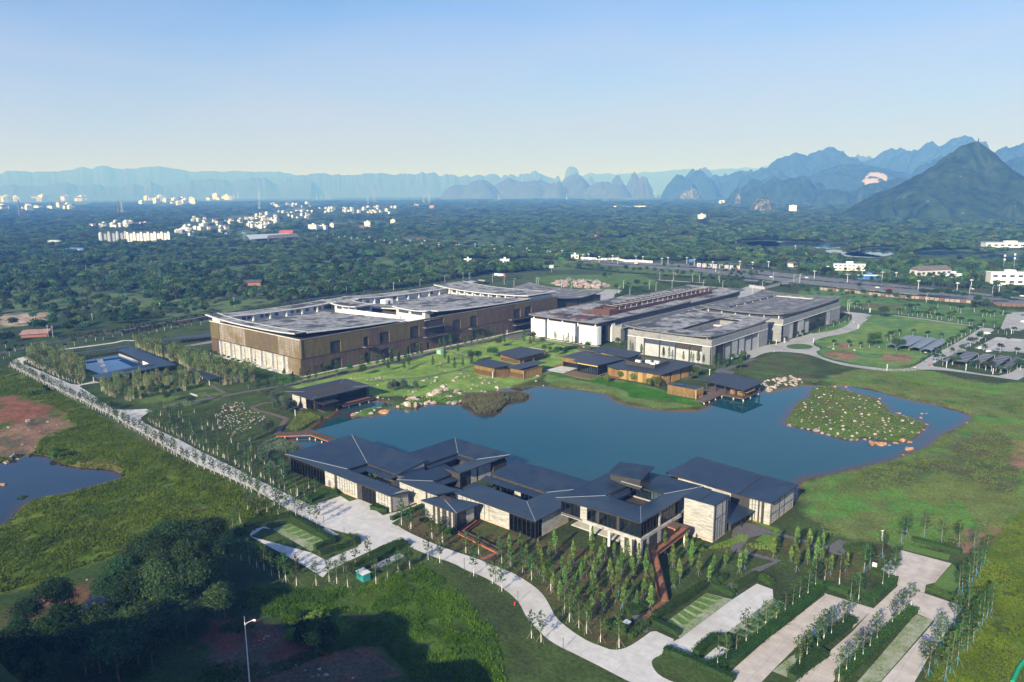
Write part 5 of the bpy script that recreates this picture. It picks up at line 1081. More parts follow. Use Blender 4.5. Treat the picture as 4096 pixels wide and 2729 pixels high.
mb.build('louvre',M['white_metal'],b)
MB().box(-347.4,-329,217,250,.5,6.6).build('inner_wall',M['inner'],b)
facade(b,[('S',6.8),('D',1.6),('S',4.)],216.6,-348,.1,6.6); facade(b,[('G',22)],-328.6,229,.8,6.6,axis='y',out=1,stain=False,mul=1.3,rails=(.85,)); facade(b,[('G',6.)],216.6,-335.6,.6,6.4,stain=False)
MB().box(-334.6,-323.2,218.6,227.6,.2,.5).build('box_floor',M['deck'],b); MB().slab([(-335.2,218.2,4.4),(-322.8,218.2,4.35),(-322.8,227.8,4.35),(-333,227.8,4.4)],.25).build('box_roof',M['slate'],b)
facade(b,[('G',11.2)],218.8,-334.5,.5,4.1,stain=False,mul=1.2,rails=()); facade(b,[('G',8.8)],-323.4,218.7,.5,4.1,axis='y',out=1,stain=False,mul=1.4,rails=())
MB().box(-328.4,-322.8,230.4,251,.3,.7).build('deck',M['deck'],b); MB().box(-322.95,-322.8,230.4,251,.7,1.8).build('railing',M['rail'],b)
for x,y in ((-323.6,234),(-323.4,241),(-323.4,247),(-323.8,219.2),(-323.8,226.6)): MB().tube((x,y,-3),(x,y,.3),.38,n=8).build('pier',M['pier'],b)
MB().box(-348,-336,213.5,216.4,.05,.3).build('terrace',M['deck_dark'],b)

# water court in the bamboo
b = hall('water_court','low dark roofed water court around a blue reflecting pool among bamboo',(-512,195))
MB().slab([(-564,182.2,4.1),(-560.5,181,4.1),(-556.4,218.6,4.1),(-562.5,221.6,4.1)],.3).build('roof',M['seam_x'],b); MB().slab([(-552,208.6,4.),(-476,202.6,4.),(-472,212.8,4.4),(-555.4,219.2,4.3)],.3).build('roof',M['seam_y'],b)
MB().slab([(-484,166.2,4.),(-470,166.6,4.),(-475.6,205,4.),(-490.6,203.6,4.)],.3).build('roof',M['seam_x'],b); MB().slab([(-486.4,184,4.25),(-482,184,4.25),(-484,204,4.25),(-488.6,203,4.25)],.2).build('roof',M['slate'],b)
MB().slab([(-458,214.6,4.),(-420,215,4.),(-418.6,206,4.),(-446,211.6,4.)],.3).build('roof',M['seam_y'],b)
MB().slab([(-552,178,.2),(-494,178,.2),(-494,208,.2),(-552,210,.2)],.5).build('pool',M['pool'],b)
MB().slab([(-552,209,1.2),(-492,207,1.2),(-492,207.6,1.2),(-552,209.6,1.2)],1.4).build('pool_wall',M['grey_panel'],b); MB().slab([(-548,193,.3),(-500,180,.3),(-500,182,.3),(-546,196,.3)],.2).build('path',M['grey_panel'],b)
MB().slab([(-508,206.7,3.6),(-490,205.4,3.6),(-490,205.9,3.6),(-508,207.2,3.6)],3.6).build('wall',M['white'],b)
mb = MB()
for k in range(34): t = k/33; mb.box(-551+42*t-.1,-551+42*t+.1,209.6-2.6*t,209.9-2.6*t,.2,3.8)
mb.build('slat_screen',M['fascia'],b); mb = MB()
for k in range(22): t = k/21; mb.box(-560+3*t-.1,-560+3*t+.1,183+34*t,183.3+34*t,0,3.8)
mb.build('slat_screen',M['fascia'],b)
for x,y in ((-483,167.2),(-472,167.4),(-476.5,180),(-488,200),(-477,200),(-456,213.8),(-440,213),(-421,214),(-421.6,208)): MB().box(x-.18,x+.18,y-.18,y+.18,0,3.9).build('post',M['pier'],b)
b = hall('entry_pergola','long dark pergola canopy with louvres left of the museum',Q('e 2000,670')[0],'canopy')
pg = [Q('e 1680,690',3.6)[0],Q('e 1860,670',3.6)[0],Q('e 2200,640',3.6)[0],Q('e 2205,610',3.6)[0],Q('e 1830,650',3.6)[0],Q('e 1660,680',3.6)[0]]
MB().slab([(*pg[0],3.6),(*pg[1],3.6),(*pg[4],3.6),(*pg[5],3.6)],.25).build('roof',M['slate'],b); MB().slab([(*pg[1],3.7),(*pg[2],3.7),(*pg[3],3.7),(*pg[4],3.7)],.25).build('louvre_roof',M['solar'],b)
for t in np.linspace(0,1,9): x,y = pg[1][0]+(pg[2][0]-pg[1][0])*t,pg[1][1]+(pg[2][1]-pg[1][1])*t; MB().box(x-.15,x+.15,y-.15,y+.15,0,3.5).build('post',M['frame'],b)
b = hall('rear_canopy','long dark canopy roof behind the museum along the service road',Q('f 1300,420')[0],'canopy')
pg = Q('f 1045,412 1660,345 1640,338 1080,400',5.); MB().slab([(x,y,5.) for x,y in pg],.4).build('roof',M['slate'],b)
for t in np.linspace(.05,.95,8): x,y = pg[0][0]+(pg[1][0]-pg[0][0])*t,pg[0][1]+(pg[1][1]-pg[0][1])*t; MB().box(x-.3,x+.3,y-.3,y+.3,0,4.7).build('post',M['frame'],b)
# gate canopies, bicycle sheds, pergola parking
for k,(s,lb) in enumerate((('h 1628,183 1780,195 1800,184 1655,176','largest dark gatehouse canopy beside the entrance road'),('h 1855,200 1930,208 1945,198 1870,192','middle small gate canopy on the entrance road'),('h 2005,212 2105,222 2118,212 2020,204','rightmost flat gate canopy beside the highway'),('g 820,200 880,212 935,198 870,190','pale flat guard shelter behind the museum roof tip'),('g 945,185 1015,195 1028,183 960,178','small pale guard shelter farther behind the museum'))):
    pg = Q(s,5.); c = np.mean(pg,0); b = thing('gate_canopy',lb,'canopy',(c[0],c[1],0),group='flat gate canopies'); MB().slab([(x,y,5.) for x,y in pg],.5).build('roof',M['grey_panel' if k > 2 else 'dark_eave'],b)
    for x,y in pg: x,y = c[0]+(x-c[0])*.8,c[1]+(y-c[1])*.8; MB().box(x-.35,x+.35,y-.35,y+.35,0,4.6).build('post',M['frame'],b)
for k,(s,lb) in enumerate((('i 905,990 1010,1000 1205,905 1110,898','leftmost curved grey bicycle shed half hidden by a tree'),('i 1010,1020 1150,1005 1320,915 1180,908','second curved grey bicycle shed from the left'),('i 1140,1025 1265,1030 1440,930 1310,922','third curved grey bicycle shed from the left'),('i 1262,1042 1385,1052 1560,948 1450,935','rightmost curved grey bicycle shed nearest the road'))):
    pg = Q(s,3.); c = np.mean(pg,0); b = thing('bicycle_shed',lb,'shed',(c[0],c[1],0),group='curved bicycle sheds'); mb = MB(); rings = []
    p0,p1,p2,p3 = [np.array(q) for q in pg]
    for t in np.linspace(0,1,9): z = 3.+.8*math.sin(math.pi*t); q,r_ = p0+(p1-p0)*t,p3+(p2-p3)*t; rings.append([(q[0],q[1],z),(r_[0],r_[1],z),(r_[0],r_[1],z-.12),(q[0],q[1],z-.12)])
    mb.loft(rings).build('roof',mk('grey blue ribbed sheet',(.17,.20,.24),(.23,.26,.30),.3,.5,stripe=('X',.6,.8)) if k == 0 else bpy.data.materials['grey blue ribbed sheet'],b)
    for q in (p0,p1,p2,p3): q = c+(q-c)*.92; MB().tube((q[0],q[1],0),(q[0],q[1],3.),.08,n=5).build('post',M['grey_metal'],b)
    MB().box(c[0]-2,c[0]+2,c[1]-2,c[1]+2,.03,.05).build('floor',M['conc'],b)
for k,(s,lb) in enumerate((('i 1500,1165 1545,1170 1655,1095 1610,1085','narrow dark pergola at the left end of the car park'),('i 1600,1160 1750,1175 1890,1075 1750,1055','first wide dark pergola row with climbing plants'),('i 1770,1185 1885,1200 2060,1090 1930,1080','second wide dark pergola row with climbing plants'),('i 1945,1210 2060,1225 2230,1110 2100,1095','third wide dark pergola row over parked scooters'),('i 2110,1240 2180,1250 2350,1130 2270,1110','rightmost dark pergola row at the picture edge'),('i 1640,1080 1740,1060 1750,1040 1660,1035','small dark pergola behind the wide rows'))):
    pg = Q(s,2.9); c = np.mean(pg,0); b = thing('pergola',lb,'pergola',(c[0],c[1],0),group='dark car park pergolas'); MB().slab([(x,y,2.9) for x,y in pg],.18).build('roof',M['solar'],b)
    mb = MB(); p = [np.array(q) for q in pg]
    for t in np.linspace(.1,.9,7): a,c_ = p[0]+(p[3]-p[0])*t,p[1]+(p[2]-p[1])*t; mb.tube((*a,2.95),(*c_,2.95),.09,n=4)
    mb.build('batten',M['grey_metal'],b)
    for q in (pg[0],pg[1],pg[2],pg[3]): q = np.array(q)*.92+c*.08; MB().box(q[0]-.12,q[0]+.12,q[1]-.12,q[1]+.12,0,2.75).build('post',M['grey_metal'],b)
# ------------------------------------------------------------------ vegetation builders
def leafmesh(name,C,S,OUT,mat,rng,clump=None,droop=0.,k=1.):
    """one small rhombic leaf clump per centre"""
    n = len(C); nr_ = rng.normal(size=(n,3))+OUT*1.1+np.array((0,0,.35)); nr_ /= np.linalg.norm(nr_,axis=1)[:,None]
    t = rng.normal(size=(n,3)); t[:,2] -= droop; t -= (t*nr_).sum(1)[:,None]*nr_; t /= np.linalg.norm(t,axis=1)[:,None]+1e-9; u = np.cross(nr_,t)
    S = np.broadcast_to(S,n)[:,None]*rng.uniform(.65,1.3,(n,1))
    V = np.stack([C-t*S*.5*k,C-u*S*.34+t*S*.06,C+t*S*.5*k,C+u*S*.34+t*S*.06],1).reshape(-1,3)
    F_ = np.arange(4*n).reshape(n,4); v = rng.uniform(0,1,n)
    if clump is not None: v = np.clip(v*.55+clump*.6-.1,0,1)
    return V,F_,v

def blobs(rng,cx,cz,w,h,nb,n,squash=.8,rs=(.30,.46)):
    """leaf centres on the shells of several blobs packed in an ellipsoid"""
    C = []; O = []; K = []
    for b_ in range(nb):
        d = rng.normal(size=3); d /= np.linalg.norm(d); d[2] = d[2]*.8+.12; r = rng.uniform(.3,.64) if b_ else 0
        c = np.array((cx+d[0]*r*w/2,d[1]*r*w/2,cz+d[2]*r*h/2)); R_ = w*rng.uniform(*rs)
        m_ = n // nb; q = rng.normal(size=(m_,3)); q /= np.linalg.norm(q,axis=1)[:,None]; q[:,2] = np.where(q[:,2] < -.35,-q[:,2],q[:,2])
        rr = R_*rng.uniform(.62,1.08,(m_,1)); C.append(c+q*rr*np.array((1,1,squash))); O.append(q); K.append(np.full(m_,rng.uniform(0,1)))
    return np.vstack(C),np.vstack(O),np.concatenate(K)

def trunkmesh(rng,h,r,hc,w,nl=6,bend=.4):
    mb = MB(); p = Vector((0,0,-.3)); n = 5; top = Vector((rng.uniform(-bend,bend),rng.uniform(-bend,bend),h)); pts = [p]
    for k in range(1,n+1): t = k/n; pts.append(Vector((top.x*t*t,top.y*t*t,h*t))+Vector((rng.uniform(-.06,.06),rng.uniform(-.06,.06),0)))
    for k in range(n): mb.tube(pts[k],pts[k+1],r*(1-.8*k/n),r*(1-.8*(k+1)/n),6,cap=False)
    for q in range(nl):
        t = rng.uniform(hc,.92); a = rng.uniform(0,6.28); s = Vector((top.x*t*t,top.y*t*t,h*t)); e = s+Vector((math.cos(a),math.sin(a),.75))*(w*.36*rng.uniform(.7,1.1)); mb.tube(s,e,r*.42*(1.1-t*.6),r*.1,4,cap=False)
    return mb

def tree(name,label,cat,trunk,crown,mat,group,tmat='bark',loc=(0,0,0)):
    t = thing(name,label,cat,loc,group=group)
    o = trunk if isinstance(trunk,bpy.types.Mesh) else trunk.mesh('trunk',M[tmat] if not isinstance(tmat,list) else [M[q] for q in tmat])
    link('trunk',o,parent=t); V,F_,v = crown
    link('crown',npmesh('crown',V,F_,mat,dict(v=('FACE','FLOAT',v))),parent=t)
    return t

def broad(seed,h,w,n,ls,nb=9,ch=.72):
    rng = np.random.default_rng(seed); C,O,K = blobs(rng,0,h*(1-ch/2),w,h*ch,nb,n)
    return trunkmesh(rng,h*.8,.035*h*.6,.4,w),leafmesh('crown',C,ls,O,None,rng,K)

def slender(seed,h,w,n,ls,z0=.38,wrap=None,base=1.6,droop=0.,pw=1.2):
    """young staked tree: thin stem, short rising branches, sparse crown"""
    rng = np.random.default_rng(seed); mb = MB(); lean = rng.uniform(-.18,.18,2); C = []; O = []; K = []
    pt = lambda z: Vector((lean[0]*(z/h) **2,lean[1]*(z/h) **2,z)); zz = [-.2,base,h*.5,h*.75,h*.97]; rr = [.085,.075,.055,.035,.012]
    for k in range(4): mb.tube(pt(zz[k]),pt(zz[k+1]),rr[k]*(1 if k else 1.15),rr[k+1]*(1 if k else 1.15),5,mi=0 if k == 0 and wrap else (1 if wrap else 0),cap=False)
    nbz = 15
    for q in range(nbz):
        t = z0+(1-z0)*(q+rng.uniform(0,.8))/nbz; z = h*t; a = q*2.4+rng.uniform(-.4,.4); prof = math.sin(math.pi*min(1,((t-z0)/(1-z0)) **(.62)*.96+.04)) **.8
        ln = w*.5*(.25+.8*prof)*rng.uniform(.75,1.2); s = pt(z); e = s+Vector((math.cos(a)*ln,math.sin(a)*ln,ln*rng.uniform(.5,1.)*pw)); mb.tube(s,e,.018,.006,3,mi=2 if wrap else 0,cap=False)
        m_ = max(2,int(n/nbz*(.4+.9*prof))); u = rng.uniform(.25,1.05,(m_,1)); base_ = np.array(s)+(np.array(e)-np.array(s))*u; C.append(base_+rng.normal(size=(m_,3))*w*.085); o = np.zeros((m_,3)); o[:,0] = math.cos(a); o[:,1] = math.sin(a); O.append(o); K.append(np.full(m_,rng.uniform(0,1)))
    return mb,leafmesh('crown',np.vstack(C),ls,np.vstack(O)*.4,None,rng,np.concatenate(K),droop)

def stakes(t,h=1.9,r=1.15):
    for k in range(3):
        a = k*2.094+.4; mb = MB(); mb.tube((math.cos(a)*r,math.sin(a)*r,-.1),(math.cos(a)*.06,math.sin(a)*.06,h),.045,.035,4); mb.build('stake',M['stake'],t,local=True)

def conifer(seed,h,w,n,ls,z0=.3):
    rng = np.random.default_rng(seed); t = rng.uniform(0,1,n) **.85; a = rng.uniform(0,6.28,n); R_ = w/2*np.clip(np.sin(np.pi*(t*.86+.14)) **.7,.1,1)*(1-.45*t); rr = R_*np.sqrt(rng.uniform(.2,1.,n))
    seg = np.floor(t*9); rr *= (.72+.5*((np.sin(seg*5.3+a*2.)+1)/2)); C = np.stack([np.cos(a)*rr,np.sin(a)*rr,h*(z0+(1-z0)*t)],1); O = np.stack([np.cos(a),np.sin(a),np.full(n,.5)],1)*.6
    mb = MB(); mb.tube((0,0,-.2),(0,0,1.3),.075,.065,5,mi=0,cap=False); mb.tube((0,0,1.3),(0,0,h*.96),.065,.01,5,mi=1,cap=False)
    return mb,leafmesh('crown',C,ls,O,None,rng,(np.sin(seg*2.1)+1)/2)

def willow(seed,h,w,n):
    rng = np.random.default_rng(seed); C = []; O = []; ns = 46
    for q in range(ns):
        a = rng.uniform(0,6.28); r = w/2*math.sqrt(rng.uniform(.03,1)); zt = h*(1-.35*(r/(w/2)) **2)*rng.uniform(.9,1.); zb = h*rng.uniform(.22,.55); m_ = n // ns; z = rng.uniform(zb,zt,m_); C.append(np.stack([math.cos(a)*r+rng.normal(size=m_)*.13,math.sin(a)*r+rng.normal(size=m_)*.13,z],1)); O.append(np.tile((math.cos(a)*.7,math.sin(a)*.7,0),(m_,1)))
    mb = trunkmesh(rng,h*.7,.13,.35,w*.9,7); return mb,leafmesh('crown',np.vstack(C),.42,np.vstack(O),None,rng,None,2.2,1.5)

def bamboo(seed,h=9.,n=260,nc=15,sp=1.5):
    rng = np.random.default_rng(seed); mb = MB(); C = []
    for q in range(nc):
        a = rng.uniform(0,6.28); r = sp*math.sqrt(rng.uniform(0,1)); x,y = math.cos(a)*r,math.sin(a)*r; hh = h*rng.uniform(.72,1.05); lx_,ly_ = rng.normal(size=2)*.45; p = (x,y,-.1); m1 = (x+lx_*.3,y+ly_*.3,hh*.6); e = (x+lx_*1.3,y+ly_*1.3,hh)
        mb.tube(p,m1,.05,.04,3,cap=False); mb.tube(m1,e,.04,.012,3,cap=False); m_ = n // nc; t = rng.uniform(.35,1.02,m_) **.8; c = np.stack([x+lx_*1.3*t **2,y+ly_*1.3*t **2,hh*t],1)+rng.normal(size=(m_,3))*np.array((.42,.42,.3)); C.append(c)
    C = np.vstack(C); return mb,leafmesh('crown',C,.62,np.zeros_like(C),None,rng,None,.8,1.3)

def palm(seed,h=7.):
    rng = np.random.default_rng(seed); mb = MB(); mb.tube((0,0,-.2),(0,0,h),.22,.15,6); C = []; O = []
    for q in range(14):
        a = q*2.4; up_ = rng.uniform(.1,.9)
        for t in np.linspace(.1,1,9): r = 2.6*t; C.append((math.cos(a)*r,math.sin(a)*r,h+up_*2*t-2.2*t*t)); O.append((0,0,1.))
    return mb,leafmesh('crown',np.array(C),.75,np.array(O),None,rng,None)

def scatter(polys,dens,rng,mind=None,avoid=()):
    out = []
    for p in polys:
        p = np.asarray(p); x0,y0 = p.min(0); x1,y1 = p.max(0); n = int((x1-x0)*(y1-y0)*dens); X = rng.uniform(x0,x1,n); Y = rng.uniform(y0,y1,n); k = inside(p,X,Y)
        for q in avoid: k &= ~inside(q,X,Y)
        out.append(np.stack([X[k],Y[k]],1))
    pts = np.vstack(out)
    if mind:
        keep = []; cell = {}
        for q in pts:
            c = (int(q[0] // mind),int(q[1] // mind)); ok = True
            for a in (-1,0,1):
                for b_ in (-1,0,1):
                    for w_ in cell.get((c[0]+a,c[1]+b_),()):
                        if (w_[0]-q[0]) **2+(w_[1]-q[1]) **2 < mind*mind: ok = False
            if ok: cell.setdefault(c,[]).append(q); keep.append(q)
        pts = np.array(keep)
    return pts

def tufts(name,label,cat,polys,dens,h,w,mat,rng,nb=3,lean=.5,avoid=(),cap=70000,gap=0.,gs=6.,wetok=False):
    pts = scatter(polys,dens,rng,None,avoid)
    if not wetok: pts = pts[wet_at(pts[:,0],pts[:,1]) < -.5]
    if gap: pts = pts[fbm(pts[:,0],pts[:,1],gs,5,3) > gap]
    if len(pts) > cap: pts = pts[rng.choice(len(pts),cap,False)]
    n = len(pts); z = gz_arr(pts[:,0],pts[:,1])-.04; sc = (.55+.45*rng.uniform(0,1,n))*(1+.45*fbm(pts[:,0],pts[:,1],5.,8,2)); V = []; v0 = np.clip(.5+.5*fbm(pts[:,0],pts[:,1],7.,12,3)*1.4,0,1); vv = []
    for q in range(nb):
        a = rng.uniform(0,6.28,n); d = np.stack([np.cos(a),np.sin(a)],1); s = np.stack([-d[:,1],d[:,0]],1); o = pts+rng.normal(size=(n,2))*w*.5; L_ = lean*h*rng.uniform(.3,1.2,n)*sc; hh = h*sc*rng.uniform(.7,1.1,n)
        b0 = np.column_stack([o-s*w*.5*sc[:,None],z]); b1 = np.column_stack([o+s*w*.5*sc[:,None],z]); m1 = np.column_stack([o+d*L_[:,None]*.6+s*w*.42*sc[:,None],z+hh*.75]); tp = np.column_stack([o+d*L_[:,None],z+hh]); V.append(np.stack([b0,b1,m1,tp],1)); vv.append(np.clip(v0*.6+rng.uniform(0,1,n)*.45,0,1))
    V = np.concatenate(V).reshape(-1,3); me = npmesh(name,V,np.arange(len(V)).reshape(-1,4),mat,dict(v=('FACE','FLOAT',np.concatenate(vv))))
    return tag(link(name,me),label,cat,kind='stuff')

# ------------------------------------------------------------------ tree kinds (each proto is itself placed in the scene)
def pool_of(name,cat,mk_list): return [Placer(t) for t in mk_list]
lane_trees = [Placer(None) for _ in range(0)]
for s in range(4):
    tr,cr = slender(40+s,5.6+.5*s,2.1,150,.42,.34,True,1.7); t = tree('lane_tree','x','tree',tr,cr,LF['young'],'x',['whitewash','palebark','bark']); stakes(t); lane_trees.append(Placer(t))
front_trees = []
for s in range(3):
    tr,cr = slender(60+s,7.4+.5*s,2.6,240,.44,.30,True,2.3); t = tree('street_tree','x','tree',tr,cr,LF['young'],'x',['whitewash','palebark','bark']); stakes(t,2.2,1.4); front_trees.append(Placer(t))
grove_trees = []
for s in range(4):
    tr,cr = conifer(80+s,6.2+.6*s,1.9,300,.40,.26); t = tree('grove_tree','x','tree',tr,cr,LF['feather'],'x',['bluewrap','bark']); stakes(t,1.7,1.); grove_trees.append(Placer(t))
park_trees = []
for s in range(3):
    tr,cr = slender(90+s,8.+.6*s,2.9,200,.42,.36,True,2.2); t = tree('parking_tree','x','tree',tr,cr,LF['young'],'x',['whitewash','palebark','bark']); stakes(t,1.5,.7); park_trees.append(Placer(t))
blue_trees = []
for s in range(3):
    tr,cr = slender(100+s,8.4+.6*s,3.2,240,.44,.34,True,2.4); t = tree('boundary_tree','x','tree',tr,cr,LF['young'],'x',['bluewrap','palebark','bark']); stakes(t,2.,1.4); blue_trees.append(Placer(t))
museum_trees = []
for s in range(3):
    tr,cr = conifer(110+s,8.5+s,2.9,330,.55,.24); t = tree('museum_tree','x','tree',tr,cr,LF['mid'],'x',['bluewrap','bark']); stakes(t,2.4,1.6); museum_trees.append(Placer(t))
shade_trees = []
for s in range(3):
    tr,cr = broad(120+s,8.5+.8*s,6.,900,.62,9,.74); shade_trees.append(Placer(tree('shade_tree','x','tree',tr,cr,LF['mid'],'x')))
big_trees = []
for s in range(4):
    tr,cr = broad(130+s,12.5+s,10.,3600,.62,15,.70); big_trees.append(Placer(tree('evergreen_tree','x','tree',tr,cr,LF['dark'],'x')))
round_trees = []
for s in range(2):
    tr,cr = broad(140+s,4.4,3.4,320,.5,5,.62); round_trees.append(Placer(tree('lawn_tree','x','tree',tr,cr,LF['mid'],'x','whitewash')))
willows = []
for s in range(2):
    tr,cr = willow(150+s,6.8+s,4.4,1300); willows.append(Placer(tree('willow_tree','x','tree',tr,cr,LF['willow' if s == 0 else 'grey'],'x')))
bamboos = []
for s in range(4):
    tr,cr = bamboo(160+s,8.4+.6*s); bamboos.append(Placer(tree('bamboo_clump','x','bamboo',tr,cr,LF['bamboo'],'x','culm')))
palms = [Placer(tree('palm_tree','x','tree',*palm(170),LF['mid'],'x'))]
shrubs = []
for s in range(3):
    rng = np.random.default_rng(180+s); C,O,K = blobs(rng,0,.75,2.3,1.5,6,330); V,F_,v = leafmesh('s',C,.42,O,None,rng,K); shrubs.append(link('shrub',npmesh('shrub',V,F_,LF['hedge' if s < 2 else 'bright'],dict(v=('FACE','FLOAT',v)))))
class MeshPlacer(Placer): pass
shrubs = [Placer(o) for o in shrubs]
for o in shrubs: o.o['category'] = 'shrub'
def put(pool,pts,label,group,sc=(.85,1.15),seed=1,tilt=0.):
    rng = random.Random(seed)
    for q in pts:
        x,y = q[0],q[1]; s = rng.uniform(*sc)*(q[2] if len(q) > 2 else 1.)
        o = rng.choice(pool)((x,y,gz_at(x,y)-.05),rng.uniform(0,6.28),(s,s,s*rng.uniform(.93,1.08)),label,group)
        if tilt: o.rotation_euler[0] = rng.uniform(-tilt,tilt); o.rotation_euler[1] = rng.uniform(-tilt,tilt)

rngv = np.random.default_rng(5)
def off(line,d,step,jit=.4,closed=False):
    out = []
    for x,y,a in walk(line,step,closed): out.append((x-math.sin(a)*d+rngv.normal()*jit,y+math.cos(a)*d+rngv.normal()*jit))
    return out
# trees along the lane
laneL = Q('e 130,960 420,1105 760,1275 870,1318 j 1000,85 1180,170 1400,300 1560,390 1800,530 2050,670 2352,795 k 300,935 500,1050')
laneR = Q('e 245,910 380,985 600,1085 830,1165'); laneR2 = Q('j 1500,215 1600,290 1900,430 2100,540 2352,640 k 330,830 600,960 800,1060')
put(lane_trees,off(laneL,-1.5,3.2),'young whitewashed staked tree in the row along the outer edge of the concrete lane','staked trees along the outer lane edge',seed=2,tilt=.04)
put(lane_trees,off(laneR,1.6,3.4)+off(laneR2,1.6,4.),'young whitewashed staked tree along the lake side of the concrete lane','staked trees along the inner lane edge',seed=3,tilt=.04)
put(lane_trees,scatter([Q('j 1560,200 1900,100 2352,200 2352,620 1900,420 1620,290'),Q('k 60,300 330,420 520,640 720,780 1050,930 850,1040 600,940 330,800 60,640')],.03,rngv,4.2),'young whitewashed staked tree on the dark slope between the lane and the lake','young trees on the dark slope beside the lane',(.9,1.25),4,.04)
put(front_trees,Q('k 1845,1310 1945,1350 2165,1450 2270,1500 l 110,1085 335,1185 445,1230 690,1340 820,1370 1065,1450 1160,1490 1280,1550 r 1375,500 1575,610 1720,860 1770,940 1870,1000 1950,1060 2095,1150 2290,1210'),'tall whitewashed tree on tripod stakes in the row before the lakeside halls','street trees on the inner edge of the front road',(.9,1.15),5,.03)
put(front_trees,Q('r 100,370 295,290 415,320 770,460 965,540 1065,620 1375,1110 1475,1150 p 1215,560 1430,540 1545,575 1840,550 1960,500 2070,430 2195,380 1625,360 1760,290 1500,410 1350,520'),'tall whitewashed tree on tripod stakes on the meadow side of the front road','street trees on the meadow side of the front road',(.85,1.1),6,.03)
put(front_trees,Q('k 80,1350 560,1240 240,1170 340,1210 440,1180 660,1170 740,1210 810,1240 890,1270 960,1310 515,1100 360,1020 230,930 570,1130 600,1110 160,1290 p 595,370 670,400 750,460 830,480 900,530 1010,560 520,330 430,300'),'tall staked tree around the left parking strip','staked trees around the left parking strip',(.85,1.1),7,.03)
# groves
groveA = Q('l 900,1290 1250,1330 1500,1260 1800,1330 1900,1380 2250,1340 2352,1500 s 60,300 230,330 460,260 520,400 600,640 560,820 300,880 60,900 r 2000,1060 1700,850 1560,620 1300,430 1050,320')
put(grove_trees,scatter([groveA],.13,rngv,2.9),'slim feathery young tree with blue wrapped stem in the grove before the raised pavilion','feathery young trees in the front grove',(.75,1.2),8,.05)
groveB = Q('s 640,200 860,130 1100,330 1450,260 1620,380 1500,480 1330,450 1180,560 900,600 740,600 700,400')
put(grove_trees,scatter([groveB],.12,rngv,3.4),'slim feathery young tree with blue wrapped stem on the slope right of the zigzag ramp','feathery young trees right of the ramp',(.8,1.1),9,.05)
groveC = Q('m 1820,1040 2352,1150 t 250,300 500,430 200,520 0,440 s 2352,480 1900,420 1700,500 1800,330')
put(grove_trees,scatter([groveC],.1,rngv,3.6),'slim young tree by the dark brick path behind the car park','young trees by the dark brick path',(.8,1.15),10,.05)
# car park trees
put(park_trees,Q('s 1225,1430 1315,1380 1420,1280 1525,1195 1645,1110 1730,1000 1835,950 1930,860 2010,800 2080,730 2170,690 2250,600 t 170,600 265,520 420,560 620,730 540,700 680,430 870,590 930,520 990,480 1010,470'),'thin pale stemmed tree in the hedge left of the first long aisle','thin trees along the first car park hedge',(.8,1.1),11,.03)
put(park_trees,Q('s 2085,1420 2160,1330 2270,1240 2330,1170 t 190,1250 260,1160 335,1110 455,1000 540,900 80,1330 0,1430'),'thin pale stemmed tree in the middle car park hedge','thin trees along the middle car park hedge',(.8,1.1),12,.03)
put(park_trees,Q('t 415,1560 490,1490 575,1400 665,1330 735,1250 810,1160 970,990 1040,910 1100,850 1170,790'),'thin pale stemmed tree in the rightmost car park hedge','thin trees along the rightmost car park hedge',(.8,1.1),13,.03)
put(blue_trees,Q('t 2005,845 1965,910 1915,990 1865,1060 1820,1160 1755,1240 1655,1400 1575,1480 1520,1560 1550,1300 1690,1250 1480,1180 1420,1380 1620,1000 1760,900 1700,1100 1350,1500 1280,1450'),'leaning tree with a sky blue wrapped stem along the right edge of the car park','blue wrapped trees right of the car park',(.9,1.15),14,.05)
put(blue_trees,Q('t 1120,45 1070,130 1085,80 1305,75 1485,120 1675,150 1820,185 1935,330 1895,400 1850,460 1810,520 1770,580 1705,630 1665,660 740,380 680,430 985,480 870,270'),'leaning blue stemmed tree round the small square at the car park end','blue wrapped trees round the small square',(.85,1.1),15,.05)
# museum row, lawn trees
put(museum_trees,Q('f 1190,1280 1270,1255 1350,1240 1105,1285 1020,1310 930,1330 840,1350 745,1365 640,1320 1560,1190 1820,1130 1905,1110 1985,1100 2055,1085 2135,1080 2210,1055 2280,1050 g 45,1060 115,1055 190,1035 270,1010 320,1000 360,990 550,925 590,930 660,920 740,960 810,890 880,870 935,865 1000,855 1060,830 1130,800 1220,860 1430,860 1490,880 1530,850'),'narrow young tree on blue wrapped stakes along the bamboo clad museum front','narrow trees along the museum front',(.95,1.3),16,.03)
put(museum_trees,Q('g 10,1130 175,1130 225,1105 475,1100 600,1040 640,1085 700,1140 790,1120 880,1090 120,1060 f 2100,1135 2270,1140'),'young staked tree scattered on the sunny lawn before the museum','scattered young trees on the museum lawn',(.7,1.),17,.03)
put(museum_trees,Q('g 1580,770 1700,800 1750,820 1840,840 1890,860 1965,880 2050,850 2130,870 2210,860 h 450,960 560,965 790,1000 850,1030 1000,1030 1080,1060 1150,1060 1210,1065 1320,1095 1370,1085 1430,1105 1600,1055'),'slim sparse tree against the white hall and grey brick hall walls','slim trees before the white and grey halls',(.7,1.),18,.03)
put(shade_trees,Q('g 870,1060 950,1040 1080,1000 1110,1010 1160,890 1520,830 1640,960 f 1440,1210 1480,1190 1700,1170 1830,1180'),'leafy green tree beside the small timber pavilions and museum lawn path','leafy trees near the timber pavilions',(.75,1.1),19)
put(shade_trees,Q('g 1620,890 1700,960 1760,980 1800,960 2100,920 h 320,880 390,900 1080,1230 1150,1200 1550,1120 1600,1120 1520,1050 1640,1010'),'bushy green tree between the timber pavilions and the grey halls','bushy trees between pavilions and grey halls',(.55,.85),20)
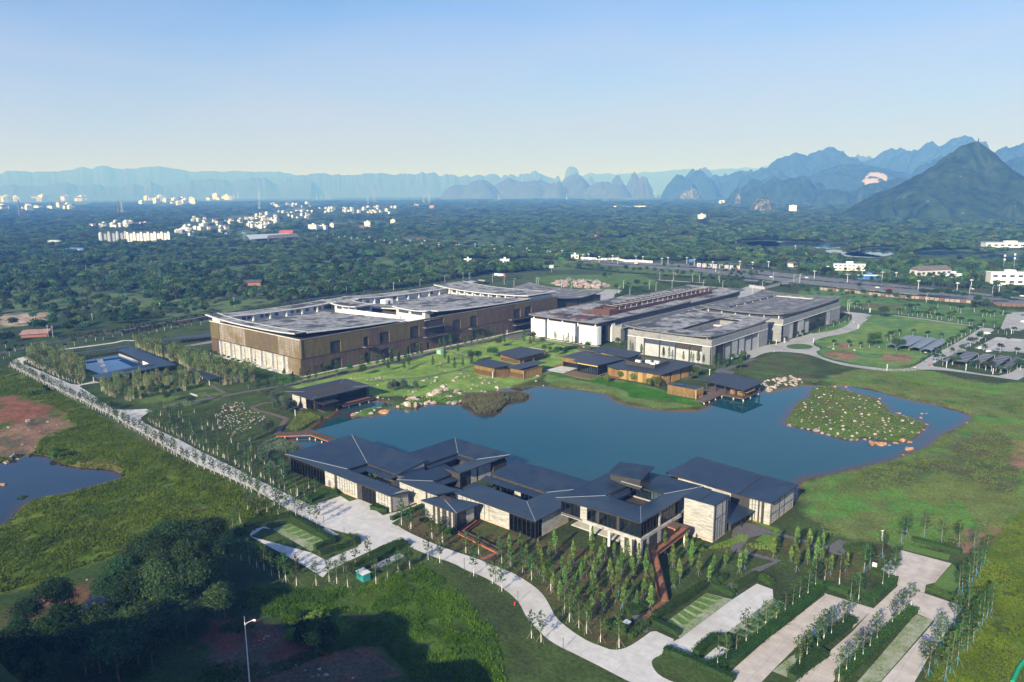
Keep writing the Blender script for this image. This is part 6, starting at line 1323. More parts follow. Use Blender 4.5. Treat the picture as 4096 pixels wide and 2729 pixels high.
put([willows[0]],[(*q,1.) for q in Q('h 205,1255 345,1220 475,1245 600,1250 640,1300 740,1300 690,1290 670,1170')],'yellow green weeping tree before the big timber pavilion','weeping trees before the timber pavilion',(.8,1.05),21)
put([willows[1]],Q('f 1040,1560 1000,1500 900,1480 840,1420 930,1550 1120,1540 2120,1350 2200,1330 2260,1340 g 70,1340 160,1330 290,1330 k 470,330 420,370 640,140 540,120 600,60'),'grey green weeping tree near the dark lakeside pavilion','grey green trees near the dark pavilion',(.6,1.),22)
put([grove_trees[0],grove_trees[1]],[(-181,193),(-178.5,193.6),(-170.5,191.6),(-228,173),(-226,174),(-210,196),(-205,183)],'small bright tree inside a courtyard of the lakeside halls','courtyard trees of the lakeside halls',(.6,.75),23)
# right-hand lawns
put(round_trees,Q('i 210,855 290,830 360,800 420,770 480,760 520,730 40,890 h 1900,860 2190,780 2250,770 2070,840'),'small round tree on the planted strip beside the farther grey hall','round trees beside the farther grey hall',(.8,1.15),24)
put(round_trees,Q('i 360,1010 520,1020 640,1030 735,1020 1040,670 1075,670 1145,695 1185,690 1240,700 1285,700 1340,715 1385,710 1445,735 1490,735 1560,745 1600,730 1660,765 1700,770 1780,790 1810,780 1890,830 1840,850 1790,870 1740,890 1700,915 1660,950 1630,970 1590,990 1550,1010 1500,1050 1430,1080 990,910 1050,890 1190,895 1340,920 1490,935 920,950 960,930'),'small dark round tree along the lanes and sheds of the right lawn','round trees round the right lawn',(1.,1.45),25)
put(round_trees,Q('i 2040,810 1930,795 1950,950 1880,960 1900,930 1840,980 1790,1010 2080,870 2170,890 2240,870 1420,1180 1450,1130 1500,1160 1600,1200 1660,1190 1800,1230 1850,1240 1950,1260 2010,1270 2100,1290 2200,1290 2280,1240 2340,1180 2310,1260 1600,1090 1700,1080 2100,1070 2270,1090 1930,1050'),'small dark round tree among the car park pergolas at far right','round trees among the pergolas',(1.,1.5),26)
put(round_trees,Q('i 600,590 640,620 580,610 670,630 730,590 1110,620 1200,620 1240,620 1450,600 1580,620 1640,620 1690,660 1830,650 1920,700 1960,690 1580,740 1620,700 1370,680 1420,660 1660,640 2130,680 2040,690 2000,700'),'small dark round tree on the sloping lawn below the brown fence','round trees on the sloping lawn',(1.1,1.6),27)
put(shade_trees,Q('i 95,470 190,470 325,480 435,480 495,500 560,505 670,510 790,530 1015,540 1145,545 625,410 40,440 930,500 1160,640 1390,620 1575,730'),'leafy round tree on the green bank before the brown panel fence','leafy trees on the fence bank',(.8,1.15),28)
put([big_trees[0]],Q('i 880,715'),'big dark spreading evergreen beside the service road bend','x',(.85,.86),29); put([shade_trees[0]],Q('i 810,1000 760,1010'),'leafy bright tree left of the bicycle sheds','trees left of the bicycle sheds',(1.15,1.2),30); put([shade_trees[1]],Q('i 1060,1045 1000,1040'),'dark leafy tree in front of the bicycle sheds','trees before the bicycle sheds',(1.,1.1),31)
put(big_trees,Q('i 1290,490 1350,490 1420,500 1480,505 1560,510 1640,515 1720,520 1860,590 1950,600 2060,560 2150,555 2240,540 2300,480'),'dark broad evergreen in the clump between fence and highway','evergreens between fence and highway',(.62,.8),32)
put(palms,Q('i 1320,380 1350,385 1385,388 1420,392 1460,395 1495,395 1540,400 1575,405 1620,410 1680,415 1730,425 1800,430 1850,440 1900,445'),'feathery palm in the row beside the highway','palms beside the highway',(.8,1.05),33)
# bottom-left dark trees
put(big_trees,[(x,y,s) for (x,y),s in zip(Q('o 300,1060 590,880 680,850 1380,480 1520,420 1560,420 1900,330 2050,300 1750,520 2150,480 1700,700 2000,650 2250,560 1480,800 1700,880 1900,820 2200,760 1250,1000 1000,1250 1200,1350 1450,1400 1600,1250 700,1300 900,1500 1250,1620 400,1500 120,1560 1750,1150 1950,1100 2350,420 1300,700 1150,800 1650,560 2050,860 2300,980 1050,1480 1350,1250 1600,1450 250,1350 550,1350 1850,1000 1400,940 1780,330 2250,240'),[.72,.8,.55,.8,.9,.9,.95,1.,.95,.95,1.05,1.1,.9,.9,1.05,1.,.8,.7,.85,.9,.95,1.,.9,.95,1.,.8,.8,.75,.7,.6,.85,.8,.9,.9,.75,.85,.8,.8,.75,.8,.8,.85,.9,.75])],'large dark evergreen in the shady wood at the bottom left','dark evergreens in the bottom left wood',(.92,1.08),34)
put(shade_trees,Q('o 100,1640 420,1680 0,1700 2350,900 2300,700 2250,880'),'bright leafy tree at the lower edge of the bottom left wood','bright trees at the edge of the bottom left wood',(.9,1.1),35)
put(shrubs,[(*q,s) for q,s in zip(Q('p 1100,1150 1250,1080 1180,980 1000,1050 1330,1080 1350,1180 1200,1180 950,1130 1060,930 1280,950 1400,1100 1120,1060'),[2.2,2.4,2.2,2.,1.8,1.6,1.8,1.6,1.4,1.6,1.4,2.2])],'overgrown bush in the mound of weeds by the lamp post','bushes in the mound by the lamp post',(.9,1.2),36)
put(shrubs,Q('j 600,560 560,590 640,600 e 500,1220 480,1190 f 2050,1500 e 330,1270 j 700,590 250,1000 k 2100,1260 2352,1400'),'loose green bush on the waste ground left of the lane','bushes on the waste ground',(.9,1.8),37)
# bamboo round the water court
bz = [Q('e 250,880 420,820 600,850 700,900 860,990 920,1050 880,1110 600,1040 350,960'),Q('e 1050,1180 1150,1120 1500,1080 1900,1020 2080,1080 2100,1180 1900,1220 1600,1260 1350,1330 1100,1270'),Q('e 1370,750 1480,740 1900,830 2150,950 2352,990 2352,1110 2120,1080 1900,960 1600,850'),Q('f -60,1010 100,1060 420,1130 700,1180 700,1250 380,1290 180,1190 0,1140')]
for k,(z,nm) in enumerate(zip(bz,('in the grove between the lane and the water court','in the pale stemmed grove before the water court','in the grove behind the water court','in the grove beside the museum loggia'))):
    pts = scatter([z],.09,rngv,2.7)[:90]; put(bamboos,pts,'bamboo clump ' +nm,'bamboo clumps ' +nm,(.56,.76) if k == 1 else (.8,1.1),40+k)
put(round_trees,Q('f 240,970 280,985 330,1000 380,1010 430,1030 480,1050 530,1070 590,1090 640,1100 720,1060 1010,1190'),'clipped round tree in the row before the museum loggia','clipped trees before the loggia',(.75,.9),46)
put(shade_trees,Q('e 1280,1260 1420,1280 1490,1240 1620,1270 1700,1230 1760,1240 1820,1210 1750,1330 2000,1370 1060,1400 1150,1420'),'leafy tree before the pale stemmed bamboo','leafy trees before the bamboo',(.45,.75),47)
put(round_trees,Q('e 60,760 160,800 240,780 330,770 430,760 560,790 680,770 780,740 900,700 1000,690 1080,680 1180,650 1280,640 1390,650 1480,640 1560,620 1640,600 1720,580 1790,560 1860,550 1930,540 2000,530 2100,520 100,850 40,880 1450,600 1600,560 1750,540'),'sparse dark tree along the service road behind the water court','sparse trees along the rear service road',(.9,1.4),48)
# plantings round the car park
def hedge(spec,w,h,label,mat='hedge',dens=46,ls=.36,seed=0,group='clipped hedges round the car parks'):
    line = np.array(Q(spec)) if isinstance(spec,str) else np.array(spec); rng = np.random.default_rng(seed); L_ = sum(np.hypot(*(line[k+1]-line[k])) for k in range(len(line)-1)); n = int(L_*dens*(w+h)/3.4); seg = rng.uniform(0,L_,n); C = np.zeros((n,3)); O = np.zeros((n,3)); s0 = 0
    mb = MB()
    for k in range(len(line)-1):
        d = line[k+1]-line[k]; l_ = np.hypot(*d); m_ = (seg >= s0) & (seg <= s0+l_); t = (seg[m_]-s0)/l_; nn = np.array((-d[1],d[0]))/l_; c_ = m_.sum(); side = rng.uniform(-1,1,c_); z = rng.uniform(.1,1,c_); top = rng.uniform(0,1,c_) < w/(w+2*h)*1.6
        lat = np.where(top,side,np.sign(side))*w/2*rng.uniform(.86,1.12,c_); zz = np.where(top,1.,z)*h*rng.uniform(.88,1.12,c_); C[m_] = np.column_stack([line[k][0]+d[0]*t+nn[0]*lat,line[k][1]+d[1]*t+nn[1]*lat,zz]); O[m_] = np.column_stack([nn[0]*np.where(top,0,np.sign(side)),nn[1]*np.where(top,0,np.sign(side)),top*1.]); s0 += l_
        a,c2 = line[k]-nn*w*.36,line[k]+nn*w*.36; mb.slab([(*a,h*.86),(*(a+d),h*.86),(*(c2+d),h*.86),(*c2,h*.86)],h*.84)
    zg = gz_at(*line[0]); V,F_,v = leafmesh('h',C,ls,O,None,rng,(fbm(C[:,0],C[:,1],3.,3,2)+1)/2); c0 = line.mean(0); h_ = thing('hedge',label,'hedge',(c0[0],c0[1],0),group=group); V = V-np.array((c0[0],c0[1],0)); link('foliage',npmesh('foliage',V,F_,LF[mat],dict(v=('FACE','FLOAT',v))),parent=h_); mb.build('inner_growth',M['hedge_core'],h_); return h_
for k,(s,w,h,lb) in enumerate((('s 560,905 840,740 1090,570',2.4,1.7,'hedge along the left side of the first grass bay'),('s 525,930 680,1010 830,1085',2.,1.5,'short hedge at the lower end of the first grass bay'),('s 1180,575 1290,620 1400,670',2.,1.5,'short hedge at the upper end of the first grass bay'),('s 1410,590 1530,530 1640,470',2.6,1.8,'hedge left of the first aisle end by the dark path'),('s 1640,470 1720,510 1800,560',2.2,1.6,'hedge across the upper end of the first aisle'),
    ('s 1150,1420 1400,1340 1600,1180 1900,960 2200,700 2352,560',3.,1.6,'longest hedge between the first and second aisles'),('t 0,740 120,640 250,560',2.6,1.6,'upper continuation of the hedge between first and second aisles'),('s 680,1245 900,1330 1150,1440 1400,1560',2.4,1.5,'hedge along the lower edge of the small service pad'),('s 1000,1290 1100,1190 1210,1110 1400,1160',2.4,1.5,'hedge wrapped round the top of the service pad'),('s 1120,1430 1300,1400',2.6,1.4,'short hedge right of the service pad'),
    ('s 2000,1540 2180,1400 2352,1280',3.,1.6,'lower hedge between the second and third aisles'),('t 0,1340 200,1190 400,1040 560,930',3.,1.6,'upper hedge between the second and third aisles'),('t 420,1545 700,1280 950,1040 1200,830',3.,1.6,'long hedge right of the third aisle'),('t 290,580 400,610 520,650',2.4,1.5,'hedge across the top of the second aisle'),('t 640,700 740,760',2.4,1.5,'stub hedge by the notch of the second aisle'),('t 760,720 880,610 1000,500',2.6,1.6,'hedge left of the passage to the square'),('t 760,420 880,470',2.2,1.5,'short hedge below the white cabinet'),
    ('t 1330,600 1500,660 1720,740',2.2,1.5,'hedge between the square and the rightmost aisle'),('t 1180,85 1400,140 1700,225',2.4,1.4,'bright hedge behind the square lawn'),('t 480,190 560,180 700,170',3.,1.5,'hedge by the dark brick landing'),('s 60,970 180,1010 290,1050',3.,1.7,'hedge around the bin by the ramp end'),('s 310,1110 400,1040 480,970',2.6,1.7,'hedge right of the bin by the ramp end'),('s 280,850 380,820 480,800',3.2,1.6,'loose hedge at the foot of the zigzag ramp'),('s 1170,500 1240,480 1310,510',3.4,1.7,'round hedge clump by the dark path'),
    ('k 700,1240 850,1320 1000,1410 1130,1490',2.2,1.6,'hedge between plaza verge and left grass bay'),('k 190,1330 430,1270 690,1215',2.2,1.6,'hedge behind the left parking strip'),('k 120,1390 200,1410',3.,1.7,'hedge clump at the far left of the parking strip'),('k 870,1060 1000,1000 1170,975',5.4,1.5,'broad dark hedge block left of the hall entrance'),('k 1200,915 1290,950 1380,1000',3.4,1.7,'bright hedge block left of the entrance door'),('k 1545,1130 1640,1150 1720,1170',4.4,1.7,'bright hedge block right of the entrance door'),('k 1740,1260 1900,1190 2070,1120',2.,1.3,'low hedge at the right edge of the plaza'),
    ('p 1200,185 1300,140 1410,105',2.2,1.5,'hedge along the lower side of the grass bay path'),('p 1250,240 1450,180 1660,105',2.2,1.5,'hedge between the two parking paths'),('p 1540,60 1660,100',2.4,1.5,'stub hedge facing the plaza'),('p 1640,420 1850,280 2000,190 2150,130',4.4,1.8,'broad hedge behind the teal cabinet'),('p 620,260 800,330 1000,420',3.4,1.8,'dark hedge under the trees left of the parking corner'),('h 1110,1150 1180,1160 1290,1140 1320,1130',3.,1.6,'hedge between big timber pavilion and stilt pavilion'),('h 1480,1060 1560,1030 1680,990',4.,1.8,'hedge by the green cabinet at the grey hall corner'),('g 1830,930 1900,910 1970,900',4.,2.,'hedge before the white hall front'),('i 2150,1270 2250,1220 2352,1150',4.,1.8,'hedge right of the last pergola'),('i 1760,1220 1850,1240',4.,1.6,'hedge before the wide pergolas'))):
    hedge(s,w,h,lb,seed=200+k)
# ------------------------------------------------------------------ ground cover too fine to count
R_ROADS = [lane,plaza,frontroad]
weedL = [Q('D -150,835 20,840 240,965 300,1005 540,1110 640,1185 560,1235 300,1265 90,1335 -200,1430')]
tufts('weed_cover','bright green weeds covering the waste ground around the left pond','weeds',weedL,2.6,.75,.55,LF['weed'],rngv,3,.7,avoid=[ZONES[3]['p'],ZONES[4]['p'],lane],gap=-.35)
tufts('weed_cover','dense green weeds on the mounds below the front road','weeds',[Q('p 520,580 1100,600 1700,560 2300,320 2680,610 3080,1010 3200,1568 2250,1568 1900,1200 1500,1180 800,930 500,800')],7.,.62,.42,LF['weed_green'],rngv,3,.7,avoid=[frontroad,plaza],gap=-.28)
tufts('weed_cover','dark creeping weeds between the wood and the lamp post','weeds',[Q('o 900,1500 1500,1000 2200,800 p 100,560 520,580 900,900 300,1100 0,1300 700,1400 1200,1200 1600,1190 600,1568 0,1568')],3.5,.6,.45,LF['weed_dark'],rngv,3,.6,gap=.05,gs=9.)
tufts('weed_cover','bright weeds right of the car park','weeds',[Q('t 1780,720 1990,130 2352,-250 2600,-250 2600,1650 1330,1650 1550,1250')],4.,.5,.42,LF['weed'],rngv,3,.6,gap=-.3)
tufts('meadow_grass','rough mixed grass on the meadow at the right end of the lake','grass',[Q('D 1700,850 1870,880 1960,852 2100,842 2240,882 2400,884 2700,1000 2600,1420 2250,1250 2060,1250 1900,1230 1830,1140 1840,1100 2050,1040 2230,970 2150,920 1930,880')],1.25,.55,.45,LF['meadow'],rngv,3,.6,gap=-.25,cap=60000)
tufts('island_grass','tufted grass on the rocky island','grass',[island],1.6,.6,.4,LF['meadow'],rngv,3,.5,wetok=True)
tufts('reed_bed','dry and green reeds of the marsh patch in the lake','reeds',[reedisle],3.2,2.,.34,LF['reed'],rngv,5,.55,wetok=True,gap=-.3,gs=4.); tufts('reed_bed','pale reeds at the pond arm left of the lakeside hall','reeds',[Q('k 340,520 420,450 560,400 740,430 790,490 700,540 480,540 440,600 540,700 680,760 620,800 450,700 330,580')],5.,1.5,.28,LF['grey'],rngv,3,.4,wetok=True)
tufts('marsh_plant','yellow green marsh plants beside the dark lakeside pavilion','plants',[Q('k 640,300 700,230 780,130 900,140 1000,190 900,240 830,290 740,330')],5.,1.1,.4,LF['willow'],rngv,3,.5,wetok=True); tufts('marsh_plant','green marsh plants among the shore rocks','plants',[Q('g 60,1520 180,1460 330,1440 600,1380 800,1350 880,1390 600,1450 420,1440 300,1500'),Q('f 1800,1530 2000,1480 2100,1500 1900,1560'),Q('g 430,1540 560,1480 640,1500 600,1560 480,1590')],2.4,.9,.35,LF['willow'],rngv,3,.5,wetok=True)
tufts('groundcover_bed','lush dark green groundcover along the bank before the timber pavilions','plants',[Q('h 240,1270 400,1250 560,1290 700,1330 850,1380 1120,1450 1200,1500 1000,1480 850,1420 600,1410 460,1420 430,1370 330,1310'),Q('g 1680,1170 1850,1140 2100,1180 2352,1230 2352,1290 2000,1200 1800,1200')],4.,.6,.5,LF['lush'],rngv,3,.5); tufts('bank_grass','yellow green mown grass of the lake bank','grass',[Q('g 1640,1270 1800,1230 2352,1300 h 280,1320 420,1430 800,1440 1200,1510 800,1525 400,1440 200,1360 g 2300,1350')],3.,.3,.35,LF['meadow'],rngv,3,.4)
for s,lb in (('m 1400,1060 1450,1010 1560,1040 1520,1090 1330,1150 1180,1170 1000,1200 980,1150 1100,1160 1200,1130','striped iris bed along the stone tower foot'),('s 1520,130 1700,110 1820,60 1890,70 1880,180 1650,190','pale iris bed below the small lawn'),('l 1450,1450 1520,1400 1620,1430 1600,1520 1480,1520 1280,1480','pale iris clump in the front grove'),('s 260,620 340,600 380,660 300,690','pale iris clump beside the ramp'),('r 1860,580 2000,560 2130,640 2000,660','pale iris patch in the middle of the grove')):
    tufts('iris_bed',lb,'plants',[Q(s)],7.,.7,.22,LF['iris'],rngv,4,.4)
put(shrubs,Q('m 1030,1080 1060,1160 1100,1170 l 500,1140 540,1150 220,1010 250,1020 s 950,240 1020,230'),'small bright shrub at the foot of the stone walls','bright shrubs at the wall feet',(.6,.9),49)

# ------------------------------------------------------------------ rocks
def rockmesh(seed,mat):
    rng = np.random.default_rng(seed); import bmesh
    bm = bmesh.new(); bmesh.ops.create_icosphere(bm,subdivisions=3,radius=1.); dirs = rng.normal(size=(9,3)); dirs /= np.linalg.norm(dirs,axis=1)[:,None]; cut = rng.uniform(.55,.95,9)
    for v in bm.verts:
        p = np.array(v.co); d = dirs @ p; k = np.maximum(1,(d/cut)).max(); p = p/k; a = np.arctan2(p[1],p[0]); p *= 1+.13*math.sin(a*3+seed)+.10*math.sin(p[2]*7+a*2)+rng.normal()*.055; v.co = (p[0]*1.05,p[1]*.82,p[2]*.78+.28)
    me = bpy.data.meshes.new('boulder'); bm.to_mesh(me); bm.free(); me.materials.append(M[mat]); return me
ROCK = {k: [rockmesh(q*7+n,k) for q in range(4)] for n,k in enumerate(('rock_pink','rock_pale','rock_grey','rock_orange'))}
def rocks(name,pts,mats,label,group,seed,sink=.25):
    rng = random.Random(seed)
    for x,y,s in pts:
        sh = (s*rng.uniform(.85,1.25),s*rng.uniform(.75,1.05),s*rng.uniform(.6,1.15)); o = link(name,rng.choice(ROCK[rng.choice(mats)]),(x,y,max(gz_at(x,y),WATER_Z-.25)-sink*s),rng.uniform(0,6.28),sh); tag(o,label,'rock',group)
REG['Lk'] = (1400,1450,.5948)
def lk(s,reg='Lk'):
    out = []
    for tok in s.split(): x,y,w = map(float,tok.split(',')); p = P(reg,x,y); dpt = float((p-CAM) @ Fv); out.append((p[0],p[1],w*REG[reg][2]*dpt/FPX*.5))
    return out
rocks('boulder',lk('45,340,46 20,350,30 75,330,26 140,340,40 165,325,26 200,300,50 225,330,60 255,315,36 325,295,46 350,285,30 385,292,52 440,288,66 470,280,34 420,245,72 395,250,40 455,250,36 510,272,36 560,266,50 535,262,36 550,220,70 525,235,40 590,205,56 640,185,52 625,165,38 610,190,38 680,238,50 655,240,32 715,210,52 740,220,40 700,266,60 745,258,40 665,265,40'),['rock_pink','rock_pale','rock_orange','rock_pale'],'large pale limestone boulder in the rocky spit at the lake edge','boulders of the rocky lake spit',60)
rocks('boulder',lk('365,232,22 310,214,20 190,238,24 205,214,24 222,242,16 262,250,16 185,155,24 120,118,30 150,112,26 180,110,30 200,106,34 60,86,14 10,108,22 36,110,18 395,196,24 425,200,24 445,195,16 485,232,20 530,185,18 495,124,30 520,114,26 575,127,34 583,102,30 700,124,34 715,105,26 722,98,22 745,76,26 770,100,22 800,92,16 825,107,18 870,105,16 885,106,22 905,122,22 925,101,16 890,142,24 912,142,20 935,140,28 980,132,20 985,168,34 995,180,22 815,180,22 855,161,18 825,150,14 910,197,26 885,195,18 800,166,12 770,197,18 1115,192,16 1130,200,14 1260,92,26 1250,127,22 1300,150,12 760,36,16 610,10,20 625,14,16 560,20,12 640,60,14 600,30,10 545,140,14 650,150,14'),['rock_pink','rock_grey','rock_pale'],'pinkish boulder scattered on the lawn above the rocky spit','boulders on the shore lawn',61)
rocks('boulder',lk('690,410,50 730,412,60 760,410,40 790,417,20 825,405,34 865,392,40 905,402,34 895,440,50 920,438,30 868,472,16 985,330,28 1000,300,22 955,350,18 970,265,26 1005,262,14 980,272,14 845,238,30 830,235,20 870,250,18 860,256,20 975,240,30 1000,238,20 735,155,16 575,115,20 555,105,18 1228,292,14 545,90,20 480,88,26 855,424,8','I'),['rock_orange'],'orange stained rock standing in the water round the island','orange rocks round the island',62)
ie = [(x+rngv.normal()*.5,y+rngv.normal()*.5,rngv.uniform(.6,1.5)) for x,y,a in walk(Q('I 195,303 330,328 430,355 500,375 600,392 690,375 780,390'),3.4)]
rocks('island_rock',ie,['rock_pink','rock_grey','rock_pale'],'large rock on the near edge of the rocky island','rocks on the near island edge',63)
pr_ = scatter([island],.055,rngv,2.4); pr_ = pr_[sdist(island,pr_[:,0],pr_[:,1]) > 1.5][:190]
rocks('island_rock',[(x,y,rngv.uniform(.3,.95)) for x,y in pr_],['rock_pink','rock_pale','rock_pale'],'pale rock lying in the grass of the island','rocks in the island grass',64)
pr_ = scatter([Q('k -30,60 60,20 200,30 230,90 330,130 430,150 400,240 300,260 250,320 60,370 -60,330 -120,200')],.22,rngv,1.5)[:170]
rocks('field_rock',[(x,y,rngv.uniform(.25,.8) ) for x,y in pr_],['rock_pink','rock_pale','rock_grey'],'pinkish rock in the stone field beside the dark slope','rocks of the stone field',65)
rocks('shore_rock',[(x,y,rngv.uniform(.7,2.4)) for x,y in scatter([Q('h 1790,1290 1850,1240 2000,1200 2150,1190 2260,1240 2230,1270 2050,1290 1900,1330 1820,1345')],.2,rngv,1.8)[:75]],['rock_pale','rock_pale','rock_pink'],'white pink rock of the stony beach right of the stilt pavilion','rocks of the white stony beach',66,.55)
rocks('crag_rock',[(x,y,rngv.uniform(2.,5.2)) for x,y in scatter([Q('g 1720,240 1760,200 1900,190 2050,180 2200,200 2310,250 2200,275 1950,270')],.05,rngv,3.4)[:60]],['rock_grey','rock_pink'],'jagged grey rock of the crag behind the concrete apron','rocks of the crag',67)
rocks('rubble_stone',lk('690,1100,40 720,1095,30 670,1120,26 920,1420,36 1000,1400,40 1250,1440,40 1320,1500,50 1240,1500,40 1180,1520,30 870,1420,26 620,1140,22 500,1010,20 720,1480,24 1100,1460,26 380,1270,20 560,1190,18 1600,1530,28 1440,1400,18 840,1410,18','p'),['rock_grey','rock_pale'],'grey rubble stone on the red soil by the lamp post','rubble on the red soil',68)
rocks('rubble_stone',lk('220,805,30 160,830,20 285,885,18 285,845,22 30,870,60 60,860,50 140,590,90 60,640,80 190,600,60 720,220,24 800,270,26 640,260,22 600,270,24 300,330,30 90,300,36 420,350,22 500,230,30 240,480,30 380,500,30','j'),['rock_orange','rock_grey'],'reddish rubble by the left pond','rubble by the left pond',69)
rocks('rubble_stone',lk('1000,550,50 1020,515,30 910,500,24 640,760,60 700,740,40 570,850,60 700,690,40','o'),['rock_grey','rock_pale'],'pale rubble at the puddle under the dark trees','rubble at the puddle',70)
# ------------------------------------------------------------------ street furniture, vehicles, people
def boxm(*boxes_mats): pass
b = thing('lamp_post','tall white lamp post with curved arm and spike antenna at the bottom edge','street lamp',(0,0,0))
lb_ = P('F',1003,2790,0); lb_ = np.array((lb_[0],lb_[1],gz_at(lb_[0],lb_[1]))); lt = z_at(979.5,2489,lb_); b.location = (lb_[0],lb_[1],lb_[2]); hgt = lt-lb_[2]
MB().tube((0,0,-.3),(0,0,hgt),.17,.11,10).build('pole',M['white_metal'],b,local=True); MB().tube((0,0,hgt),(0,0,hgt+1.5),.035,.02,5).build('antenna',M['white_metal'],b,local=True)
ax = np.array((r2[0],r2[1])) ; mb = MB(); pts = [(0,0,hgt-.7),(ax[0]*.5,ax[1]*.5,hgt-.15),(ax[0]*1.3,ax[1]*1.3,hgt+.25),(ax[0]*1.9,ax[1]*1.9,hgt+.45)]
for k in range(3): mb.tube(pts[k],pts[k+1],.06,.05,6)
mb.build('arm',M['white_metal'],b,local=True)
mb = MB(); mb.tube((ax[0]*1.8,ax[1]*1.8,hgt+.5),(ax[0]*2.4,ax[1]*2.4,hgt+.4),.2,.24,8); mb.build('lamp_head',M['white_metal'],b,local=True)
def simple(name,mb,mats,cat,smooth=False): o = bpy.data.objects.new(name,mb.mesh(name,mats,(0,0,0),smooth)); COL.objects.link(o); o['category'] = cat; return Placer(o)
mb = MB(); mb.tube((0,0,-.2),(0,0,3.3),.07,.06,6); mb.tube((0,0,3.1),(0,0,3.4),.09,.09,6); bollard = simple('path_lamp',mb,M['frame'],'path lamp')
mb = MB(); mb.box(-.14,.14,-.14,.14,-.2,3.8); mb.box(-.5,.5,-.12,.12,3.6,3.8); whitepost = simple('path_lamp',mb,M['white_metal'],'path lamp')
mb = MB(); mb.tube((0,0,-.2),(0,0,9.5),.14,.09,6); mb.tube((0,0,9.4),(1.5,0,9.8),.06,.05,4); mb.box(1.1,2.,-.16,.16,9.7,9.85); street = simple('street_lamp',mb,M['white_metal'],'street lamp')
mb = MB(); mb.tube((0,0,-.2),(0,0,10.6),.26,.2,8,mi=0); mb.tube((0,0,.2),(0,0,2.),.34,.34,8,mi=1); mb.tube((0,0,9.4),(0,0,10.4),.3,.75,8,mi=1); mb.box(-1.7,1.7,-.1,.1,10.4,10.6,0)
for a in range(4): mb.tube((math.cos(a*1.57)*1.5,math.sin(a*1.57)*1.5,10.5),(math.cos(a*1.57)*1.6,math.sin(a*1.57)*1.6,11.5),.2,.34,6,mi=0)
mb.tube((0,0,10.6),(0,0,12.),.3,.4,6,mi=0); flower = simple('street_lamp',mb,[M['white_metal'],M['blue_metal']],'street lamp')
mb = MB(); mb.tube((0,0,-.2),(0,0,9.5),.16,.11,6)
for z in (8.,8.8): mb.box(-.9,.9,-.06,.06,z,z+.1)
utility = simple('utility_pole',mb,M['conc'],'utility pole')
def putp(pl,pts,label,group,sc=1.,rz=None):
    for q in pts: pl((q[0],q[1],gz_at(q[0],q[1])),random.uniform(0,6.28) if rz is None else rz,sc,label,group)
putp(bollard,Q('r 337,260 673,385 1000,525 1233,735 1357,950 1705,1238 k 1035,1310 840,1215 735,1215 620,1120 210,895 p 1510,50'),'slim dark path lamp at the edge of the front road','dark path lamps along the front road')
putp(whitepost,Q('k 735,180 k 760,1000 n 865,1480'),'slim white path lamp near the lakeside halls','white path lamps near the lakeside halls'); putp(whitepost,Q('A2 568,718 A4 1120,290 h 1972,865 2056,845 1662,1008 1290,1070'),'slim white lamp beside the timber pavilions and grey halls','white lamps by the pavilions'); putp(whitepost,Q('i 918,1265 150,975 616,828 1540,1230 1743,1260 2025,1300 2218,880 2148,875 735,655 745,655 g 1250,755'),'white pillar lamp along the lanes of the right lawn','white lamps along the right lanes')
putp(street,Q('f 1180,385 1235,385 1543,345 1850,300 2155,300 g 65,300 340,268 600,215 855,190 1098,210 1220,230 1322,255 1555,245 1575,250 1820,275 1920,290 2147,275 h 328,340 375,275 442,350 645,280 715,300 883,270 755,180 897,185 922,140 1097,200 1168,200 1208,275 1412,280 1722,330 1380,210 1367,180 1827,280 1940,190 2155,210 2212,220 i 505,635 520,660 1330,550 2020,470 1780,465 2290,460 10,330'),'plain white street lamp on the roads around the museum','plain street lamps around the museum',rz=.6)
putp(utility,Q('e 92,165 970,515 1675,390 505,645 555,655 1527,40 1980,80 f 490,465 1180,390 1665,340 2215,265 g 127,260 868,155 790,180 a 675,1255 738,1250 940,1284 b 1550,905 1210,920 c 285,960 630,995 1085,1005 1380,1020 1503,860 1260,865 2020,1035 d 942,1075 1398,1075 940,990 1255,930 1415,1165'),'pale concrete utility pole standing in the trees','utility poles in the trees')
putp(flower,Q('b 580,995 640,980 714,980 763,1005 815,995 870,1010 920,1010 980,1030 1023,1005 1075,1045 1152,1035 1200,1058 1252,1032 1340,1083 1372,1035 1474,1065 1496,1040 1617,1075 1620,1060 1765,1080 1790,1075 1927,1070 2077,1080 2093,1118 2223,1095 a 2210,965 2080,960 1940,965 1900,960 1760,1005'),'ornamental white lamp with flower shaped head on the far avenue','flower headed lamps on the far avenue',1.05)
putp(flower,Q('c 85,1110 230,1110 250,1130 405,1135 428,1140 532,1130 757,1165 848,1190 708,1170 962,1180 1008,1200 1163,1185 1222,1190 1385,1208 1437,1200 1598,1200 1662,1215 1820,1240 1845,1270 2052,1235 2160,1245 2297,1240 i 157,315 295,262 503,355 655,310 865,330 1010,335 1243,430 1648,455 1795,420 2085,480 1400,380 d 165,1240 395,1090'),'ornamental white lamp with blue collar along the highway','flower headed lamps along the highway',1.)
# two phone masts
for q,l in (('i 2132,250','left phone mast with white antenna drums above the white house'),('i 2235,265','right taller phone mast with white antenna drums above the white house')):
    p = Q(q)[0]; b = thing('phone_mast',l,'mast',(p[0],p[1],0),group='phone masts'); h_ = 25. if 'left' in l else 28.; MB().tube((0,0,0),(0,0,h_),.3,.15,6).build('pole',M['grey_metal'],b,local=True)
    for z in (h_-1.5,h_-6.5): MB().tube((0,0,z-1.1),(0,0,z+1.1),1.1,1.1,8).build('antenna_drum',M['white_metal'],b,local=True)
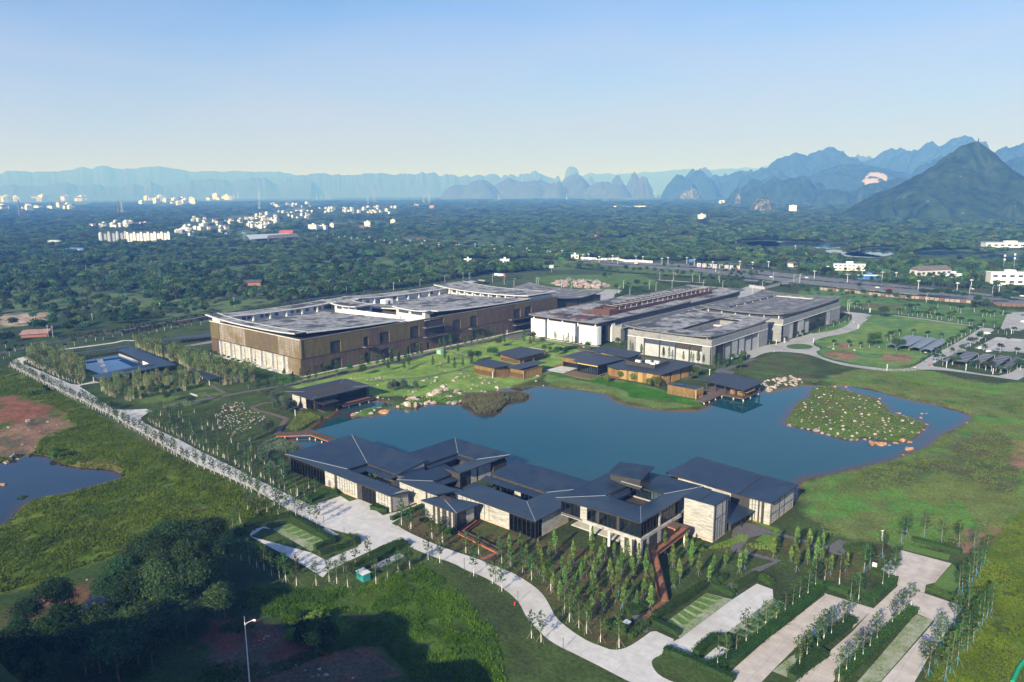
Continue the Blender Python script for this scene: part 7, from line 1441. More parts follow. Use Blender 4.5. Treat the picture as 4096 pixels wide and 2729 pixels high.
# fences
def fence(label,spec,h,bay,mats,rail='conc',closedpost=True):
    pts = Q(spec); c = np.mean(pts,0); b = thing('panel_fence',label,'fence',(c[0],c[1],0)); L_ = walk(pts,bay); mp_ = MB();
    for n_,(x,y,a) in enumerate(L_):
        d = np.array((math.cos(a),math.sin(a))); nn = np.array((-d[1],d[0]))*.12; p,q = np.array((x,y))-d*bay*.44,np.array((x,y))+d*bay*.44; pn = MB().slab([(*(p-nn),h),(*(q-nn),h),(*(q+nn),h),(*(p+nn),h)],h-.2); pn.build('panel',M[mats[n_ % len(mats)]],b)
    for x,y,a in L_: pass
    mb = MB()
    for k in range(len(pts)-1):
        p,q = np.array(pts[k]),np.array(pts[k+1]); d = (q-p)/np.hypot(*(q-p)); nn = np.array((-d[1],d[0]))*.22; mb.slab([(*(p-nn),h+.3),(*(q-nn),h+.3),(*(q+nn),h+.3),(*(p+nn),h+.3)],.28)
    mb.build('coping',M[rail],b)
M['fence_brown'] = mk('brown fence panel',(.13,.075,.06),(.2,.12,.1),.6,.8); M['fence_grey'] = mk('weathered fence panel',(.24,.20,.17),(.33,.29,.26),.6,.8)
fence('long brown panel fence with pale coping behind the water court','e 1270,625 1460,590 1600,560 1850,520 2050,490 2235,455',3.,4.2,['fence_brown']); fence('brown and grey panel fence on the bank below the highway','i 215,420 430,440 590,455 760,475 850,485 1000,500 1300,520 1500,540 1790,560',3.,4.6,['fence_grey','fence_grey','fence_grey','fence_brown'],'fence_brown'); fence('red brown panel fence at the right picture edge','i 2030,580 2100,590 2352,605 2600,620',3.,4.,['fence_brown'],'fence_brown')
fence('grey wall beside the entrance gate','h 1690,262 1840,285 i 0,318',3.,5.,['grey_panel'],'grey_panel'); fence('white hoarding along the far road','c 690,1150 800,1155 900,1160 980,1155 1080,1175 1180,1175 1310,1185',3.4,7.,['white','offwhite'],'white')
# cabinets, bins
def cab(label,q,sx,sy,h,mat,roof,rz=0.,name='utility_cabinet'):
    p = Q(q)[0]; b = thing(name,label,'cabinet',(p[0],p[1],gz_at(*p)),rz); MB().box(-sx/2,sx/2,-sy/2,sy/2,0,h).build('casing',M[mat],b,local=True); MB().slab([(-sx/2-.15,-sy/2-.15,h+.18),(sx/2+.15,-sy/2-.15,h+.18),(sx/2+.15,sy/2+.15,h+.3),(-sx/2-.15,sy/2+.15,h+.3)],.16).build('lid',M[roof],b,local=True)
    for s in (-1,1): MB().box(s*sx*.24-sx*.2,s*sx*.24+sx*.2,-sy/2-.03,-sy/2,.15,h-.15).build('door',M[mat],b,local=True)
cab('teal transformer cabinet with a pale stained lid below the plaza hedge','p 1710,490',3.6,2.4,2.2,'teal_box','offwhite',-.1); cab('pale green cabinet beside the museum lawn path','g 552,955',4.2,3.,2.6,'green_box','green_box'); cab('pale green cabinet at the corner of the nearer grey hall','h 1540,1015',4.,3.,2.6,'green_box','green_box'); cab('white cabinet on the slope behind the car park','t 792,360',1.1,.9,1.5,'white','frame'); cab('dark bin box with pale blue lid by the ramp end','s 283,1010',1.4,1.1,1.8,'frame','shed_roof',name='bin_box')
p = Q('p 1950,320')[0]; b = tag(MB().slab([(p[0]-1.2,p[1]-5,.5),(p[0]+1.2,p[1]-5,.5),(p[0]+1.2,p[1]+6,.5),(p[0]-1.2,p[1]+6,.5)],.5).build('culvert_slab',M['grey_metal']),'flat grey slab in the hedge behind the teal cabinet','slab')
p = Q('r 1200,765')[0]; tag(MB().tube((p[0],p[1],0),(p[0],p[1],1.),.16,.16,8).build('marker_post',mk('red plastic',(.6,.04,.04),(.7,.06,.06)),None),'short red marker post in the grass beside the front road','marker post')
p = Q('e 2030,1258')[0]; tag(MB().box(p[0]-4.,p[0]+4.,p[1]-.5,p[1]+.5,0,.6).build('stone_bench',M['grey_panel'],None),'long grey stone bench before the bamboo','bench')
p = Q('j 293,235')[0]; tag(MB().box(p[0]-.8,p[0]+.8,p[1]-.8,p[1]+.8,0,1.4).build('crate',M['dirtroad'],None),'tan crate on the waste ground by the left pond','crate')
gn = MB(); gp = [P('t',2230,1580),P('t',2290,1440),P('t',2352,1360),P('t',2420,1270)]
for k in range(3): gn.tube(tuple(gp[k]+np.array((0,0,.35))),tuple(gp[k+1]+np.array((0,0,.35))),.5,.5,6)
tag(gn.build('net_roll',mk('green netting',(.01,.26,.12),(.02,.34,.17),2.),None),'long roll of green netting in the bottom right corner','netting')
# cars
def car(col,name):
    m_ = mk(name,col,col,1.,.3,spec=.6); c = thing('parked_car','x','car',(0,0,0)); prof = [(-2.25,.35),(-2.25,.85),(-1.9,.95),(-1.3,1.42),(.45,1.45),(1.15,.98),(2.1,.85),(2.25,.6),(2.25,.35)]
    MB().loft([[(x,y*(1 if z < 1. else .82),z) for x,z in prof] for y in (-.88,.88)]).build('body',m_,c,local=True)
    wp = [(-1.75,.97),(-1.25,1.34),(.4,1.37),(1.0,1.0)]
    for s in (-1,1): MB().poly([(x,s*(.89-.2*(z-.97)/.4),z) for x,z in (wp if s < 0 else wp[::-1])]).build('side_window',M['window_dim'],c,local=True)
    MB().poly([(.47,-.7,1.43),(1.12,-.72,1.0),(1.12,.72,1.0),(.47,.7,1.43)]).build('windscreen',M['window_dim'],c,local=True)
    for x in (-1.4,1.4):
        for s in (-1,1): MB().tube((x,s*.7,.33),(x,s*.9,.33),.33,.33,10).build('wheel',M['frame'],c,local=True)
    return Placer(c)
cw,cbk,cbl,crd = car((.8,.8,.8),'white car paint'),car((.02,.02,.022),'black car paint'),car((.03,.08,.22),'blue car paint'),car((.45,.03,.03),'red car paint')
for pl,q,rz,lb in ((cbk,'i 1883,880',1.55,'black car driving down the lane between the lawns'),(cw,'i 1965,880',.4,'white car beside the hedge near the lane junction'),(cw,'i 1785,980',1.55,'white car on the lane beside the bicycle sheds'),(cbk,'i 2198,930',1.4,'lone black car in the upper bay of the marked car park'),(cw,'i 1895,1035',1.45,'white car at the lower left of the marked car park'),(cbl,'i 1950,1025',1.45,'blue car parked beside the white one'),(cbk,'i 2290,1045',1.4,'dark car with red trim at the right edge of the car park'),(cw,'i 1985,1070',1.2,'white car half hidden behind the pergola'),(cbk,'i 2190,670',.6,'dark car on the upper dirt yard beside the fence'),(cbk,'i 2350,690',.3,'dark van at the far right yard edge'),(cw,'i 2345,760',.3,'white car in the far right yard'),(cbl,'i 1735,1005',1.55,'dark blue car beside the lane hedge'),(crd,'i 950,412',-.25,'red car on the highway'),(cw,'i 820,400',-.25,'small white car on the highway left of the red one'),(cw,'i 2255,450',-.25,'white car parked before the white house'),(cw,'i 2335,490',-.25,'white car on the highway at the right edge'),(cw,'h 1920,158',-.25,'white car on the highway above the gate canopies'),(cbk,'h 2210,155',-.25,'dark car on the highway above the rightmost gate canopy'),(cw,'h 2290,165',-.25,'white car on the highway behind the pillar lamps'),(cw,'i 1810,415',-.25,'white car behind the palm row')):
    p = Q(q)[0]; pl((p[0],p[1],.12),rz,1.,lb,'cars on the lanes, car park and highway')
p = Q('g 1180,150')[0]; b = thing('lorry','white covered lorry with red cab in the trees behind the museum','lorry',(p[0],p[1],0),.1); MB().box(-9,6,-1.5,1.5,.9,4.2).build('cargo_cover',M['offwhite'],b,local=True); MB().box(6.3,8.6,-1.4,1.4,.6,3.4).build('cab',bpy.data.materials['red plastic'],b,local=True)
for x in (-7,-4,3,7.3):
    for s in (-1,1): MB().tube((x,s*1.2,.5),(x,s*1.5,.5),.5,.5,10).build('wheel',M['frame'],b,local=True)
# people: one skinned body each, a few pixels tall
def person(label,loc,rz,top,leg,walkp=.25,sit=False,arm=.2):
    V = [(0,0,.95),(0,0,1.15),(0,0,1.42),(0,0,1.53),(0,.01,1.64),(0,0,1.76)]; R_ = [.15,.14,.16,.06,.10,.08]; E = [(0,1),(1,2),(2,3),(3,4),(4,5)]
    for s in (-1,1):
        n = len(V); f_ = walkp*s
        if sit: V += [(s*.1,.02,.92),(s*.12,.45,.86),(s*.12,.5,.42),(s*.12,.62,.38)]
        else: V += [(s*.09,0,.9),(s*.1,f_*.45+.03,.5),(s*.1,f_,.09),(s*.1,f_+.14,.05)]
        R_ += [.1,.075,.055,.045]; E += [(0,n),(n,n+1),(n+1,n+2),(n+2,n+3)]
        n = len(V); V += [(s*.2,0,1.42),(s*.24,-f_*.4,1.15),(s*.22,-f_*.6+arm,.93),(s*.22,-f_*.6+arm+.1,.84)]; R_ += [.07,.052,.04,.036]; E += [(2,n),(n,n+1),(n+1,n+2),(n+2,n+3)]
    me = bpy.data.meshes.new('person'); me.from_pydata(V,E,[]); o = bpy.data.objects.new('person',me); COL.objects.link(o); o.location = loc; o.rotation_euler = (0,0,rz); sk = o.modifiers.new('skin','SKIN'); sv = me.skin_vertices[0].data
    for k,r_ in enumerate(R_): sv[k].radius = (r_,r_)
    sv[0].use_root = True; ss = o.modifiers.new('smooth','SUBSURF'); ss.levels = ss.render_levels = 1
    mt,t,b_,N,L = _nodes('clothes ' +label[:30]); tc = N('ShaderNodeTexCoord'); sp = N('ShaderNodeSeparateXYZ'); L(tc.outputs['Object'],sp.inputs[0]); rr = N('ShaderNodeValToRGB'); rr.color_ramp.interpolation = 'CONSTANT'
    mu = N('ShaderNodeMath'); mu.operation = 'MULTIPLY'; mu.inputs[1].default_value = .5; L(sp.outputs[2],mu.inputs[0]); L(mu.outputs[0],rr.inputs[0]); e = rr.color_ramp.elements; e[0].color = rgb(leg); e[1].position = .47; e[1].color = rgb(top)
    q = e.new(.76); q.color = (.45,.28,.2,1); q = e.new(.845); q.color = (.02,.015,.012,1); L(rr.outputs[0],b_.inputs['Base Color']); me.materials.append(mt)
    mh = MB(); mh.loft([[(math.cos(a)*r_,math.sin(a)*r_-.01,z) for a in np.linspace(0,6.28,9)[:-1]] for r_,z in ((.105,1.66),(.118,1.72),(.1,1.79),(.03,1.83))]); mh.build('hair',M['frame'],o,local=True)
    return tag(o,label,'person')
PPL = (('i 1200,1250',.5,(.75,.75,.75),(.08,.09,.12),'person in white walking in front on the lawn lane'),('i 1218,1250',.8,(.55,.62,.75),(.5,.5,.55),'person in pale blue walking beside the one in white'),('i 1312,1180',.2,(.05,.15,.12),(.05,.05,.06),'person in dark clothes on the lane by the sheds'),('i 1322,1182',1.2,(.3,.5,.55),(.1,.1,.1),'person in blue green beside the one in dark clothes'),('i 915,1045',2.,(.55,.08,.08),(.08,.08,.1),'person in red at the bicycle shed entrance'),('i 1150,1062',1.,(.5,.05,.05),(.05,.05,.05),'person in red behind the middle bicycle shed'),('i 835,1035',0.,(.6,.6,.55),(.1,.1,.1),'person in cream left of the bicycle sheds'),('h 2130,898',.3,(.05,.05,.06),(.04,.04,.05),'person in black crossing the round lawn'),('h 1948,950',.9,(.7,.7,.75),(.2,.25,.4),'person in white on the forecourt'),('h 2025,932',1.9,(.75,.75,.75),(.3,.3,.35),'person in white near the forecourt kerb'),('i 1670,1235',0.,(.25,.08,.06),(.05,.05,.05),'person in brown at the pergola gap'))
for q,rz,tp,lg,lb in PPL: p = Q(q)[0]; person(lb,(p[0],p[1],gz_at(*p)+.1),rz,tp,lg)
# umbrellas and scooters
for q,lb in (('i 310,1045','red umbrella open on the grass verge of the lawn path'),('i 1362,1222','dark red umbrella on the lane by the pergolas')):
    p = Q(q)[0]; b = thing('umbrella',lb,'umbrella',(p[0],p[1],.1)); mb = MB(); mb.loft([[(math.cos(a)*r_,math.sin(a)*r_,z) for a in np.linspace(0,6.283,9)[:-1]] for r_,z in ((.95,1.6),(.7,1.9),(.06,2.1))],cap=False); mb.build('canopy',bpy.data.materials['red plastic'],b,local=True); MB().tube((0,0,.3),(0,0,2.15),.02,.02,5).build('handle',M['frame'],b,local=True)
def scooter(label,loc,rz,col):
    b = thing('motor_scooter',label,'scooter',loc,rz,'motor scooters on the lanes'); m_ = bpy.data.materials.get('scooter ' +col) or mk('scooter ' +col,*(((.7,.7,.72),)*2 if col == 'white' else ((.45,.04,.05),)*2))
    MB().loft([[(x,y,z) for x,z in ((-.75,.35),(-.8,.75),(-.1,.8),(0,.4),(.4,.35),(.6,.95),(.72,.95),(.62,.3))] for y in (-.16,.16)]).build('body',m_,b,local=True)
    for x in (-.6,.68): MB().tube((x,-.06,.25),(x,.06,.25),.25,.25,10).build('wheel',M['frame'],b,local=True)
    MB().tube((.62,-.32,1.02),(.62,.32,1.02),.025,.025,5).build('handlebar',M['frame'],b,local=True)
for q,rz,col,lb,rid in (('i 358,1045',2.9,'white','white scooter on the lawn path with a rider in pale clothes',(.7,.7,.72)),('i 582,1058',.1,'white','white scooter riding right along the lawn path',(.4,.45,.5)),('i 572,765',1.6,'white','white scooter on the service road bend',(.7,.72,.75)),('A2 2285,150',.4,'white','white scooter parked on the path before the white hall',None),('A2 2230,130',.2,'red','red scooter parked beside the white hall path',None),('i 1325,1080',.3,'white','white scooter at the end of the rightmost shed',None),('i 2170,1180',.4,'red','red scooter between the pergolas',None)):
    p = Q(q)[0]; scooter(lb,(p[0],p[1],.1),rz,col)
    if rid: a = rz; person('person riding the ' +lb.split(' with')[0],(p[0]-math.cos(a)*.35,p[1]-math.sin(a)*.35,.0),a-1.57,rid,(.08,.08,.1),sit=True)
# white dining chairs
mb = MB(); mb.box(-.22,.22,-.22,.22,.42,.48); mb.box(-.22,.22,.18,.22,.48,.95)
for x in (-.19,.19):
    for y in (-.19,.19): mb.box(x-.02,x+.02,y-.02,y+.02,0,.42)
chair = simple('dining_chair',mb,M['white_metal'],'chair')
for k in range(9):
    for j in range(6): chair((-276+k*1.55+(j % 2)*.4,373.4+j*2.2,.46),(j % 2)*math.pi+random.uniform(-.2,.2),1.25,'white chair inside the glass dining pavilion','white chairs in the dining pavilion')
# signs
M['sign_red'] = mk('red poster print',(.62,.10,.08),(.75,.25,.2),1.2,.7); M['sign_blue'] = mk('blue poster print',(.08,.25,.62),(.3,.5,.8),1.2,.7)
for k,q in enumerate(Q('c 1748,1225 1795,1228 1840,1232 1890,1235 1938,1238 1982,1242 2033,1245 1702,1220 1165,1195')):
    b = thing('poster_board','%s square poster board beside the highway, %s in the row' % (('red','blue')[k % 2],('third from left','fourth','fifth','sixth','seventh','eighth','last on the right','second','first')[k]),'sign',(q[0],q[1],0),YAW,group='square poster boards by the highway'); MB().box(-2.6,2.6,-.15,.15,1.2,6.2).build('board',M['white_metal'],b,local=True); MB().box(-2.1,2.1,-.22,-.15,1.7,5.7).build('poster',M['sign_blue' if k % 2 else 'sign_red'],b,local=True); MB().box(-1.,1.,-.26,-.22,2.6,4.6).build('emblem',M['sign_red' if k % 2 else 'white_metal'],b,local=True)
    for s in (-2,2): MB().box(s-.1,s+.1,-.1,.1,0,1.2).build('post',M['grey_metal'],b,local=True)
for q,s,lb in (('g 1712,105',1.,'pale blue road sign board on a pole behind the museum'),('c 440,1255',1.,'pale sign board above the bushes left of the avenue'),('c 1635,1205',1.2,'blue road sign beside the highway lamps'),('c 545,1140',.8,'small blue sign near the roadside shop'),('a 1935,955',1.4,'blue road sign on the far avenue, left one'),('a 2090,960',1.8,'larger blue road sign on the far avenue')):
    p = Q(q)[0]; b = thing('road_sign',lb,'sign',(p[0],p[1],0),YAW); MB().box(-3*s,3*s,-.12,.12,6,6+3*s).build('board',M['blue_metal' if 'blue' in lb and 'pale' not in lb else 'shed_roof'],b,local=True); MB().tube((0,.2,0),(0,.2,6+2*s),.18,.18,6).build('pole',M['grey_metal'],b,local=True)

# ------------------------------------------------------------------ houses and villages
def housemesh(name,w,d,h,roof,wall='white',rm='tile_roof',nx=3,nz=3,gable=True):
    mb = MB(); mb.box(-w/2,w/2,-d/2,d/2,0,h,0)
    for z in range(nz):
        for k in range(nx):
            x = -w/2+w*(k+.5)/nx; za = h*(z+.3)/nz; zb = h*(z+.75)/nz; ww = w/nx*.3; mb.box(x-ww,x+ww,-d/2-.12,-d/2,za,zb,2); mb.box(w/2,w/2+.12,-d*.3+k*d*.3-.7,-d*.3+k*d*.3+.7,za,zb,2); mb.box(-w/2-.12,-w/2,-d*.3+k*d*.3-.7,-d*.3+k*d*.3+.7,za,zb,2)
    if roof == 'gable':
        e = .6; r = h+w*.22; mb.loft([[(-w/2-e,y,h-.2),(w/2+e,y,h-.2),(0,y,r)] for y in (-d/2-e,d/2+e)],1)
    elif roof == 'hip': mb.loft([[(-w/2-.7,-d/2-.7,h),(w/2+.7,-d/2-.7,h),(w/2+.7,d/2+.7,h),(-w/2-.7,d/2+.7,h)],[(-w*.2,-.3,h+2.4),(w*.2,-.3,h+2.4),(w*.2,.3,h+2.4),(-w*.2,.3,h+2.4)]],1)
    else:
        for q in ((-w/2,w/2,-d/2,-d/2+.3),(-w/2,w/2,d/2-.3,d/2),(-w/2,-w/2+.3,-d/2+.3,d/2-.3),(w/2-.3,w/2,-d/2+.3,d/2-.3)): mb.box(q[0]-.15,q[1]+.15,q[2]-.15,q[3]+.15,h+.001,h+1.,0)
        mb.box(-w*.3,w*.1,-d*.1,d*.35,h+.002,h+3.,0)
    me = mb.mesh(name,[M[wall],M[rm],M['window_dim']]); return me
HM = [housemesh('village_house',11,10,9.5,'flat'),housemesh('village_house',12,9,8.5,'gable'),housemesh('village_house',14,10,12,'flat',nx=4,nz=4),housemesh('village_house',11,10,7,'hip',rm='tile_roof',nz=2),housemesh('village_house',10,9,10,'gable',rm='red_roof'),housemesh('village_house',13,10,10,'flat','offwhite',nx=4)]
VIL = []; HOUSE = []
def village(reg,lst,label,group,big=1.,seed=0):
    rng = random.Random(seed)
    for x0,x1,y0,y1,n in lst:
        pts = []
        for k in range(n):
            for _ in range(12):
                x = rng.uniform(x0,x1); y = rng.uniform(y0,y1)
                if all(abs(x-a) > 8 or abs(y-c) > 5 for a,c in pts): break
            pts.append((x,y)); p = Q('%s %.1f,%.1f' % (reg,x,y))[0]; dist = math.hypot(*p); s = big*rng.uniform(.85,1.2)*max(1.,dist/3600.)
            o = link('village_house',rng.choice(HM[:5]+[HM[0],HM[0],HM[1]]),(p[0],p[1],0),YAW+rng.choice((-.5,-.35,.9,.6))+rng.uniform(-.15,.15),(s,s,s*rng.uniform(.85,1.2))); tag(o,label,'house',group); HOUSE.append((p[0],p[1],16*s,150 if dist > 1500 else 70))
        VIL.append((reg,x0,x1,y0,y1))
village('a',[(785,900,845,885,5),(905,1110,835,887,8),(1120,1265,835,870,4)],'white house of the small cluster left of the twin apartment blocks','houses left of the twin apartment blocks',1.05,1)
village('a',[(1470,1640,905,950,9),(1575,1960,850,925,17),(1620,1990,795,835,10),(1960,2350,780,850,18),(2110,2300,860,910,5)],'white house of the dense village right of the apartment blocks','houses of the dense village',1.,2)
village('b',[(0,250,770,850,20),(250,540,745,810,18),(590,750,722,768,10),(780,940,718,768,11),(960,1250,705,765,19),(0,160,845,890,5)],'white house of the long village strip in the middle distance','houses of the long village strip',.95,3)
village('b',[(182,265,688,712,5),(312,455,684,708,8),(482,525,682,700,3),(1405,1448,695,712,3)],'white house of the hazy hamlet beyond the pale field','houses of the hazy hamlet',.95,4)
village('a',[(0,230,640,662,9),(285,760,632,656,22),(0,60,718,736,3),(212,340,710,735,7),(425,625,698,725,9),(1190,1700,645,690,22),(1770,2000,628,645,6)],'hazy white house of the far town below the blue range','houses of the far town',1.6,5)
village('c',[(1118,1180,600,620,4),(1395,1470,602,618,4),(1760,1890,570,600,4),(1850,1985,658,680,4)],'hazy white house near the karst hills','houses near the karst hills',1.1,6)
def blockhouse(name,label,q,w,d,h,rz,wall,rm,nx,nz,roof='flat',dist=None):
    p = Q(q)[0]; b = thing(name,label,'building',(p[0],p[1],0),rz); MB().box(-w/2,w/2,-d/2,d/2,0,h).build('wall',M[wall],b,local=True)
    if roof == 'gable': MB().loft([[(-w/2-.8,y,h-.1),(-w/2-.8,-y,h-.1),(-w/2-.8,0,h+d*.25)] if False else [(x,-d/2-.8,h),(x,d/2+.8,h),(x,0,h+d*.25)] for x in (-w/2-.8,w/2+.8) for y in (1,)]).build('roof',M[rm],b,local=True)
    else: MB().box(-w/2-.5,w/2+.5,-d/2-.5,d/2+.5,h,h+.7).build('roof',M[rm],b,local=True); MB().box(-w*.1,w*.12,-d*.2,d*.3,h+.7,h+3.4).build('stair_hut',M[wall],b,local=True)
    for z in range(nz):
        for k in range(nx): x = -w/2+w*(k+.5)/nx; MB().box(x-w/nx*.28,x+w/nx*.28,-d/2-.15,-d/2,h*(z+.3)/nz,h*(z+.72)/nz).build('window',M['window_dim'],b,local=True)
    HOUSE.append((p[0],p[1],max(w,d)*.7,120)); return b
for q0,q1,lb,n in (('a 858,1000','a 1070,990','smaller white apartment block with gabled stair towers, left of the pair',3),('a 1105,1000','a 1455,995','longer white apartment block with gabled stair towers, right of the pair',6)):
    p,q = np.array(Q(q0)[0]),np.array(Q(q1)[0]); c = (p+q)/2; w = np.hypot(*(q-p)); a = math.atan2(*(q-p)[::-1]); b = thing('apartment_block',lb,'building',(c[0],c[1],0),a,group='twin apartment blocks'); H_ = 20.
    MB().box(-w/2,w/2,-6,6,0,H_).build('wall',M['white'],b,local=True); MB().slab([(-w/2-.6,-7,H_+.2),(w/2+.6,-7,H_+.2),(w/2+.6,0,H_+3.2),(-w/2-.6,0,H_+3.2)],.4).slab([(-w/2-.6,0,H_+3.2),(w/2+.6,0,H_+3.2),(w/2+.6,7,H_+.2),(-w/2-.6,7,H_+.2)],.4).build('roof',M['tile_roof'],b,local=True)
    for k in range(n+1): x = -w/2+w*k/n; MB().loft([[(x-2.4,y,0),(x+2.4,y,0),(x+2.4,y,H_+1.),(x,y,H_+3.6),(x-2.4,y,H_+1.)] for y in (-7.4,-6.01)]).build('stair_tower',M['white'],b,local=True)
    for z in range(5):
        for k in range(n*2): x = -w/2+w*(k+.5)/(n*2); MB().box(x-1.7,x+1.7,-6.3,-6,1.2+z*3.9,3.4+z*3.9).build('window',M['window_dim'],b,local=True)
    HOUSE.append((c[0],c[1],w*.6,200))
for s,lb,m_ in (('b 0,1010 380,985 300,962 -60,975','long arched pale blue market shed','shed_roof'),('b 150,1005 420,985 380,965 160,985','arched rust brown market shed beside the blue one','brownroof')):
    pg = [np.array(q) for q in Q(s)]; c = np.mean(pg,0); b = thing('market_shed',lb,'shed',(c[0],c[1],0)); rings = []
    for t in np.linspace(0,1,11): z = 8+5*math.sin(math.pi*t); q,r_ = pg[0]+(pg[3]-pg[0])*t,pg[1]+(pg[2]-pg[1])*t; rings.append([(q[0],q[1],z),(r_[0],r_[1],z),(r_[0],r_[1],z-.4),(q[0],q[1],z-.4)])
    MB().loft(rings).build('roof',M[m_],b)
    for q in pg: q = c+(q-c)*.95; MB().tube((q[0],q[1],0),(q[0],q[1],8.2),.4,.4,6).build('post',M['white_metal'],b)
    HOUSE.append((c[0],c[1],70,200))
blockhouse('roadside_house','white block house alone among trees right of centre','c 1725,815',26,16,21,YAW,'white','tile_roof',4,3); blockhouse('tower_block','tall white block with dark balconies before the karst hill','d 375,752',34,16,34,YAW-.5,'white','white',5,6); blockhouse('roadside_house','long white two storey house left of the highway trees','i 520,212',40,10,8.5,YAW-.3,'white','shed_roof',7,2); blockhouse('roadside_house','white house with brown windows under the phone masts','i 2190,355',44,16,13,YAW-.2,'white','white',5,2); blockhouse('roadside_house','small pinkish gabled house in the trees','d 370,1213',15,10,5,YAW+.8,'offwhite','brownroof',2,1,'gable'); blockhouse('warehouse','low grey brown roofed warehouse behind the highway','i 1370,262',46,20,7,YAW+.25,'offwhite','brownroof',6,1,'gable'); blockhouse('roadside_house','low white shed beside the palms','i 1610,295',20,8,5,YAW-.1,'white','white',3,1); blockhouse('warehouse','long low white factory beyond the fish ponds','d 2230,1045',90,26,8,YAW-.2,'white','shed_roof',8,1); blockhouse('roadside_house','small white box house near the museum road','b 2180,1185',14,10,6,YAW,'white','white',3,1); blockhouse('roadside_house','small white hut left of the white box house','b 1865,1170',12,6,4,YAW,'offwhite','white',2,1); blockhouse('roadside_house','tiny blue trimmed shop by the avenue','c 640,1145',12,9,6,YAW,'white','shed_roof',2,1); blockhouse('roadside_shop','bright blue and white roadside shop','i 730,305',26,6,4.5,YAW-.2,'blue_metal','white',4,1)
blockhouse('orange_house','orange block house far in the plain','b 1557,723',28,18,22,YAW,'orange_wall','white',3,3); blockhouse('tower_block','cream frame house with open balconies, left of two','b 545,912',26,14,20,YAW-.3,'white','tile_roof',4,4); blockhouse('tower_block','cream frame house with open balconies, right of two','b 630,908',22,14,17,YAW-.3,'white','tile_roof',4,3); blockhouse('roadside_house','white narrow house behind the cream frame houses','b 703,886',12,10,14,YAW,'white','white',2,3); blockhouse('roadside_house','pale tower house in the plantation','b 1008,890',18,14,22,YAW,'white','shed_roof',3,5); blockhouse('roadside_house','red brown house beside the pale tower house','b 960,898',14,10,11,YAW,'brick_red','red_roof',3,2); blockhouse('roadside_house','cream house above the plantation','b 1225,848',16,12,14,YAW,'white','white',3,3); blockhouse('roadside_house','flat white house in the right plain','b 1760,852',20,10,9,YAW,'offwhite','white',3,2)
for k,x in enumerate((1945,1982,2022)): blockhouse('tower_block','hazy white tower at the foot of the karst hills, %s of three' % ('left','middle','right')[k],'c %d,566' % x,45,40,80,YAW,'white','white',3,6)
blockhouse('tower_block','long hazy white hospital like block on the karst slope','c 2098,560',170,40,50,YAW,'white','white',6,4)
b = thing('red_pavilion_roof_house','house with steep red gabled roof behind the market sheds','house',(*Q('b 315,960')[0],0),YAW); MB().box(-14,14,-7,7,0,7).build('wall',M['white'],b,local=True); MB().loft([[(x,-9,6.9),(x,9,6.9),(x,0,17)] for x in (-17,17)]).build('roof',M['red_roof'],b,local=True); HOUSE.append((*Q('b 315,960')[0],20,150)); b.name = 'gabled_house'
p = Q('e 375,640')[0]; b = thing('farm_shed','low shed with rusty striped roof below the wooded slope','shed',(p[0],p[1],0),YAW+.3); MB().box(-9,9,-5,5,0,2.6).build('wall',M['brick_red'],b,local=True); MB().slab([(-10,-6,2.8),(10,-6,2.8),(10,6,4.6),(-10,6,4.6)],.25).build('roof',mk('rusty sheet',(.25,.10,.07),(.42,.30,.28),.6,.8),b,local=True); HOUSE.append((p[0],p[1],12,40))
p = Q('f 690,240')[0]; b = thing('ruined_house','ruined brick house with broken tiled roof in the wood','house',(p[0],p[1],0),YAW); MB().box(-14,10,-4,4,0,4.).build('wall',M['brick_red'],b,local=True); MB().loft([[(x,-5,4),(x,5,4),(x,0,7)] for x in (-15,11)]).build('roof',M['tile_roof'],b,local=True); HOUSE.append((p[0],p[1],18,60))
for q,lb in (('a 655,1095','arched blue grey shed roof in the left wood'),('a 468,1022','small pale shed roof in the left wood')):
    p = Q(q)[0]; b = thing('farm_shed',lb,'shed',(p[0],p[1],0),YAW); w = 22 if 'arched' in lb else 14; MB().box(-w,w,-5,5,0,7).build('wall',M['offwhite'],b,local=True); MB().loft([[(-w-1,y,7),(-w*.5,y,9.5),(w*.5,y,9.5),(w+1,y,7)] for y in (-6,6)]).build('roof',M['blue_roof' if w > 20 else 'shed_roof'],b,local=True); HOUSE.append((p[0],p[1],w*1.2,110))
for q,lb in (('c 822,985','small brick kiln chimney in the green field'),('c 1443,885','brick kiln stump in the wood')): p = Q(q)[0]; tag(MB().tube((p[0],p[1],0),(p[0],p[1],12),4.4,3.4,10).build('brick_kiln',M['brick_red'],None),lb,'kiln'); HOUSE.append((p[0],p[1],10,110))
for q,top,lb in (('a 172,788',(155,640),'tall dark brick chimney at the far left'),('a 1017,772',(1007,652),'tall dark brick chimney beside the pylon')):
    p = Q(q)[0]; z = z_at(*fullpx('a',*top),p); b = thing('chimney_stack',lb,'chimney',(p[0],p[1],0),group='brick chimneys'); MB().tube((0,0,0),(0,0,z),4.6,2.6,12).build('shaft',M['chimney'],b,local=True); MB().tube((0,0,z),(0,0,z+1.),3.,3.,12).build('cap',M['chimney'],b,local=True)
# container site
for k in range(9):
    p = Q('c %d,%d' % (945+k*36,712-(k > 6)))[0]; tag(MB().box(p[0]-17,p[0]+17,p[1]-6,p[1]+6,0,13).build('site_hut',M['blue_roof' if 2 <= k <= 5 else 'white'],None),'boxy %s site hut in the far works row, %s from left' % ('blue' if 2 <= k <= 5 else 'white',('first','second','third','fourth','fifth','sixth','seventh','eighth','ninth')[k]),'hut','site huts'); HOUSE.append((p[0],p[1],20,150))
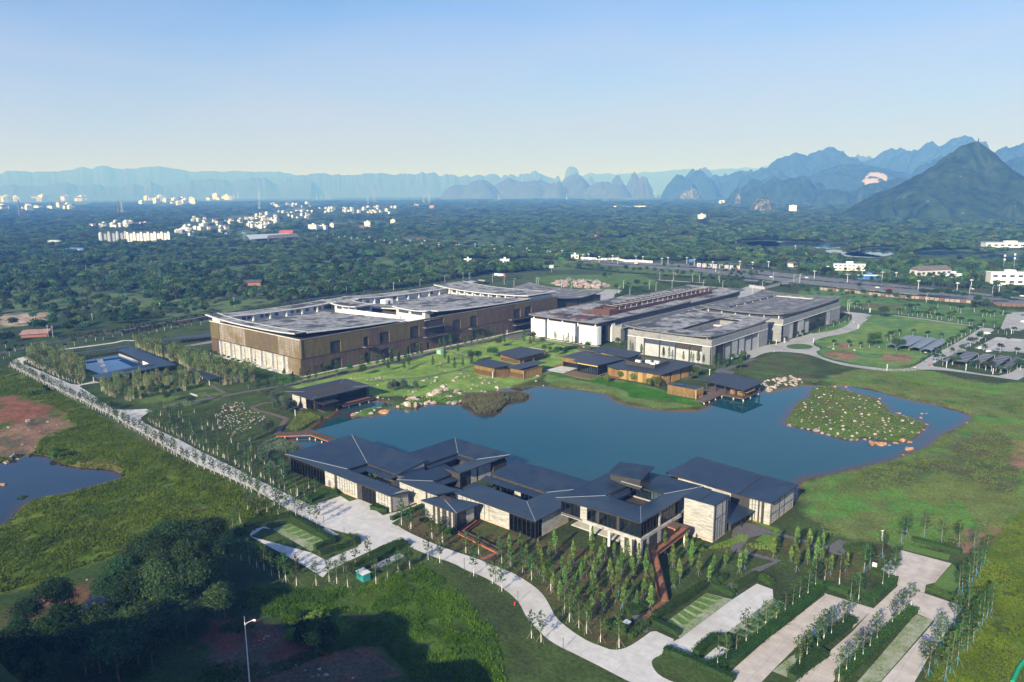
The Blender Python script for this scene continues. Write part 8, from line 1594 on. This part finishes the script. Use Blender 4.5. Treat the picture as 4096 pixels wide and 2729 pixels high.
# pylons
def pylon(reg,x,y,yt,lb):
    p = Q('%s %f,%f' % (reg,x,y))[0]; z = z_at(*fullpx(reg,x,yt),p); d = math.hypot(*p); r_ = max(.22,d*.00009); mb = MB(); w = z*.11
    for sx in (-1,1):
        for sy in (-1,1): mb.tube((sx*w,sy*w,0),(sx*w*.22,sy*w*.22,z*.62),r_,r_,4); mb.tube((sx*w*.22,sy*w*.22,z*.62),(0,0,z),r_,r_*.7,4)
    for k in range(5):
        t0,t1 = k/5,(k+1)/5; a0,a1 = w*(1-.78*t0),w*(1-.78*t1)
        for sy in (-1,1): mb.tube((-a0,sy*a0,z*.62*t0),(a1,sy*a1,z*.62*t1),r_*.6,r_*.6,3); mb.tube((a0,sy*a0,z*.62*t0),(-a1,sy*a1,z*.62*t1),r_*.6,r_*.6,3)
    b = thing('power_pylon',lb,'pylon',(p[0],p[1],0),YAW+.2,'lattice power pylons'); mb.build('lattice_mast',M['lattice'],b,local=True)
    for t,l_ in ((.66,.2),(.78,.16),(.9,.12)): MB().tube((-z*l_,0,z*t),(z*l_,0,z*t),r_,r_,4).build('cross_arm',M['lattice'],b,local=True)
for k,(reg,x,y,yt,w_) in enumerate((('a',2222,735,640,'tall, nearest the long village strip at left'),('a',1047,770,655,'beside the second brick chimney'),('b',1065,672,560,'tallest, in the middle plain'),('b',1010,685,615,'shorter, left of the tallest'),('b',1533,672,572,'right one of the close pair'),('b',1487,672,590,'left one of the close pair'),('b',2130,655,590,'alone in the right plain'),('c',570,652,585,'before the pale field'),('c',1333,625,562,'beside the hazy karst houses'),('b',80,640,555,'hazy, far left behind the village'),('b',143,615,550,'hazy, second behind the village'),('b',570,640,590,'hazy, first of the far row of four'),('b',611,640,592,'hazy, second of the far row of four'),('b',655,640,592,'hazy, third of the far row of four'),('b',680,638,590,'hazy, last of the far row of four'),('a',1903,612,578,'hazy, far below the blue range'),('a',2003,630,585,'hazy, second below the blue range'),('a',2037,628,580,'hazy, third below the blue range'))): pylon(reg,x,y,yt,'steel lattice pylon, ' +w_)

# ------------------------------------------------------------------ karst hills
M['karst'] = mk('wooded limestone hill',(.010,.026,.014),(.038,.066,.032),.03,1.,detail=11,geo=True,spec=.05,stretch=(1,1,.6),c3=(.18,.165,.15),s3=.018,r3=(.64,.72),bump=1.); M['karst_far'] = mk('distant wooded hill',(.05,.06,.035),(.08,.085,.05),.006,1.,detail=7,geo=True,spec=.05); M['quarry'] = mk('bare quarry face',(.40,.36,.33),(.62,.57,.52),.02,1.,detail=7,geo=True); M['rockface'] = mk('pale limestone outcrop',(.03,.05,.03),(.30,.26,.23),.05,1.,detail=9,ramp=(.46,.66),geo=True,bump=1.)  # the far hill tone is paled to carry some distance haze
# the quarry: a bare worked face on one hill, marked out in metres on that hill
_qc = at_dist(2996+.4673*1057,7500.); _u = _qc[:2]/np.hypot(*_qc[:2]); _lat = np.array((_u[1],-_u[0])); _z0 = z_at(2996+.4673*1057,500+.4673*470,_qc)
mt = M['karst'].copy(); mt.name = 'quarried limestone hill'; M['karst_quarry'] = mt; t = mt.node_tree; N,L = t.nodes.new,t.links.new; b_ = t.nodes['Principled BSDF']; old = b_.inputs['Base Color'].links[0].from_socket
ge = N('ShaderNodeNewGeometry'); dt = N('ShaderNodeVectorMath'); dt.operation = 'DOT_PRODUCT'; dt.inputs[1].default_value = (_lat[0]/125.,_lat[1]/125.,0); L(ge.outputs['Position'],dt.inputs[0]); sp = N('ShaderNodeSeparateXYZ'); L(ge.outputs['Position'],sp.inputs[0])
def _m(op,a,c):
    n = N('ShaderNodeMath'); n.operation = op
    for i_,v in enumerate((a,c)):
        if isinstance(v,(int,float)): n.inputs[i_].default_value = v
        else: L(v,n.inputs[i_])
    return n.outputs[0]
ul = _m('SUBTRACT',dt.outputs['Value'],float(_lat @ _qc[:2]/125.)); uz = _m('DIVIDE',_m('SUBTRACT',sp.outputs[2],float(_z0)),62.); rr_ = _m('ADD',_m('MULTIPLY',ul,ul),_m('MULTIPLY',uz,uz)); nq = N('ShaderNodeTexNoise'); nq.inputs['Scale'].default_value = .012; nq.inputs['Detail'].default_value = 6.; L(ge.outputs['Position'],nq.inputs['Vector'])
rr_ = _m('ADD',rr_,_m('MULTIPLY',_m('SUBTRACT',nq.outputs['Fac'],.5),2.4)); mk_m = N('ShaderNodeMapRange'); mk_m.inputs[1].default_value = 1.05; mk_m.inputs[2].default_value = .85; L(rr_,mk_m.inputs[0]); mx = N('ShaderNodeMix'); mx.data_type = 'RGBA'; L(mk_m.outputs[0],mx.inputs[0]); L(old,mx.inputs[6]); mx.inputs[7].default_value = (.40,.33,.30,1); L(mx.outputs[2],b_.inputs['Base Color'])
def hill(px,py,hw,dist,kind='cone',seed=0,mat='karst',label=None,asym=0.,cut=None,name='karst_hill'):
    """px,py: summit in photo pixels; hw: half width at the base in photo pixels"""
    c = at_dist(px,dist); ht = z_at(px,py,c); dp = dist/math.hypot(1,(px-CX)/3138.); R_ = hw*dp/3138.; nr_,na_ = (130,240) if hw > 450 else (80,150) if hw > 250 else (44,84); rr = np.linspace(0,1,nr_+1)[1:]; aa = np.linspace(0,2*np.pi,na_,endpoint=False); AA,RR = np.meshgrid(aa,rr,indexing='ij'); X = c[0]+np.cos(AA)*RR*R_; Y = c[1]+np.sin(AA)*RR*R_
    side = np.cos(AA)*r2[0]+np.sin(AA)*r2[1]; wv = 1+.20*vnoise(np.cos(AA)*2+seed,np.sin(AA)*2,1.,seed)+asym*side*.5; t = np.clip(np.sqrt((RR/wv) **2+.006)-.03,0,1.3)
    prof = {'cone': lambda t: .62*np.clip(1-(t/.62) **1.15,0,1)+.38*np.clip(1-t,0,1) **1.6,'dome': lambda t: np.clip(1-t **2.4,0,1)*.8+.2*np.clip(1-t,0,1),'peak': lambda t: np.interp(t,[0,.02,.07,.13,.19,.27,.38,.5,.68,.86,1],[1,.99,.94,.84,.72,.60,.48,.38,.27,.13,0]),'tooth': lambda t: np.clip(1-t **3.2,0,1)}[kind](t)
    nz_ = fbm(X,Y,R_*.45,seed,7); nz_ = nz_+.35*np.abs(fbm(X,Y,R_*.16,seed+5,4)); Z = ht*np.clip(prof*(1+.24*nz_)+.05*nz_*prof **.5*(1-prof),0,None)*np.minimum(1,(1-RR)*8+1e-3) **.5
    Z += fbm(X,Y,26.,seed+2,3)*np.minimum(R_*.02,7.)*(RR < .97); V = np.vstack([[[c[0],c[1],ht]],np.stack([X,Y,Z-(RR >= .999)*6],-1).reshape(-1,3)]); F_ = []
    ix = 1+np.arange(na_*nr_).reshape(na_,nr_); nx_ = np.roll(ix,-1,0); F_ = np.stack([ix[:,:-1],ix[:,1:],nx_[:,1:],nx_[:,:-1]],-1).reshape(-1,4); tri = np.stack([np.zeros(na_,int),ix[:,0],nx_[:,0],nx_[:,0]],-1)
    me = bpy.data.meshes.new(name); me.from_pydata([tuple(v) for v in V],[],[tuple(f) for f in F_]+[tuple(f[:3]) for f in tri]); me.materials.append(M[mat]); me.polygons.foreach_set('use_smooth',[True]*len(me.polygons)); me.update(); return tag(link(name,me),kind='structure')
def dz(x,y): return fullpx('d',x,y)
def cz(x,y): return fullpx('c',x,y)
HL = [(*dz(1920,104),500,3500,'peak',0),(*dz(380,258),210,7200,'dome',0),(*dz(655,202),190,7400,'dome',0),(*dz(775,277),150,7000,'dome',0),(*dz(545,300),120,7300,'dome',0),(*dz(150,370),130,6900,'dome',0),(*dz(910,240),90,9800,'dome',0),(*dz(1000,282),60,9900,'dome',0),(*dz(1215,215),170,7900,'dome',-.3),(*dz(1400,220),150,7600,'dome',0),(*dz(1560,175),160,7500,'dome',0),(*dz(1750,128),180,7400,'dome',0),(*dz(1835,124),150,7450,'dome',0),(*dz(2140,215),170,6000,'dome',0),(*dz(2320,172),220,6100,'dome',0),(*dz(2300,312),200,4700,'dome',0),(*dz(1640,300),180,5600,'dome',0),
      (*dz(380,448),120,4600,'dome',0),(*dz(215,430),160,4900,'cone',0),(*dz(60,520),150,4700,'cone',0),(*dz(735,558),90,4200,'dome',0),(*dz(900,375),330,5900,'dome',.1),(*dz(1060,412),190,5700,'dome',.2),(*dz(700,420),240,6000,'dome',0),(*dz(1090,520),100,4300,'dome',0),(*dz(1300,480),240,4600,'dome',0),
      (*cz(1640,377),110,7600,'cone',0),(*cz(1548,432),80,7200,'dome',0),(*cz(1720,415),80,7300,'dome',0),(*cz(1920,410),70,8200,'cone',0),(*cz(1860,435),80,8000,'dome',0),(*cz(2070,396),90,8600,'dome',0),(*cz(2145,388),90,8700,'dome',0),(*cz(2260,368),130,7600,'dome',0),(*cz(2050,430),140,7800,'dome',0),(*cz(1708,372),70,11500,'dome',0),(*cz(1150,395),84,9200,'cone',0),(*cz(1038,484),40,9000,'cone',0),(*cz(1000,505),60,9000,'dome',0),(*cz(635,434),82,9400,'dome',0),(*cz(600,465),110,9400,'cone',0),(*cz(880,494),95,9300,'dome',0),(*cz(350,448),130,9600,'cone',0),(*cz(300,480),120,9500,'dome',0),(*cz(612,387),46,15500,'tooth',0),(*cz(770,458),36,14000,'dome',0),(*cz(495,440),24,14500,'dome',0),(*cz(75,466),90,9700,'dome',0),(*cz(175,493),90,9500,'dome',0),(*fullpx('b',1960,485),110,9600,'dome',0),(*fullpx('b',1800,520),80,9600,'dome',0),(*cz(230,408),40,15000,'dome',0),(*cz(312,408),56,15200,'dome',0),(*cz(85,418),60,15000,'dome',0)]
rh = random.Random(8)
for k,(px,py,hw,ds,kd,asy) in enumerate(HL):
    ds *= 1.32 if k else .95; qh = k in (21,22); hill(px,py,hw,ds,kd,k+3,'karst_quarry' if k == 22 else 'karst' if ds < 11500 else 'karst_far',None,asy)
    if 0 < k < 46 and hw > 70:
        for q in range(2): u = rh.uniform(.35,.95)*rh.choice((-1,1)); hill(px+u*hw,py+(762-py)*rh.uniform(.28,.55),hw*rh.uniform(.3,.5),ds*rh.uniform(.97,1.02),rh.choice(('dome','cone')),k*7+q,'karst' if ds < 11500 else 'karst_far')
for q in range(16): hill(3450+q*48+rh.uniform(-20,20),800+rh.uniform(-18,30)+abs(q-9)*2,rh.uniform(40,90),rh.uniform(2900,3300),'dome',300+q,'karst')
for k,(q,py,hw,ds,kd) in enumerate((((1632,545),0,44,8200,'dome'),((2042,590),0,16,5800,'dome'),((2240,615),0,50,3900,'dome'))): hill(*cz(*q),hw,ds,kd,90+k,'rockface',None,name='rock_outcrop')
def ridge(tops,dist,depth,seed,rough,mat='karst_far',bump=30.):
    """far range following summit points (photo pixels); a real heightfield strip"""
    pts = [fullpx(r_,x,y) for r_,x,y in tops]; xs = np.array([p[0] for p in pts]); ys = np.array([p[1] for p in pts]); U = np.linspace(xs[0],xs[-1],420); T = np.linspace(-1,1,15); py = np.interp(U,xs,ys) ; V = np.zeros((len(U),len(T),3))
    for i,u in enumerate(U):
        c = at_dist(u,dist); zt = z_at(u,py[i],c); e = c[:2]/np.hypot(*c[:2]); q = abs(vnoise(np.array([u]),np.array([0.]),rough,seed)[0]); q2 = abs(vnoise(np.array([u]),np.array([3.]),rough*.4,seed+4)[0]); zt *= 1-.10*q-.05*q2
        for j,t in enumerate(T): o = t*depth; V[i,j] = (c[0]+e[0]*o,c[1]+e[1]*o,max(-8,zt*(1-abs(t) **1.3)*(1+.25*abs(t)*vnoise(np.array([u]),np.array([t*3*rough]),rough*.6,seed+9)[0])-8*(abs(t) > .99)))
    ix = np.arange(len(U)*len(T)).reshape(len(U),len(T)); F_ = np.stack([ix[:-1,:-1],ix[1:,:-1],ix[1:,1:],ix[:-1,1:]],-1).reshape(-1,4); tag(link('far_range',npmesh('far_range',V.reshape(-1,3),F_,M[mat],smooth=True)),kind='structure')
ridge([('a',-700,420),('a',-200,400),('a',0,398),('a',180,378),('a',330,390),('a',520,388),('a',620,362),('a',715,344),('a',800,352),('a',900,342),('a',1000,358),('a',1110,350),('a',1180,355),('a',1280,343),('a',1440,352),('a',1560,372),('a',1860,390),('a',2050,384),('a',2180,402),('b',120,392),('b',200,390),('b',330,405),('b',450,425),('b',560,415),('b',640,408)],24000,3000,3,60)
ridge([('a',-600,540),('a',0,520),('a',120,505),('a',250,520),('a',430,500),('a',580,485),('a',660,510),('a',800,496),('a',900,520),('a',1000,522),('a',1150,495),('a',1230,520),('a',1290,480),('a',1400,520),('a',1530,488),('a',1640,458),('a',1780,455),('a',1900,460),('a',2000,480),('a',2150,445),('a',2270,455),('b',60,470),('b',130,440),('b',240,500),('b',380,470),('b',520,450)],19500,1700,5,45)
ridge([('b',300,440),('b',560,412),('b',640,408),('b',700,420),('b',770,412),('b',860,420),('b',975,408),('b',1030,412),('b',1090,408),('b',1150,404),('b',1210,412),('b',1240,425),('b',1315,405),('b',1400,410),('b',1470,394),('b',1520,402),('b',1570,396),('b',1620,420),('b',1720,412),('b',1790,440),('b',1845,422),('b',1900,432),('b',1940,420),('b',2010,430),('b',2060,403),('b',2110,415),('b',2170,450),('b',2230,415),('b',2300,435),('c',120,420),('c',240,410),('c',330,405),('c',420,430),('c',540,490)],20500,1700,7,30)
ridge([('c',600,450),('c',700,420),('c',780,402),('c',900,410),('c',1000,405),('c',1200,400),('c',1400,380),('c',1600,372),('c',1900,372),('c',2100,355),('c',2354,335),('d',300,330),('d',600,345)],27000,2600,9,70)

# added knoll out of view, shaped to shade the wood and red soil
bd = np.array(Q('D -350,1500 0,1475 250,1440 450,1415 650,1400 850,1410 1000,1460 1150,1530 1240,1600')); HK = 42.; sh = -np.array((SUN_TO.x,SUN_TO.y))*HK/math.tan(SUN_EL); bd = bd-sh
xs_ = np.linspace(bd[:,0].min()-40,bd[:,0].max()+25,110); ys_ = np.linspace(bd[:,1].min()-90,bd[:,1].max()+15,110); KX,KY = np.meshgrid(xs_,ys_,indexing='ij')
top_y = np.interp(KX,bd[np.argsort(bd[:,0]),0],bd[np.argsort(bd[:,0]),1]); u_ = top_y-KY; KZ = HK*np.clip(1-np.where(u_ > 0,np.maximum(u_-25,0)/60.,-u_/14.),0,1) **.8*np.clip((KX-xs_[0])/30.,0,1)*np.clip((xs_[-1]-KX)/25.,0,1)*(1+.22*fbm(KX,KY,22.,5,5))-.5
ix = np.arange(KX.size).reshape(KX.shape); tag(link('unseen_shade_knoll',npmesh('unseen_shade_knoll',np.stack([KX,KY,KZ],-1).reshape(-1,3),np.stack([ix[:-1,:-1],ix[1:,:-1],ix[1:,1:],ix[:-1,1:]],-1).reshape(-1,4),M['karst'])),kind='structure')
# ------------------------------------------------------------------ woods
edge_line = [fullpx('F',*q) for q in ((-900,1520),(-400,1420),(0,1378),(214,1350),(380,1322),(574,1294),(842,1264),(964,1243),(1132,1216),(1400,1178),(1560,1160),(1650,1152),(1780,1124),(1960,1100),(2100,1088),(2350,1078),(2430,1066))]
edge_hw = [(2430,1040),(2800,1046),(3190,1092),(3700,1143),(4096,1185),(4700,1240)]
ex = np.array([q[0] for q in edge_line]+[q[0] for q in edge_hw]); ey = np.array([q[1] for q in edge_line]+[q[1] for q in edge_hw])
def to_px(X,Y,Z=0.):
    dx = np.stack([X-CAM[0],Y-CAM[1],np.zeros_like(X)+Z-CAM[2]],-1); w = dx @ Fv; return CX+FPX*(dx @ Rv)/w,CY-FPX*(dx @ Uv)/w
rngf = np.random.default_rng(77); pts = []; d = 430.
while d < 9500:
    s = max(6.2,d*.0085); hw_ = .76*d+120; n = int(2*hw_/s); t = (np.arange(n)+.5)/n*2-1; dd = d+rngf.uniform(-.45,.45,n)*s; lt = t*hw_+rngf.uniform(-.45,.45,n)*s; pts.append(np.stack([g2[0]*dd+r2[0]*lt,g2[1]*dd+r2[1]*lt,np.full(n,s),dd],1)); d += s
T_ = np.vstack(pts); px,py = to_px(T_[:,0],T_[:,1]); keep = (py < np.interp(px,ex,ey)) & (px > -500) & (px < 4600)
for w_ in ponds_far:
    keep &= sd_box(w_,T_[:,0],T_[:,1],25.) < -4
    for fr in (1.02,1.045,1.07,1.095,1.115,1.13): keep &= ~(inside(w_,T_[:,0]*fr,T_[:,1]*fr)) | (rngf.uniform(0,1,len(T_)) < .06)
FIELDS = ('f 0,120 300,80 800,50 1000,80 900,140 500,140 200,170','b 830,1150 1160,1130 1180,1160 950,1185','b 1110,1195 1300,1180 1420,1200 1350,1250 1150,1230','b 1260,990 1480,970 2100,940 2350,1010 2000,1040 1600,1030','b 1220,968 1500,968 1480,985 1250,985','c 830,985 1160,955 1130,990 900,1010','c 650,960 830,955 900,980 700,985','c 600,640 1000,618 1420,608 1400,645 900,660','b 190,740 420,712 520,715 420,760','b 0,745 200,738 150,765','c 920,800 1000,790 1010,812 940,818','a 450,680 800,670 750,692 500,697','c 1750,1180 1990,1160 2100,1190 1950,1215','a 1650,1240 2354,1170 2354,1260 2000,1290','e -20,415 250,400 550,390 560,475 300,540 0,550')
sparse = np.ones(len(T_))
for k,f_ in enumerate(FIELDS):
    qf = Q(f_)
    for fr in (1.,1.02,1.04): a = inside(qf,T_[:,0]*fr,T_[:,1]*fr); sparse[a] = .07 if k not in (0,3,13) else .13
keep &= rngf.uniform(0,1,len(T_)) < sparse
for reg,x0,x1,y0,y1 in VIL:
    (a0,b0),(a1,b1) = fullpx(reg,x0,y0),fullpx(reg,x1,y1); inn = (px > a0-2) & (px < a1+2) & (py > b0-1) & (py < b1+9); keep &= ~inn | (rngf.uniform(0,1,len(T_)) < .10)
HA = np.array(HOUSE)
for hx,hy,hr,fr in HA:
    dh = math.hypot(hx,hy); u = np.array((hx,hy))/dh; al = T_[:,0]*u[0]+T_[:,1]*u[1]; la = np.abs(-T_[:,0]*u[1]+T_[:,1]*u[0]); keep &= ~((la < hr*.8+.3*T_[:,2]) & (al < dh+hr*.7) & (al > dh-hr-fr*.55))
for s_ in ('F 2240,1036 2480,1048 2800,1058 3190,1098 3700,1150 4300,1210','c 1780,1195 2000,1190 2150,1200 2354,1225 d 200,1230 600,1240','d 130,1140 400,1140 620,1142 900,1160 1100,1180','a 40,885 300,893 550,905 760,912','c 600,1165 1000,1200 1300,1205'):
    q = np.array(Q(s_)); keep &= sdist(q,T_[:,0],T_[:,1],False) > 9+.4*T_[:,2]
# avenue corridor and gentle thinning
av = np.array(Q('a 1760,1005 2210,965 b 580,995 920,1010 1340,1075 1800,1080 2223,1095 c 232,1115 530,1130')); keep &= sdist(av,T_[:,0],T_[:,1],False) > 8
thin = fbm(T_[:,0],T_[:,1],160.,14,3); keep &= (thin > -.14) | (rngf.uniform(0,1,len(T_)) < .16)
Tk = T_[keep]; hs = .72+.5*np.clip(fbm(Tk[:,0],Tk[:,1],60.,15,3)+.5,0,1)
def woodmesh(seed,h,w,n,ls,mat,col=None,low=.15):
    rng = np.random.default_rng(seed); C,O,K = blobs(rng,0,h*(1+low)/2,w,h*(1-low),10,n,.75); V,F_,v = leafmesh('w',C,ls,O,None,rng,K); return V,F_,v
wood = []
for k in range(8):
    h_,w_,mt_ = ((9.5,8.4,'forest'),(11.,9.2,'forest'),(8.,9.,'forest'),(12.5,7.6,'forest'),(9.,9.,'mid'),(10.,8.2,'dark'),(7.,8.,'grey'),(8.5,7.6,'bright'))[k]; V,F_,v = woodmesh(300+k,h_,w_,430,1.35,LF[mt_]); o = link('forest_tree',npmesh('forest_tree',V,F_,LF[mt_],dict(v=('FACE','FLOAT',v)))); tag(o,None,'tree'); wood.append(o)
near = np.argsort(Tk[:,3])[:290]; mask = np.zeros(len(Tk),bool); mask[near] = True
WP = [Placer(o) for o in wood]; rw = random.Random(4)
for x,y,s,d_ in Tk[mask]:
    k = rw.choices(range(8),(5,5,4,3,2,4,1.2,.8))[0]; nm = ('dark green tree','tall dark green tree','broad dark green tree','narrow tall green tree','fresh green tree','blackish green tree','pale grey green tree','yellow green tree')[k]; sc = rw.uniform(.75,1.15)*s/7.; o = WP[k]((x,y,0),rw.uniform(0,6.28),(sc,sc,sc*rw.uniform(.85,1.1)),nm+' at the front of the wood behind the museum',nm+'s at the front of the wood')
for o in wood:
    if 'label' not in o: o['label'] = 'single tree of the front wood edge'
# the rest of the woods: one object, trees instanced on points by geometry nodes
FT = Tk[~mask]; n = len(FT)
wc = bpy.data.collections.new('forest_tree_kinds'); COL.children.link(wc)
for o in wood: wc.objects.link(o)
me = bpy.data.meshes.new('forest'); me.vertices.add(n); hv = hs[~mask]; me.vertices.foreach_set('co',np.stack([FT[:,0],FT[:,1],np.zeros(n)],1).astype(np.float32).ravel())
sxy = FT[:,2]/7.6*rngf.uniform(.62,1.4,n); sz = np.minimum(sxy*rngf.uniform(.85,1.25,n),.8+.35*rngf.uniform(0,1,n)+FT[:,3]*.00006)*hv*1.05
at = me.attributes.new('sc','FLOAT_VECTOR','POINT'); at.data.foreach_set('vector',np.stack([sxy,sxy,sz],1).astype(np.float32).ravel()); at = me.attributes.new('rz','FLOAT','POINT'); at.data.foreach_set('value',rngf.uniform(0,6.28,n).astype(np.float32))
fo = bpy.data.objects.new('forest',me); COL.objects.link(fo); tag(fo,'continuous dark green woodland covering the plain','woodland',kind='stuff')
ng = bpy.data.node_groups.new('forest','GeometryNodeTree'); ng.interface.new_socket('Geometry',in_out='INPUT',socket_type='NodeSocketGeometry'); ng.interface.new_socket('Geometry',in_out='OUTPUT',socket_type='NodeSocketGeometry')
N = ng.nodes.new; L = ng.links.new; gi = N('NodeGroupInput'); go = N('NodeGroupOutput'); ci = N('GeometryNodeCollectionInfo'); ci.inputs['Collection'].default_value = wc; ci.inputs['Separate Children'].default_value = True; ci.inputs['Reset Children'].default_value = True
ip = N('GeometryNodeInstanceOnPoints'); ip.inputs['Pick Instance'].default_value = True; ri = N('FunctionNodeRandomValue'); ri.data_type = 'INT'; ri.inputs['Min'].default_value = 0; ri.inputs['Max'].default_value = 7
a1 = N('GeometryNodeInputNamedAttribute'); a1.data_type = 'FLOAT_VECTOR'; a1.inputs[0].default_value = 'sc'; a2 = N('GeometryNodeInputNamedAttribute'); a2.data_type = 'FLOAT'; a2.inputs[0].default_value = 'rz'; cx = N('ShaderNodeCombineXYZ'); L(a2.outputs[0],cx.inputs[2])
L(gi.outputs[0],ip.inputs['Points']); L(ci.outputs[0],ip.inputs['Instance']); L([q for q in ri.outputs if q.type == 'INT'][0],ip.inputs['Instance Index']); L(a1.outputs[0],ip.inputs['Scale']); L(cx.outputs[0],ip.inputs['Rotation']); L(ip.outputs[0],go.inputs[0])
mo = fo.modifiers.new('forest','NODES'); mo.node_group = ng
# scrub and reeds at the wood edge
tufts('scrub','grey green scrub along the front edge of the wood','scrub',[Q('e 600,640 1000,600 1380,530 2200,400 f 300,560 700,470 1000,420 1700,330 2352,270 g 600,200 1000,160 1400,120 1400,170 1000,220 500,270 0,330 f 2352,320 1700,380 1000,450 500,530 260,600 e 2200,450 1500,540 1000,620 650,680')],.35,2.2,1.4,LF['grey'],rngv,4,.5,cap=30000)
tufts('scrub','planted shrubs along the highway verges','scrub',[strip(Q('F 2260,1043 2480,1058 2800,1073 3190,1118 3700,1162 4300,1226'),4.),strip(Q('F 2300,1072 2500,1092 2800,1112 3000,1118 3250,1145 3600,1180 4200,1245'),9.),Q('h 390,240 700,300 680,330 560,310 400,330 300,370 280,350 380,290'),Q('h 710,190 880,220 1100,215 1300,230 1580,240 1580,280 1200,270 880,250')],.5,1.6,1.1,LF['mid'],rngv,4,.5,cap=26000)
put(shade_trees,Q('h 60,100 150,110 230,105 320,120 400,110 480,115 540,120 620,105 700,115 780,150 860,140 930,150 1000,165 1080,150 1180,175 1280,180 1380,190 1480,195 1560,190 1620,200 1450,120 1520,130 1580,140 1640,150 1700,150 1760,140 1820,130 1500,160 1600,165 1700,170 240,170 180,200 430,270 520,270 600,270 300,300'),'leafy tree on the banks between the forecourt and the highway','trees between forecourt and highway',(.8,1.25),50)
put(shade_trees,Q('i 40,250 130,270 220,290 300,300 380,310 470,330 560,330 640,345 760,350 820,360 900,370 980,360 1060,380 1120,380 1180,385 100,225 250,240 350,255 700,260 800,255 900,265 1000,270 1100,280 1180,290 1250,300 1300,330 1150,400 1220,410 1280,350 1100,330 1000,320 900,320 760,290 660,300 560,290 450,280 330,280 200,270 60,280 150,240 480,240 620,250 i 1900,400 1960,410 2020,420 1700,350 1760,360 1820,350 1600,330 1500,320 h 1000,40 1080,60 1180,40 1260,70 1340,50 1450,60 1540,90 1640,70 1740,90 1840,60 1940,60 2060,80 2160,60 2260,90 950,80 880,50 800,80 1400,100 1900,110 2010,120 2100,120 2200,115 2300,120'),'leafy avenue tree between the highway lanes and houses','avenue trees of the highway',(.8,1.2),51)
# ------------------------------------------------------------------ haze: one closed box of air round everything
mt = bpy.data.materials.new('haze air'); mt.use_nodes = True; t = mt.node_tree; t.nodes.clear(); o_ = t.nodes.new('ShaderNodeOutputMaterial'); v_ = t.nodes.new('ShaderNodeVolumePrincipled'); v_.inputs['Color'].default_value = (.12,.33,1.,1); v_.inputs['Absorption Color'].default_value = (1,1,1,1); v_.inputs['Density'].default_value = HAZE; v_.inputs['Anisotropy'].default_value = -.05; t.links.new(v_.outputs[0],o_.inputs['Volume'])
zt = max(max((o.matrix_world @ Vector(c)).z for c in o.bound_box) for o in bpy.data.objects if o.type == 'MESH' and o.name.split('.')[0] in ('karst_hill','far_range'))+20
mb = MB(); R0 = 36000.; mb.box(-R0,R0,-R0,R0,-12.,zt); hz = mb.build('haze',mt,local=True); tag(hz,kind='stuff'); print('haze top',zt)
